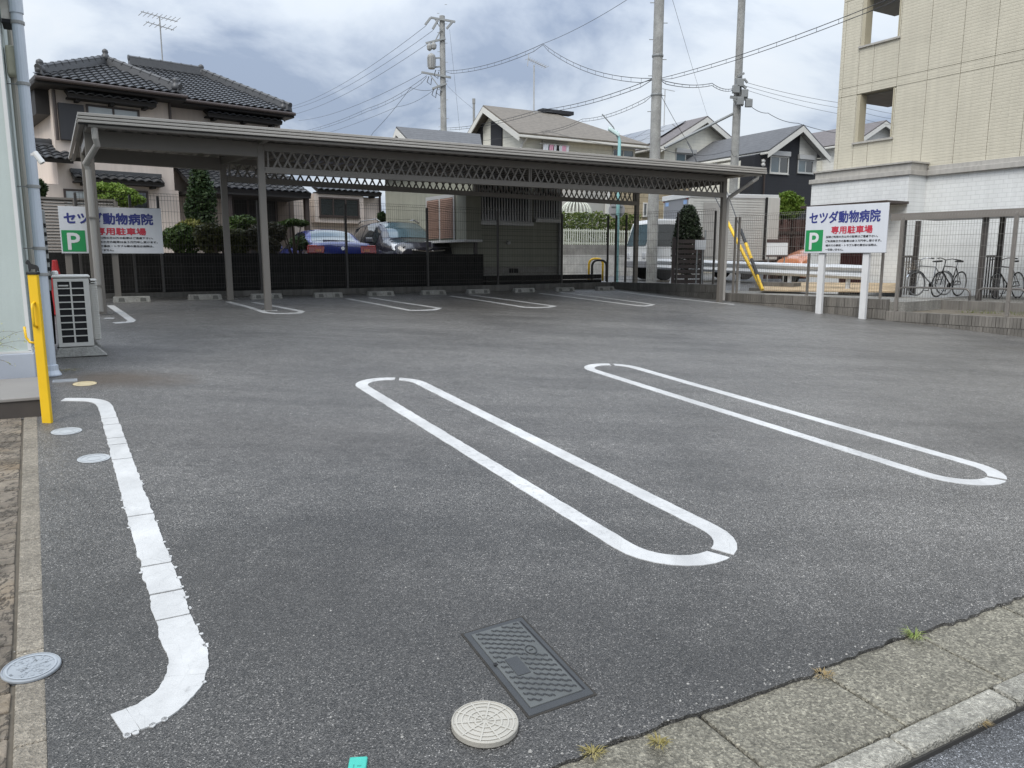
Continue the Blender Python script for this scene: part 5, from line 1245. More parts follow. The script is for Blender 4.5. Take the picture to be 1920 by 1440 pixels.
def gable_front(name, apex, left, right, depth, az, back, wall, roofm, label, ov=.45, over_l=.5, roof_ext=0):
    """gable end facing the camera. apex/left/right: pixels of the roof edge on the gable plane"""
    f = FR(name, (*at(left[0], 400, depth).xy, .9), az, label, 'house')
    A = f.px(*apex, -ov); Lp = f.px(*left, -ov); Rp = f.px(*right, -ov)
    ax, aZ = A; lx, lz_ = Lp; rx, rz_ = Rp
    zl = lz_; slope_l = (aZ - lz_) / (ax - lx); slope_r = (aZ - rz_) / (rx - ax)
    wl, wr = lx + over_l, rx - over_l
    pts = [(wl, 0, -.2), (wr, 0, -.2), (wr, 0, rz_ + over_l * slope_r - .16), (ax, 0, aZ - .16), (wl, 0, lz_ + over_l * slope_l - .16)]
    MB().prism(pts, (0, back - ov, 0)).build('wall', wall, f, fix=True)
    slab('roof', roofm, f, [(lx, -ov, lz_), (ax, -ov, aZ), (ax, back, aZ), (lx, back, lz_)], .07); slab('roof', roofm, f, [(ax, -ov, aZ), (rx, -ov, rz_), (rx, back, rz_), (ax, back, aZ)], .07)
    for (x0, z0_, x1_, z1_) in ((lx, lz_, ax, aZ), (ax, aZ, rx, rz_)):
        MB().prism([(x0, -ov - .012, z0_ - .075), (x1_, -ov - .012, z1_ - .075), (x1_, -ov - .012, z1_ - .33), (x0, -ov - .012, z0_ - .33)], (0, .04, 0)).build('bargeboard', M_FASC, f, fix=True)
        MB().prism([(x0, -ov + .03, z0_ - .12), (x1_, -ov + .03, z1_ - .12), (x1_, 0, z1_ - .12), (x0, 0, z0_ - .12)], (0, 0, -.03)).build('soffit', M_SOFF, f, fix=True)
    for x, z, s_ in ((lx, lz_, -1), (rx, rz_, 1)): MB().box(x - .06, x + .06, -ov, back, z - .18, z - .08).build('gutter', M_FASC, f, bev=.02)
    f.A = (ax, aZ); f.Lp = (lx, lz_); f.Rp = (rx, rz_); f.wl = wl; f.wr = wr
    return f
def wpx(f, u0, v0, u1, v1, panes, glass, shutter=False, y=0.0, fm=M_ALU, fw=.05, sill=True):
    vm, um = (v0 + v1) / 2, (u0 + u1) / 2
    return window(f, f.px(u0, vm, y)[0], f.px(u1, vm, y)[0], f.px(um, v1, y)[1], f.px(um, v0, y)[1], y, fm, panes, glass, fw, shutter, sill)
SH = gable_front('solar_roof_house', (1327, 217), (1240, 272), (1402, 282), 40, 62, 12.5, M_CRW, M_SHP, 'cream gabled house with dark solar panels on its left roof slope', over_l=.55)
wpx(SH, 1266, 288, 1303, 309, 2, (G_BLUE, G_DARK), True); wpx(SH, 1328, 290, 1365, 312, 2, (G_BLUE, G_DARK), True)
a = Vector((SH.Lp[0], 0, SH.Lp[1])); b = Vector((SH.A[0], 0, SH.A[1])); up_ = (b - a); nn_ = Vector((-up_.z, 0, up_.x)).normalized()
M_SOLAR = m_glass('solar_cell', (.010, .012, .020), .1)
for i in range(6):
    for j in range(3):
        p0 = a + up_ * (.12 + j * .27); y0 = .9 + i * 1.55; o = nn_ * .06
        pts = [p0 + o + Vector((0, y0, 0)), p0 + up_ * .26 + o + Vector((0, y0, 0)), p0 + up_ * .26 + o + Vector((0, y0 + 1.5, 0)), p0 + o + Vector((0, y0 + 1.5, 0))]
        MB().prism(pts, nn_ * .03).build('solar_panel', M_SOLAR, SH, fix=True)
x0, x1_ = SH.px(1362, 350)[0], SH.px(1404, 350)[0]; MB().box(x0, x1_, -.02, .1, -.1, SH.px(1380, 322)[1]).build('brown_panel', M_BRW, SH)
# aerial, chimney pipe
q = SH.l(at(1245, 232, 46)); MB().tube([(q.x, q.y, q.z - 1.6), (q.x, q.y, SH.l(at(1245, 167, 46)).z)], .03, 5).tube([(q.x - .7, q.y, SH.l(at(1245, 167, 46)).z + .03), (q.x + .7, q.y, SH.l(at(1245, 167, 46)).z - .05)], .02, 4).build('aerial', M_ALU, SH)
DH = gable_front('charcoal_house', (1507, 233), (1441, 281), (1558, 291), 36, 62, 8.5, M_WSW, M_SHG, 'gabled house with a charcoal left half and white right half', over_l=.4)
xm = DH.px(1498, 280)[0]; zl = DH.Lp[1]
sl = (DH.A[1] - DH.Lp[1]) / (DH.A[0] - DH.Lp[0])
MB().prism([(DH.wl - .8, -.03, -.2), (xm, -.03, -.2), (xm, -.03, DH.Lp[1] + (xm - DH.Lp[0]) * sl - .2), (DH.wl, -.03, DH.Lp[1] + .4 * sl - .2), (DH.wl - .8, -.03, DH.Lp[1] - .2)], (0, 1.2, 0)).build('charcoal_wall', M_CHW, DH, fix=True)
MB().box(xm, DH.wr - .02, -.028, .5, -.2, DH.px(1525, 323)[1]).build('charcoal_wall', M_CHW, DH)
wpx(DH, 1443, 293, 1478, 326, 2, (G_BLUE, G_DARK), True, -.03, M_FASC, .06); wpx(DH, 1495, 300, 1524, 325, 2, (G_BLUE, G_DARK), True, -.03, M_ALU)
x0, x1_ = DH.px(1388, 320, .8)[0], DH.px(1416, 320, .8)[0]; MB().box(x0, x1_ + .2, .8, 4, -.2, DH.Lp[1] - .35).build('cream_wing', M_CRW, DH); window(DH, DH.px(1397, 305, .8)[0], DH.px(1409, 305, .8)[0], DH.px(1403, 316, .8)[1], DH.px(1403, 300, .8)[1], .8, M_BROWN, 1, (G_DARK,))
for k in range(2): z = DH.px(1430, 302 + k * 7, -.03)[1]; MB().lathe([(.09, 0), (.10, .06), (.05, .12)], (0, 0, 0), 10).build('vent_cap', M_WHITE, DH, loc=(DH.px(1430, 305, -.03)[0], -.031, z), rot=(R(90), 0, 0))
MB().tube([(DH.px(1434, 320, -.1)[0], -.1, -.1), (DH.px(1434, 320, -.1)[0], -.1, DH.Lp[1] - .3)], .04, 6).build('downpipe', M_BROWN, DH)
FH = gable_front('mauve_roof_house', (1662, 225), (1604, 265), (1726, 272), 44, 62, 9, M_WSW, M_SHP, 'white gabled house with mauve roof seen through the lower opening of the tan building', over_l=.4)
x0 = FH.px(1572, 300, 2)[0]; MB().box(x0 - 2.2, FH.wl, 2.0, 8, -.2, FH.Lp[1] - .3).build('side_wing', M_CRW, FH)
window(FH, FH.px(1550, 300, 2)[0], FH.px(1562, 300, 2)[0], FH.px(1556, 312, 2)[1], FH.px(1556, 290, 2)[1], 2.0, M_BROWN, 1, (G_DARK,))
# cream house with its long roof slope towards the camera and gable to the left
def gable_left(name, back_low, apex, front_low, ridge_end, eave_end, depth, az, wall, roofm, label, hip=True):
    f = FR(name, (*at(front_low[0], 400, depth).xy, .9), az, label, 'house'); f.z_eave = f.px(*front_low)[1]
    yb = pxx(f, back_low[0], back_low[1])[0]; ya, za = pxx(f, *apex)
    xe_ = f.px(*eave_end)[0]; xr_ = f.px(ridge_end[0], ridge_end[1], ya)[0]; ze = f.z_eave; zb = ze + .0
    ov = .5
    MB().prism([(ov, ov, -.2), (ov, yb - ov, -.2), (ov, yb - ov, zb), (ov, ya, za - .25), (ov, ov, ze)], ((xe_ if hip else xr_) - 2 * ov, 0, 0)).build('wall', wall, f, fix=True) if not hip else None
    if hip:
        MB().prism([(ov, ov, -.2), (ov, yb - ov, -.2), (ov, yb - ov, zb), (ov, ya, za - .25), (ov, ov, ze)], (max(xr_ - ov, .5), 0, 0)).build('wall', wall, f, fix=True)
        MB().box(max(xr_, 1) + .001, xe_ - ov, ov + .002, yb - ov, -.2, ze).build('wall', wall, f)
    xr2 = xr_
    slab('roof', roofm, f, [(0, 0, ze), (xe_, 0, ze), (xr2, ya, za), (0, ya, za)], .08); slab('roof', roofm, f, [(0, yb, zb), (xe_, yb, zb), (xr2, ya, za), (0, ya, za)], .08)
    if hip: slab('roof', roofm, f, [(xe_, 0, ze), (xe_, yb, zb), (xr2, ya, za)], .08)
    for (y0, z0_, y1_, z1_) in ((0, ze, ya, za), (ya, za, yb, zb)): MB().prism([(-.03, y0, z0_ - .085), (-.03, y1_, z1_ - .085), (-.03, y1_, z1_ - .36), (-.03, y0, z0_ - .36)], (.05, 0, 0)).build('bargeboard', M_FASC, f, fix=True)
    MB().box(0, xe_, -.06, .06, ze - .2, ze - .09).build('gutter', M_FASC, f, bev=.02); MB().box(.03, xe_ - .05, .06, .5, ze - .16, ze - .12).build('soffit', M_SOFF, f)
    f.ya, f.za, f.yb, f.ov, f.xe = ya, za, yb, ov, xe_
    return f
CH = gable_left('cream_house', (858, 272), (906, 197), (973, 248), (1037, 208), (1218, 270), 36, 60, M_CRW, M_SHB, 'large cream house with brown shingle roof and two dark gable strips')
for (u, v0, v1) in ((896, 232, 278), (932, 225, 280)):
    y, z1_ = pxx(CH, u, v0, .5); _, z0_ = pxx(CH, u, v1, .5); o = MB().box(.44, .52, y - .55, y + .55, z0_, z1_).build('dark_strip', M_CHW, CH)
for (u0, v0, u1, v1, g) in ((1016, 268, 1062, 296, (G_DARK, G_DARK)), (1148, 280, 1188, 302, (G_DARK, G_BLUE))): wpx(CH, u0, v0, u1, v1, 2, g, True, .5, M_FASC)
xp, zp = CH.px(983, 258, .4); MB().tube([(xp, .15, CH.z_eave - .15), (xp - .1, .4, zp - .3), (xp - .25, .44, zp - .7), (xp - .25, .44, 0)], .06, 8).build('downpipe', M_FASC, CH)
# laundry at the window
M_PKC = pm('pink_cloth', (.60, .32, .42), .9, .15, 10); M_WHC = pm('white_cloth', (.62, .64, .68), .9, .08, 10)
lr = CH.w((CH.px(1015, 272, .1)[0], .1, CH.px(1040, 271, .1)[1]))
LR = FR('laundry_rail', lr, 60, 'washing hung on a rail below the eaves of the cream house', 'laundry'); s = 36 / FPX
MB().tube([(-.1, 0, 0), (1.65, 0, 0)], .02, 6).build('rail', M_ALU, LR)
for x0, w, h, mt in ((.12, .28, .66, M_WHC), (.46, .22, .60, M_PKC), (.72, .12, .5, M_WHC), (1.0, .16, .3, M_WHC), (1.14, .24, .5, M_PKC), (1.4, .14, .48, M_WHC)):
    r_ = []
    for i in range(5): r_.append([(x0 + w * j / 6, .03 * math.sin(j * 2.1 + i), -.02 - h * i / 4 + (.02 * math.sin(j) if i == 4 else 0)) for j in range(7)])
    MB().grid(r_).build('cloth', mt, LR, smooth=True)
q = CH.l(at(1001, 205, 40)); zt_ = CH.l(at(1001, 122, 40)).z; MB().tube([(q.x, q.y, q.z - .3), (q.x, q.y, zt_)], .035, 6).build('aerial_mast', M_ALU, CH)
mb = MB().tube([(q.x - .35, q.y, zt_ + .25), (q.x + .7, q.y, zt_ - .02)], .02, 5)
for i in range(9): x = q.x - .35 + 1.05 * i / 8; mb.tube([(x, q.y - .25, zt_ + .25 - .27 * i / 8), (x, q.y + .25, zt_ + .25 - .27 * i / 8)], .012, 4)
mb.tube([(q.x - .38, q.y, zt_ - .1), (q.x - .3, q.y, zt_ + .5)], .02, 4).build('aerial', M_ALU, CH)
MB().box(CH.px(1022, 205, CH.ya)[0] - .3, CH.px(1022, 205, CH.ya)[0] + 1.6, CH.ya - .25, CH.ya + .25, CH.za - .05, CH.za + .12).build('ridge_vent', M_CHW, CH)
# grey house
KH = gable_left('grey_house', (726, 270), (743, 237), (777, 271), (900, 247), (905, 276), 33, 60, M_GRW, M_SHG, 'grey house with dark shingle roof and white gable edge left of the cream house', hip=False)
for u0, u1, v0, v1 in ((736, 742, 374, 412), (758, 765, 368, 410)): wpx(KH, u0, v0, u1, v1, 1, (G_CURT,), False, .5, M_FASC, .04)
MB().box(KH.px(744, 400, .5)[0], KH.px(765, 400, .5)[0], .36, .5, KH.px(750, 404, .5)[1], KH.px(750, 401, .5)[1]).build('ledge', M_FASC, KH)
rp = FR('flue_pipe', (*at(890, 400, 47).xy, .9), 60, 'thin dark flue pipe rising behind the cream house gable', 'flue'); MB().lathe([(.07, 0), (.07, 9.0), (.09, 9.02), (.09, 9.3)], (0, 0, 0), 12).build('pipe', M_GREYM, rp); rp.e.location.z = at(890, 185, 47).z - 9.3

# ================================================================== TAN BUILDING
TB = FR('tan_building', (*at(1640, 500, 21.5).xy, .8), 150, 'tall tan panelled apartment building with two see-through openings', 'building')
M_TAN = m_siding('tan_siding', (.59, .55, .445), 150, .36, .075, .012, .95, .5)
M_TANB = pm('tan_joint', (.22, .20, .15), .8); M_TANT = pm('tan_trim', (.46, .415, .305), .6, .05, 4); M_CORN = pm('grey_cornice', (.44, .42, .385), .7, .1, 2, .1, 80, streak=.15)
def X(u, v=200): return TB.px(u, v)[0]
def Z(u, v): return TB.px(u, v)[1]
xL = X(1570); cols = [xL, X(1577), X(1605), X(1678), X(1734), X(1795), X(1857), X(1921)]
step = cols[-1] - cols[-2]
while cols[-1] < cols[3] + 14: cols.append(cols[-1] + step)
zc = Z(1640, 322); zo0, zo1 = Z(1640, 262), Z(1640, 172); l2, l1 = Z(1681, 161.7), Z(1681, 144.5); st_ = (Z(1645, 79) - Z(1640, 262))
levels = []
for k in range(4): levels += [(l2 + k * st_, l1 + k * st_)]
zmax = l1 + 2.6 * st_
xo0, xo1 = X(1606, 215), X(1674, 215)
# backing wall with openings
bk_ = MB(); bk_.box(xL + .012, xo0 - .012, .02, .22, zc - .3, zmax).box(xo1 + .012, cols[-1], .02, .22, zc - .3, zmax)
zprev = zc - .3
for k in range(3):
    a, b = zo0 + k * st_, zo1 + k * st_; bk_.box(xo0 - .012, xo1 + .012, .02, .22, zprev, a - .01); zprev = b + .01
bk_.box(xo0 - .012, xo1 + .012, .02, .22, zprev, zmax).build('backing_wall', M_TANB, TB)
MB().box(xo1 + .3, cols[-1], .22, 9, -.5, zmax).build('rear_block', M_TAN, TB)
rowz = [zc - .05]
for a, b in levels: rowz += [a, b]
rowz = [z for z in rowz if z < zmax] + [zmax]
g2 = .006
def panel(x0, x1_, z0_, z1_):
    if x1_ - x0 > .03 and z1_ - z0_ > .03: MB().box(x0 + g2, x1_ - g2, 0, .019, z0_ + g2, z1_ - g2).build('wall_panel', M_TAN, TB)
for i in range(len(cols) - 1):
    x0, x1_ = cols[i], cols[i + 1]
    for r in range(len(rowz) - 1):
        z0_, z1_ = rowz[r], rowz[r + 1]
        if i == 2:
            hit = None
            for k in range(3):
                a, b = zo0 + k * st_, zo1 + k * st_
                if a < z1_ and b > z0_: hit = (a, b)
            xs2 = x0 + (x1_ - x0) * .38
            if hit:
                a, b = hit; panel(x0, xs2, z0_, a); panel(xs2, x1_, z0_, a); panel(x0, x1_, b, z1_); panel(x0, xo0, a, b); panel(xo1, x1_, a, b)
            else: panel(x0, xs2, z0_, z1_); panel(xs2, x1_, z0_, z1_)
        else: panel(x0, x1_, z0_, z1_)
for k in range(3):
    a, b = zo0 + k * st_, zo1 + k * st_
    MB().box(xo0 - .06, xo1 + .06, -.05, .24, a - .05, a).build('opening_sill', M_CORN, TB)
    MB().box(xo0, xo0 + .10, -.012, .26, a, b).build('opening_jamb', M_TANT, TB); MB().box(xo1 - .03, xo1, -.012, .26, a, b).build('opening_jamb', M_TANT, TB)
    MB().box(xL + .05, xo1 + .31, .225, 2.2, b - .02, b + .22).build('gallery_slab', pm('slab_concrete', (.26, .25, .23), .8), TB)
MB().box(xL - .0, xL + .22, .222, .5, zc - .3, zmax).build('end_pier', M_TAN, TB)
# white tiled ground floor
M_WT = m_siding('white_tile', (.76, .77, .76), 150, .21, .105, .008, .84, .4)
zlo = -.3
YP_ = -.75
xa = TB.px(1517, 430, YP_)[0]; xb = TB.px(1697, 430, YP_)[0]; zk = TB.px(1600, 338, YP_)[1]
MB().box(xa, xb, YP_, .9, zlo, zk).build('tiled_annex', M_WT, TB)
MB().box(xa - .06, xb + .06, YP_ - .06, .95, zk + .001, zk + .12).build('cornice', M_CORN, TB, bev=.008); MB().box(xa + .06, xb - .0, YP_ + .05, .9, zk + .121, zk + .30).build('cornice', M_CORN, TB, bev=.008); MB().box(xa + .02, xb + .04, YP_ + .0, .92, zk + .301, zk + .34).build('cornice', M_CORN, TB)
zk2 = Z(1826, 322)
MB().box(xb + .001, cols[-1], -.02, .24, zlo, zk2).build('tiled_base', M_WT, TB)
MB().box(xb + .06, cols[-1], -.12, .2, zk2 + .001, zk2 + .13).build('cornice', M_CORN, TB, bev=.008); MB().box(xb + .06, cols[-1], -.07, .2, zk2 + .131, zk2 + .24).build('cornice', M_CORN, TB)
xg0, xg1 = TB.px(1576, 500, YP_)[0], TB.px(1618, 500, YP_)[0]; zg1 = TB.px(1597, 474, YP_)[1]
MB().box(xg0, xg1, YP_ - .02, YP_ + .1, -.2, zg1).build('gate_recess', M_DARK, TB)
for k in range(14): x = xg0 + .03 + (xg1 - xg0 - .06) * k / 13; MB().box(x - .012, x + .012, YP_ - .05, YP_ - .022, -.1, zg1 - .02).build('gate_bar', pm('dark_red_bar', (.06, .02, .018), .5), TB)
MB().box(xa + .4, xb + .05, YP_ - .9, YP_ - .002, TB.px(1600, 389, YP_)[1], TB.px(1600, 389, YP_)[1] + .06).build('door_canopy', M_BROWN, TB)

# ================================================================== BICYCLE SHELTER, RAILS, BICYCLES
BS = FR('bicycle_shelter', RWF.w((sB, 2.1, .745)), azR, 'dark brown flat roofed bicycle shelter against the white tiled wall', 'shelter')
M_SHB2 = pm('dark_bronze', (.055, .047, .042), .45, .1)
def bsx(u, v=480, y=0.0): return BS.px(u, v, y)[0]
zb1 = BS.px(1760, 406)[1]
for u, y in ((1690, 0), (1842, 0), (1717, 1.6), (1874, 1.6)): x = bsx(u, 480, y); MB().box(x - .05, x + .05, y - .04, y + .04, 0, zb1).build('post', M_SHB2, BS)
x0 = bsx(1680, 408); MB().box(x0, x0 + 9, -.15, 2.0, zb1 + .001, zb1 + .07).build('roof', M_SHB2, BS); MB().box(x0 - .02, x0 + 9, -.19, -.151, zb1 - .06, zb1 + .09).build('fascia', pm('shelter_fascia', (.20, .18, .16), .45), BS)
for (u0, u1) in ((1692, 1716), (1848, 1872)):
    a, b = bsx(u0, 500, 1.7), bsx(u1, 500, 1.7); zz1 = BS.px(1704, 483, 1.7)[1]; MB().box(a, b, 1.68, 1.72, zz1, zz1 + .05).build('railing_top', M_SHB2, BS)
    for k in range(5): x = a + (b - a) * (k + .5) / 5; MB().box(x - .012, x + .012, 1.69, 1.71, 0, zz1).build('baluster', M_SHB2, BS)
M_HOOP = pm('hoop_steel', (.16, .15, .14), .4, .1, metal=.4)
def hoop(u0, u1, vt, y, label):
    a, z = RWF.px(u0, vt, y); b = RWF.px(u1, vt, y)[0]; f = FR('cycle_rail', RWF.w((a, y, .745)), azR, label, 'rail'); w = b - a; h = z - .745; r = .12
    pts = [(0, 0, 0), (0, 0, h - r)] + [(r - r * math.cos(t), 0, h - r + r * math.sin(t)) for t in (.4, .8, 1.2, 1.57)] + [(w - r + r * math.sin(t), 0, h - r + r * math.cos(t)) for t in (0, .4, .8, 1.2, 1.57)] + [(w, 0, 0)]
    MB().tube(pts, .022, 8).build('tube', M_HOOP, f, smooth=True)
hoop(1686, 1820, 538, 2.05, 'long low steel hoop rail in front of the silver bicycle'); hoop(1834, 1925, 540, 2.05, 'low steel hoop rail at the right edge in front of a black bicycle')
def bicycle(origin, az, label, fm, tm, lean=0.0, basket=False, drop=False):
    f = FR('bicycle', origin, az, label, 'bicycle', 'bicycles in the shelter'); f.e.rotation_euler = (R(lean), 0, R(90 - az)); f.e.scale = (.86, .86, .86); r = .33; WB = 1.04
    for x in (0, WB):
        ring = [(x + r * math.cos(a), 0, r + r * math.sin(a)) for a in [2 * math.pi * i / 28 for i in range(28)]]
        w = MB().tube(ring + [ring[0]], .017, 6, caps=False).build('wheel', tm, f, smooth=True)
        mb = MB()
        for i in range(14): a = 2 * math.pi * i / 14; mb.tube([(x + .02 * math.cos(a + 1.2), 0, r + .02 * math.sin(a + 1.2)), (x + (r - .02) * math.cos(a), 0, r + (r - .02) * math.sin(a))], .0022, 3)
        rim = [(x + (r - .022) * math.cos(a), 0, r + (r - .022) * math.sin(a)) for a in [2 * math.pi * i / 28 for i in range(28)]]; mb.tube(rim + [rim[0]], .008, 4, caps=False).build('spokes', M_RIM if not drop else M_TRIM, w)
    bb_, st_, hd, hb = (.43, 0, .28), (.30, 0, .78), (.90, 0, .82), (.94, 0, .68)
    MB().tube([bb_, st_], .016, 6).tube([st_, hd], .016, 6).tube([bb_, hb], .018, 6).tube([(0, .05, r), bb_], .010, 5).tube([(0, -.05, r), bb_], .010, 5).tube([(0, .04, r), st_], .009, 5).tube([(0, -.04, r), st_], .009, 5).tube([hd, hb], .02, 6).build('frame', fm, f)
    MB().tube([hb, (.97, .05, .58), (WB, .05, r)], .012, 5).tube([hb, (.97, -.05, .58), (WB, -.05, r)], .012, 5).build('fork', fm, f)
    MB().tube([st_, (.27, 0, .92)], .013, 6).build('seat_post', M_CHROME, f)
    MB().hull8([(.12, -.08, .92), (.42, -.02, .92), (.42, .02, .92), (.12, .08, .92), (.12, -.075, .97), (.42, -.015, .955), (.42, .015, .955), (.12, .075, .97)]).build('saddle', M_TRIM, f, bev=.015)
    MB().tube([hd, (.88, 0, .98)], .014, 6).tube([(.80, -.29, 1.0), (.86, -.15, 1.02), (.88, 0, .98), (.86, .15, 1.02), (.80, .29, 1.0)], .012, 6).build('handlebar', M_CHROME if basket else M_TRIM, f)
    for s_ in (-1, 1): MB().tube([(.82, s_ * .22, 1.01), (.70, s_ * .30, .99)], .018, 6).build('grip', M_TRIM, f)
    MB().lathe([(.09, -.006), (.09, .006)], (0, 0, 0), 16).build('chainring', M_TRIM, f, loc=(.43, -.05, .28), rot=(R(90), 0, 0)); MB().tube([(.43, -.06, .28), (.52, -.07, .14)], .010, 5).box(.48, .57, -.16, -.07, .125, .145).tube([(.43, .06, .28), (.34, .07, .42)], .010, 5).box(.30, .39, .07, .16, .41, .43).build('crank', M_TRIM, f)
    if basket:
        mb = MB()
        for z, g in ((.70, .13), (.78, .145), (.86, .16), (.94, .17)): mb.tube([(1.0, -g, z), (1.0 + g * 1.7, -g, z), (1.0 + g * 1.7, g, z), (1.0, g, z), (1.0, -g, z)], .005, 4)
        for i in range(6):
            y = -.13 + .052 * i; mb.tube([(1.22, y, .70), (1.29, y * 1.3, .94)], .004, 3).tube([(1.0, y, .70), (1.0, y * 1.3, .94)], .004, 3)
            x = 1.0 + .044 * i; mb.tube([(x, -.13, .70), (x * 1.02, -.17, .94)], .004, 3).tube([(x, .13, .70), (x * 1.02, .17, .94)], .004, 3)
        mb.build('basket', M_CHROME, f)
        for x in (0, WB): arc = [(x + .37 * math.cos(a), 0, r + .37 * math.sin(a)) for a in [.5 + i * .25 for i in range(10)]]; MB().grid([[(p[0], -.028, p[2]) for p in arc], [(p[0], .028, p[2]) for p in arc]]).build('mudguard', M_CHROME, f)
    return f
M_SILV = pm('silver_frame', (.50, .51, .52), .3, .05, metal=.5); M_BLKF = pm('black_frame', (.014, .014, .016), .35, .1)
def bpos(u, v, y): w = RWF.w((RWF.px(u, v, y)[0], y, .746)); return w
bicycle(bpos(1770, 551, 4.5), 250, 'silver city bicycle with wire basket, leftmost in the shelter', M_SILV, pm('grey_tyre', (.30, .30, .29), .7), 6, True)
bicycle(bpos(1795, 553, 4.2), 238, 'black bicycle with its saddle clear beside the silver one', M_BLKF, M_TYRE, -5)
bicycle(bpos(1908, 556, 4.1), 238, 'black bicycle behind the fence post at the right edge', M_BLKF, M_TYRE, 4)
# ================================================================== UTILITY POLES AND WIRES
M_POLE = m_concrete('pole_concrete', (.36, .36, .345), .06)
M_STEEL = pm('galvanised_steel', (.26, .27, .27), .5, .12, 5, metal=.3); M_CABLE = pm('cable', (.05, .052, .055), .6, .1)
def upole(u, v, d, r0, r1, ztop, label):
    b = at(u, v, d); b.z = gl(b.x, b.y); f = FR('utility_pole', b, 90, label, 'utility pole')
    MB().tube([(0, 0, -.1), (0, 0, ztop * .5), (0, 0, ztop)], r0, 16, r1).build('shaft', M_POLE, f, smooth=False); return f
PA = upole(1221, 527, 23.6, .165, .13, 12.5, 'thick concrete utility pole in front, rising past the top of the picture')
PC = upole(1373, 400, 34, .185, .14, 15, 'tall concrete utility pole with a cluster of junction gear near the white gables')
PL = upole(834, 400, 45, .20, .15, at(830, 30, 45).z - .95, 'utility pole with transformer and crossarms above the grey shingle roof')
def onp(f, u, v): q = at(u, v, f.o.y); return f.l(q)
for z in range(2, 13):
    for s_ in (-1, 1): MB().tube([(s_ * .14, 0, z + (.0 if s_ < 0 else .45)), (s_ * .26, 0, z + (.0 if s_ < 0 else .45))], .012, 5).build('step_bolt', M_STEEL, PA)
for v in (105, 178): z = onp(PA, 1230, v).z; MB().lathe([(.165, -.03), (.17, 0), (.165, .03)], (0, 0, z), 16).build('band', M_STEEL, PA)
for z in range(3, 15):
    for s_ in (-1, 1): MB().tube([(s_ * .15, 0, z + (.0 if s_ < 0 else .45)), (s_ * .28, 0, z + (.0 if s_ < 0 else .45))], .014, 5).build('step_bolt', M_STEEL, PL)
def arm(f, u0, v0, u1, v1, name='crossarm', r=.05, y=-.2):
    a, b = onp(f, u0, v0), onp(f, u1, v1); return MB().tube([(a.x, y, a.z), (b.x, y, b.z)], r, 4).build(name, M_STEEL, f)
arm(PL, 808, 35, 854, 43, r=.07); arm(PL, 799, 83, 836, 74, r=.07); arm(PL, 791, 137, 846, 147, r=.07); arm(PL, 811, 168, 838, 158, r=.07); arm(PL, 816, 38, 830, 60, 'brace', .035); arm(PL, 808, 143, 829, 172, 'brace', .035); arm(PL, 815, 82, 827, 58, 'brace', .035)
for u, v, u1, v1 in ((808, 36, 798, 49), (822, 40, 812, 57), (849, 43, 838, 56)): arm(PL, u, v, u1, v1, 'insulator', .075, -.22)
q = onp(PL, 810, 117); tr = MB().lathe([(.17, -.40), (.20, -.36), (.22, .25), (.20, .32), (.12, .38), (.05, .42)], (q.x, -.25, q.z), 16).build('transformer', M_GREYM, PL)
for k in range(8): a = k * math.pi / 4; MB().box(q.x + .23 * math.cos(a) - .01, q.x + .23 * math.cos(a) + .01, -.25 + .23 * math.sin(a) - .02, -.25 + .23 * math.sin(a) + .02, q.z - .3, q.z + .2).build('cooling_fin', M_GREYM, tr)
arm(PL, 814, 110, 830, 109, 'bracket', .05, -.1); arm(PL, 815, 127, 830, 125, 'bracket', .05, -.1)
for u, v in ((806, 90), (814, 88)): q = onp(PL, u, v); MB().lathe([(.05, -.2), (.14, -.12), (.16, .05), (.06, .2)], (q.x, -.2, q.z), 8).build('cutout_switch', M_GREYM, PL)
for u, v in ((805, 152), (818, 140), (814, 176), (822, 172)): q = onp(PL, u, v); MB().tube([(q.x, -.2, q.z + .2), (q.x - .1, -.25, q.z - .1), (q.x + .1, -.2, q.z - .25), (q.x + .15, -.2, q.z + .1)], .025, 5).build('jumper_loop', M_CABLE, PL)
# junction gear on the far pole
for (u0, v0, u1, v1, r) in ((1380, 146, 1392, 140, .06), (1379, 150, 1380, 178, .10), (1366, 184, 1404, 190, .07), (1385, 160, 1396, 168, .07), (1372, 188, 1390, 200, .06), (1392, 150, 1398, 158, .05), (1390, 172, 1402, 196, .04)): arm(PC, u0, v0, u1, v1, 'junction_gear', r, -.25)
for u, v in ((1384, 158), (1376, 170), (1392, 178), (1384, 192), (1400, 196)): q = onp(PC, u, v); MB().box(q.x - .14, q.x + .14, -.38, -.2, q.z - .16, q.z + .16).build('junction_box', M_STEEL, PC, bev=.02)
MB().tube([onp(PC, 1375, 213), PC.l(at(1246, 277, 33))], .06, 6).build('strut', M_STEEL, PC)
def wire(pts, r, sag, label, twin=0.0, hang=0):
    """pts = [(u, v, depth)...] measured points of one span"""
    P_ = [at(*p) for p in pts]; f = FR('overhead_wire', P_[0], 90, label, 'wire'); out_ = []
    for i in range(len(P_) - 1):
        for k in range(14): t = k / 14; p = P_[i].lerp(P_[i + 1], t); p.z -= sag * 4 * t * (1 - t); out_.append(p - P_[0])
    out_.append(P_[-1] - P_[0]); r *= .42
    MB().tube(out_, r, 5).build('cable', M_CABLE, f, smooth=True)
    if twin:
        twin *= .8
        lo = [p - Vector((0, 0, twin * (1 if 0 < i < len(out_) - 1 else .3))) for i, p in enumerate(out_)]; MB().tube(lo, r * .95, 5).build('hung_cable', M_CABLE, f, smooth=True)
        for i in range(1, len(out_) - 1, max(1, int(len(out_) / hang))) if hang else (): MB().tube([out_[i], lo[i]], r * .55, 4).build('hanger', M_CABLE, f)
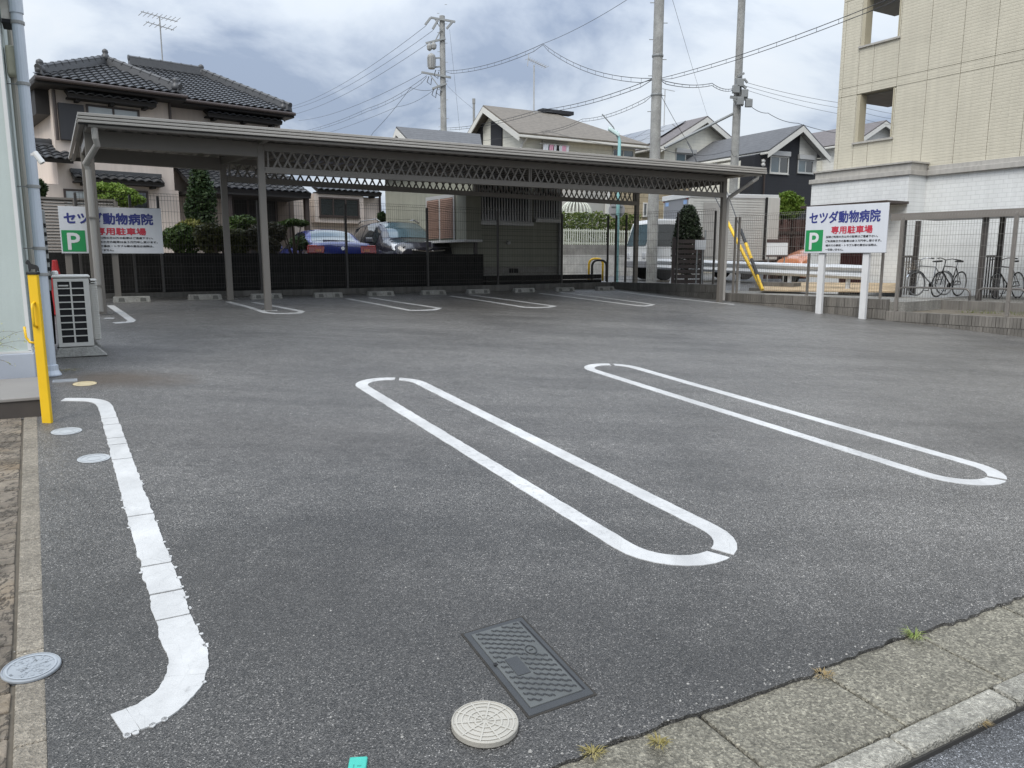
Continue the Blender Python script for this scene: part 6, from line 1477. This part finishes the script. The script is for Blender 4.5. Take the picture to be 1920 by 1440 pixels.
wire([(798, 49, 45), (545, 200, 85)], .028, .6, 'highest wire leaving the transformer pole to the left'); wire([(812, 57, 45), (548, 204, 85)], .028, .6, 'second highest wire leaving the transformer pole to the left'); wire([(799, 84, 45), (552, 214, 85)], .028, .5, 'third wire to the left, from the transformer arm')
wire([(791, 138, 45), (560, 226, 85)], .028, .5, 'wire to the left from the lower crossarm of the transformer pole'); wire([(800, 142, 45), (690, 203, 60), (566, 246, 85)], .03, .2, 'beaded cable to the left from the lower crossarm', .25, 12)
wire([(812, 168, 45), (770, 164, 46), (700, 248, 50), (680, 268, 52)], .028, .1, 'drop wire curving down left from the transformer pole')
wire([(818, 165, 45), (745, 200, 52), (566, 262, 85)], .025, .2, 'thin wire to the left below the crossarms of the transformer pole')
wire([(836, 133, 45), (1018, 82, 34)], .028, .25, 'paired cable from transformer pole up to the mid-air junction', .18, 22); wire([(1018, 82, 34), (1178, -2, 26), (1300, -70, 22)], .02, .1, 'thin wire running from the mid-air junction to the top edge')
wire([(1018, 82, 34), (1223, 147, 23.6)], .025, .35, 'paired cable from the mid-air junction down to the thick pole', .16, 20); wire([(1238, 147, 23.6), (1720, -24, 15)], .02, .12, 'paired cable from the thick pole across the tan building', .11, 26)
wire([(1222, 148, 23.6), (1010, 206, 33), (836, 240, 45), (690, 275, 55)], .026, .15, 'paired cable from the thick pole down left past the cream house roof', .14, 24); wire([(1222, 178, 23.6), (1092, 223, 33), (1000, 246, 38)], .02, .15, 'looped wire from the thick pole towards the cream house', .12, 20)
wire([(1240, 150, 23.6), (1335, 156, 30), (1374, 166, 34)], .028, .1, 'slack cable between the thick pole and the far pole', .1, 10); wire([(1240, 180, 23.6), (1296, 276, 30), (1312, 318, 31)], .018, .05, 'guy wire falling right from the thick pole')
wire([(1260, -4, 22), (1326, 216, 40)], .012, .05, 'pale thin guy wire falling from the top edge to the solar roof gable'); wire([(843, 55, 45), (862, 245, 44)], .016, 0, 'straight stay falling beside the transformer pole'); wire([(838, 160, 45), (890, 206, 41)], .016, .05, 'thin wire from the transformer pole to the flue pipe')
wire([(1397, 154, 34), (1600, 196, 40), (1720, 218, 44)], .02, .1, 'upper of three wires leaving the far pole to the right'); wire([(1397, 161, 34), (1600, 206, 40), (1720, 228, 44)], .018, .1, 'middle of three wires leaving the far pole to the right'); wire([(1397, 168, 34), (1600, 218, 40), (1720, 240, 44)], .018, .1, 'lowest of three wires leaving the far pole to the right')
wire([(1404, 196, 34), (1440, 212, 35), (1496, 231, 36), (1600, 252, 40)], .03, .1, 'thick cable sagging from the far pole over the charcoal house'); wire([(1240, 280, 24), (1370, 281, 33), (1384, 288, 34)], .022, .2, 'low cable between the two right poles'); wire([(700, 283, 40), (1030, 246, 36), (1222, 282, 24)], .02, .1, 'low sagging cable in front of the cream house wall')

# lamp post with the back of a round sign
M_CYAN = pm('pale_cyan_paint', (.30, .56, .56), .5, .08, 5)
lp = at(1156, 522, 22.3); lp.z = gl(lp.x, lp.y)
LP = FR('lamp_post', lp, 90, 'pale cyan lamp post carrying the back of a round road sign', 'lamp post')
zt_ = onp(LP, 1158, 262).z; MB().tube([(0, 0, -.05), (0, 0, zt_)], .055, 12, .045).build('pole', M_CYAN, LP)
q = onp(LP, 1146, 250); MB().tube([(0, 0, zt_ - .05), (-.03, 0, zt_ + .1), (-.10, -.02, zt_ + .22)], .035, 8).build('lamp_arm', M_CYAN, LP)
MB().hull8([(-.33, -.09, zt_ + .26), (-.02, -.07, zt_ + .06), (-.02, .07, zt_ + .06), (-.33, .09, zt_ + .26), (-.31, -.07, zt_ + .36), (-.0, -.05, zt_ + .18), (-.0, .05, zt_ + .18), (-.31, .07, zt_ + .36)]).build('lamp_head', pm('lamp_lens', (.55, .68, .66), .25, .05), LP, bev=.03)
a, b = onp(LP, 1129, 214), onp(LP, 1157, 262); MB().tube([(a.x, 0, a.z), ((a.x + b.x) / 2 + .1, 0, (a.z + b.z) / 2), (b.x + .03, 0, b.z)], .018, 6).build('stay_arm', M_STEEL, LP)
q = onp(LP, 1157, 394); r_ = 15 / FPX * 22.3
sg = MB().lathe([(r_, 0), (r_, .02)], (0, 0, 0), 28).build('sign_disc', pm('sign_back_grey', (.34, .34, .36), .5, .05), LP, loc=(q.x, .06, q.z), rot=(R(-90), 0, 0))
for dz in (-.10, .10): MB().box(-.16, .16, dz - .012, dz + .012, -.02, -.002).build('bracket', M_STEEL, sg)

# ================================================================== ACROSS THE STREET: wall, pickets, hedge
FWL = FR('garden_wall', (*at(1040, 500, 30).xy, .85), 60, 'pale concrete garden wall under white pickets beyond the carport', 'wall')
xw = FWL.px(1200, 480)[0]; zt1 = FWL.px(1110, 459)[1]; zt0 = FWL.px(1110, 478)[1]
MB().box(-.5, xw, 0, .25, -.2, zt0).build('lower_wall', m_concrete('light_wall', (.46, .45, .42), .05), FWL); MB().box(-.5, xw, .03, .25, zt0 + .001, zt1).build('upper_course', m_concrete('dull_course', (.24, .23, .21), .08), FWL)
PK = FR('picket_fence', FWL.w((0, .1, zt1)), 60, 'white picket fence on the pale garden wall in front of the hedge', 'fence'); hp_ = FWL.px(1110, 430)[1] - zt1
M_PIK = pm('white_picket', (.58, .60, .52), .5, .06)
for z in (.04, hp_ - .08): MB().box(-.4, xw - .1, .03, .06, z, z + .05).build('rail', M_PIK, PK)
for k in range(int((xw + .3) / .105)): x = -.35 + k * .105; MB().box(x - .018, x + .018, .0, .03, .0, hp_ + rnd.uniform(-.01, .03)).build('picket', M_PIK, PK)
HG = FR('hedge', FWL.w((0, .7, 0)), 60, 'leafy green hedge behind the white picket fence', 'hedge'); zh0, zh1 = zt1 - .1, FWL.px(1110, 399, .7)[1]
mb = MB(); rn = random.Random(5)
for k in range(4200):
    x = rn.uniform(-.6, xw + .4); zz_ = zh0 + (zh1 - zh0) * rn.random() ** .8 + .12 * noise.noise(Vector((x * 1.5, 0, 0))); p = Vector((x, rn.uniform(-.35, .3), zz_)); d = Vector((rn.gauss(0, 1), rn.gauss(0, .7), rn.gauss(0, .8))).normalized() * .07; n_ = d.cross(Vector((rn.gauss(0, 1), 1, rn.gauss(0, 1)))).normalized() * .032
    mb.poly([p - d, p + n_, p + d, p - n_])
mb.build('foliage', m_leaf('hedge_leaf', (.05, .085, .018), (.10, .14, .03), (.19, .23, .06)), HG, kind='stuff')
DM = FR('garden_cage', FWL.w((FWL.px(1080, 400, 1.6)[0], 1.6, zt1)), 60, 'white domed wrought iron bay cage behind the hedge', 'cage'); rd_ = 29 / FPX * 31.5; zb_ = FWL.px(1080, 400, 1.6)[1] - zt1
for k in range(12):
    a = math.pi * k / 12; c, s_ = math.cos(a) * rd_, math.sin(a) * rd_
    MB().tube([(c, s_, -.3), (c, s_, zb_)] + [(c * math.cos(t), s_ * math.cos(t), zb_ + rd_ * .85 * math.sin(t)) for t in (.3, .6, .9, 1.2, 1.57)] + [(-c * math.cos(t), -s_ * math.cos(t), zb_ + rd_ * .85 * math.sin(t)) for t in (1.2, .9, .6, .3)] + [(-c, -s_, zb_), (-c, -s_, -.3)], .026, 5).build('rib', M_PIK, DM)
MB().tube([(rd_ * math.cos(a), rd_ * math.sin(a), zb_) for a in [i * .33 for i in range(20)]], .03, 5).build('ring', M_PIK, DM)
sw = FR('stone_wing', (*at(1140, 450, 33.5).xy, .9), 60, 'beige stone faced wing with a narrow window behind the round sign', 'building')
M_BST = m_siding('beige_stone', (.40, .33, .22), 60, .6, .25, .02, .75, .8)
MB().box(0, sw.px(1290, 400)[0], 0, 3, -.2, 4.9).build('wall', M_BST, sw); wpx(sw, 1205, 380, 1213, 406, 1, (G_DARK,), False, 0.0, M_FASC, .05); MB().box(-1.2, -.02, .1, 3, -.2, 4.6).build('grey_wall', M_SOFF, sw); MB().box(-.16, .02, -.06, .06, -.2, 4.6).build('white_pillar', M_FASC, sw)

# hoop barriers
def barrier(u0, u1, vt, vb, d, mat, label):
    a, b = at(u0, vb, d), at(u1, vb, d); f = FR('hoop_barrier', a, 90, label, 'barrier'); w = b.x - a.x; h = at(u0, vt, d).z - a.z; r = min(.16, w * .4)
    pts = [(0, 0, -.2), (0, 0, h - r)] + [(r - r * math.cos(t), 0, h - r + r * math.sin(t)) for t in (.4, .8, 1.2, 1.57)] + [(w - r + r * math.sin(t), 0, h - r + r * math.cos(t)) for t in (0, .4, .8, 1.2, 1.57)] + [(w, 0, -.2)]
    MB().tube(pts, .034, 8).build('hoop', mat, f, smooth=True)
barrier(1104, 1130, 485, 514, 23.2, M_YEL, 'yellow hoop barrier on the far pavement behind the back ledge'); barrier(1110, 1137, 488, 514, 22.6, M_BLACK, 'dark hoop barrier just in front of the yellow one')

# ================================================================== BOX TRUCK
t0 = at(1290, 450, 25.0); t0.z = .93
TK = FR('box_truck', t0, -106, 'white box truck parked across the street behind the guard rail', 'truck'); LB = 3.25
M_BOX = pm('truck_box', (.56, .56, .53), .5, .06, 2, streak=.08); M_GPAN = pm('truck_grey_panel', (.20, .205, .22), .45, .05)
MB().box(-LB, 0, -1.78, 0, .62, 2.72).build('cargo_box', M_BOX, TK, bev=.02)
for k in range(24): z = .70 + k * .082; MB().box(-LB + .3, -.15, .0, .012, z, z + .03).build('corrugation', M_BOX, TK)
MB().box(-.02, .05, -1.80, .02, 2.60, 2.76).box(-LB, -.02, -.0, .03, 2.62, 2.75).build('top_rail', P_WHITE, TK, bev=.02); MB().box(.0, .012, -1.70, -.08, 1.95, 2.59).build('front_panel', M_GPAN, TK)
for y in (-.36, -1.6): MB().box(.012, .016, y, y + .22, 2.42, 2.54).build('sticker', pm('blue_sticker', (.25, .38, .62), .5), TK)
for y in (-.10, -1.70): MB().box(.0121, .02, y - .06, y + .04, 2.56, 2.59).build('marker_lamp', M_LAMPR, TK)
dr = MB().box(-1.05, -.50, .013, .03, .74, 2.46).build('side_door', pm('door_grey', (.36, .35, .33), .5), TK); MB().box(-.62, -.56, .03, .05, 1.2, 1.6).build('door_handle', M_STEEL, dr)
MB().box(-LB - .02, -LB + .42, .02, .07, .66, 2.66).build('rear_door', M_BOX, TK, bev=.01); MB().box(-LB + .42, -LB + .50, .012, .05, .66, 2.66).build('door_seal', M_TRIM, TK)
cab = [(.06, .40), (1.36, .40), (1.42, .62), (1.40, 1.05), (1.17, 1.84), (1.02, 1.93), (.06, 1.93)]
MB().prism([(x, -1.70, z) for x, z in cab], (0, 1.66, 0)).build('cab', P_WHITE, TK, bev=.05, fix=True)
MB().prism([(1.405, -1.58, 1.10), (1.20, -1.52, 1.78), (1.20, -.22, 1.78), (1.405, -.16, 1.10)], (.008, 0, .004)).build('windscreen', G_BLUE, TK, fix=True)
MB().prism([(.40, -.036, 1.76), (1.06, -.036, 1.76), (1.20, -.036, 1.22), (1.06, -.036, 1.08), (.40, -.036, 1.08)], (0, .012, 0)).build('side_window', G_DARK, TK, fix=True)
MB().box(.30, .32, -.036, -.02, .5, 1.9).box(.36, .56, -.036, -.015, .88, .92).build('door_line', M_TRIM, TK); MB().box(1.40, 1.46, -1.66, -.06, .40, .62).build('bumper', M_GPAN, TK, bev=.03)
for y in (-1.5, -.34): MB().box(1.40, 1.445, y, y + .24, .70, .88).build('headlight', M_LAMPW, TK, bev=.03)
MB().box(1.24, 1.36, .05, .22, 1.1, 1.5).tube([(1.18, -.03, 1.45), (1.30, .12, 1.40)], .015, 5).build('mirror', M_TRIM, TK); MB().box(-LB + .1, .1, -1.2, -.5, .45, .60).build('chassis', M_TRIM, TK)
for x in (.75, -2.2):
    for y in (-.14, -1.58):
        o = MB().lathe([(.20, -.1), (.33, -.1), (.35, -.06), (.35, .06), (.33, .1), (.20, .1)], (0, 0, 0), 22).build('wheel', M_TYRE, TK, loc=(x, y, .35), rot=(R(90), 0, 0)); MB().lathe([(.21, -.09), (.21, .09)], (0, 0, 0), 16).build('rim', M_RIM, o)

# ================================================================== GUARD RAIL and kerbside things
ga, gb = at(1232, 505, 24.6), at(1626, 530, 18.3); d_ = gb - ga; azg = math.degrees(math.atan2(d_.x, d_.y))
GR = FR('guard_rail', Vector((ga.x, ga.y, gl(ga.x, ga.y))), azg, 'white corrugated steel guard rail along the side street', 'guard rail'); Lg = Vector((d_.x, d_.y, 0)).length
za0, zb0 = GR.px(1245, 485)[1], GR.px(1615, 498)[1]; M_RAIL = pm('white_rail', (.60, .62, .64), .4, .06, 3, streak=.08)
prof_ = [(0, .0), (-.05, -.03), (-.075, -.07), (-.05, -.12), (.0, -.155), (.0, -.175), (-.05, -.21), (-.075, -.26), (-.05, -.30), (0, -.33)]
MB().grid([[(x, y, za0 + (zb0 - za0) * x / Lg + z) for y, z in prof_] for x in (0, Lg * .33, Lg * .66, Lg - .9)]).build('beam', M_RAIL, GR)
MB().grid([[(x, y * (1.15), za0 + (zb0 - za0) * x / Lg + z * 1.04 + .01) for y, z in prof_] for x in (Lg - 1.0, Lg - .5, Lg)]).build('end_section', M_RAIL, GR)
for (u, v) in ((1291, 530), (1384, 540), (1479, 548), (1588, 556)):
    x, _ = GR.px(u, v, .1); w = GR.w((x, .1, 0)); zb_ = gz(w.x, w.y) - GR.o.z; MB().tube([(x, .1, zb_ - .1), (x, .1, za0 + (zb0 - za0) * x / Lg - .03)], .057, 10).build('post', M_RAIL, GR)
o_ = GR.px(1262, 520, -.3); MB().hull8([(o_[0] - .12, -.36, -.1), (o_[0] + .06, -.36, -.1), (o_[0] + .06, -.26, -.1), (o_[0] - .12, -.26, -.1), (o_[0] + .12, -.34, .68), (o_[0] + .32, -.34, .68), (o_[0] + .32, -.26, .68), (o_[0] + .12, -.26, .68)]).build('bollard', M_RAIL, loc=GR.o, rot=(0, 0, R(90 - azg)), label='leaning white marker post in front of the guard rail', cat='marker post')
# striped sleeves on the guy wires
def guy(pts, bands, label, r=.043):
    b = at(*pts[0]); t = at(*pts[1]); f = FR('guy_wire', b, 90, label, 'guy wire'); v = t - b
    for a0, a1, m_ in bands: MB().tube([v * a0, v * a1], r * (1.0 if a0 else .8), 10).build('sleeve', m_, f)
    MB().tube([v * .0, v * 2.4], .014, 5).build('cable', M_CABLE, f)
guy([(1428, 543, 19.2), (1362, 412, 21.6)], [(.0, .30, M_YEL), (.305, 1.0, M_YEL)], 'guy wire in a long yellow sleeve behind the right carport post')
guy([(1430, 543, 19.0), (1389, 431, 21.2)], [(.0, .22, M_YEL), (.225, .48, M_BLACK), (.485, .75, M_YEL), (.755, 1.0, M_BLACK)], 'guy wire in a black and yellow banded sleeve')
plant('conical_shrub', 1289, 444, 29, 44, 21.8, 'deep', 'dark conical conifer in front of the box truck', 'tree', [(0, 0, .78, .55), (0, 0, .45, .75), (0, 0, .1, .85), (0, 0, -.3, .95), (0, 0, -.65, .95)], 1500, .05, .9)
plant('street_tree', 1473, 388, 30, 26, 31, 'lime', 'light green tree between the truck and the charcoal house', 'tree', None, 1400, .10, .9, lumps=9)
plant('street_tree', 1470, 430, 36, 22, 30.5, 'mid', 'darker green bush below the light green tree', 'shrub', None, 1000, .10, .9, lumps=8)
def board(name, u0, v0, u1, v1, d, label, head=False):
    a, b = at(u0, v1, d), at(u1, v1, d); f = FR(name, (a.x, a.y, gl(a.x, a.y)), 90, label, 'notice board'); w = b.x - a.x; z0_ = a.z - f.o.z; z1_ = at(u0, v0, d).z - f.o.z
    o = MB().box(0, w, -.02, .01, z0_, z1_).build('panel', M_WP, f)
    if head: MB().box(-.01, w + .01, -.026, .012, z1_ + .001, z1_ + .09).build('header', pm('brown_header', (.07, .04, .035), .5), f); MB().box(-.01, w + .01, -.026, .012, z0_ - .05, z0_ - .001).build('footer', MATS['brown_header'], f)
    for x in (.05, w - .08): MB().box(x, x + .03, .012, .04, -.1, z1_).build('leg', M_STEEL, f)
board('notice_board', 1437, 455, 1476, 478, 21.5, 'white notice board with brown header behind the guard rail', True); board('notice_board', 1303, 450, 1323, 468, 20.8, 'small plain white notice beside the dark conifer')
pf = FR('planter_fence', (*at(1262, 500, 21.2).xy, .9), 90, 'dark brown slatted fence in front of the conifer', 'fence'); xq, zq = pf.px(1318, 447)
for k in range(9): z = .05 + k * (zq - .05) / 9; MB().box(0, xq, -.02, .02, z, z + (zq - .05) / 9 - .03).build('slat', M_BROWN, pf)
for x in (0, xq): MB().box(x - .04, x + .04, -.04, .04, -.1, zq + .03).build('post', M_BROWN, pf)
rf = FR('dark_red_fence', (*at(1440, 460, 28).xy, .9), 80, 'dark red slatted fence below the light green tree', 'fence'); xq, zq = rf.px(1540, 412)
for k in range(16): x = xq * k / 15; MB().box(x - .12, x + .12, -.02, .02, 0, zq).build('slat', pm('dark_red_board', (.085, .045, .038), .7, .2, 5, rnd=.2), rf)
MB().box(-.1, xq, -.05, -.021, zq * .75, zq * .8).build('rail', M_BROWN, rf)
oc = at(1474, 480, 24.5); FWo = tdir(-105)
S3, _ = car('orange_car', Vector((oc.x, oc.y, .75)) - FWo * 3.55, -105, 'orange small car mostly hidden behind the right clinic sign', [(0.0, .40, .85, .95, .60, .55), (.15, .3, .9, 1.2, .72, .58), (.5, .25, .92, 1.45, .75, .58), (1.4, .22, .92, 1.52, .76, .58), (2.2, .22, .92, 1.48, .76, .58), (2.7, .22, .92, 1.15, .76, .62), (3.1, .24, .88, 1.0, .75, .6), (3.45, .32, .76, .84, .68, .52), (3.55, .4, .62, .66, .6, .45)], .75, m_carpaint('orange_paint', (.42, .14, .05), .0), [('windscreen', 2.1, 2.72, 6.0, 10.0, G_DARK, 0), ('side_window', .5, 2.3, 3.15, 4.9, G_DARK, 0)], .9)
wheels(S3, (.6, 2.9), .74, .28)
MB().hull8([at(1425, 546, 19.6), at(1690, 549, 17.4), at(1690, 533, 20.0), at(1440, 531, 22.5)] + [at(1425, 545, 19.6) + Vector((0, 0, .02)), at(1690, 548, 17.4) + Vector((0, 0, .02)), at(1690, 532, 20.0) + Vector((0, 0, .02)), at(1440, 530, 22.5) + Vector((0, 0, .02))]).build('pavement', m_concrete('sand_paving', (.52, .40, .26), .08), kind='structure', fix=True)
la, lb = at(1404, 536, 21.0), at(1475, 536, 20.0); la.z = lb.z = gl(la.x, la.y)
lw = FR('step_wall', la, math.degrees(math.atan2((lb - la).x, (lb - la).y)), 'low brownish block steps behind the striped guy wires', 'wall'); Lw = (lb - la).length
for c in range(2):
    for k in range(4): MB().box(k * Lw / 4 + .005, (k + 1) * Lw / 4 - .005, c * .25, .6, c * .16, (c + 1) * .16 - .006).build('block', M_BLOCK, lw)
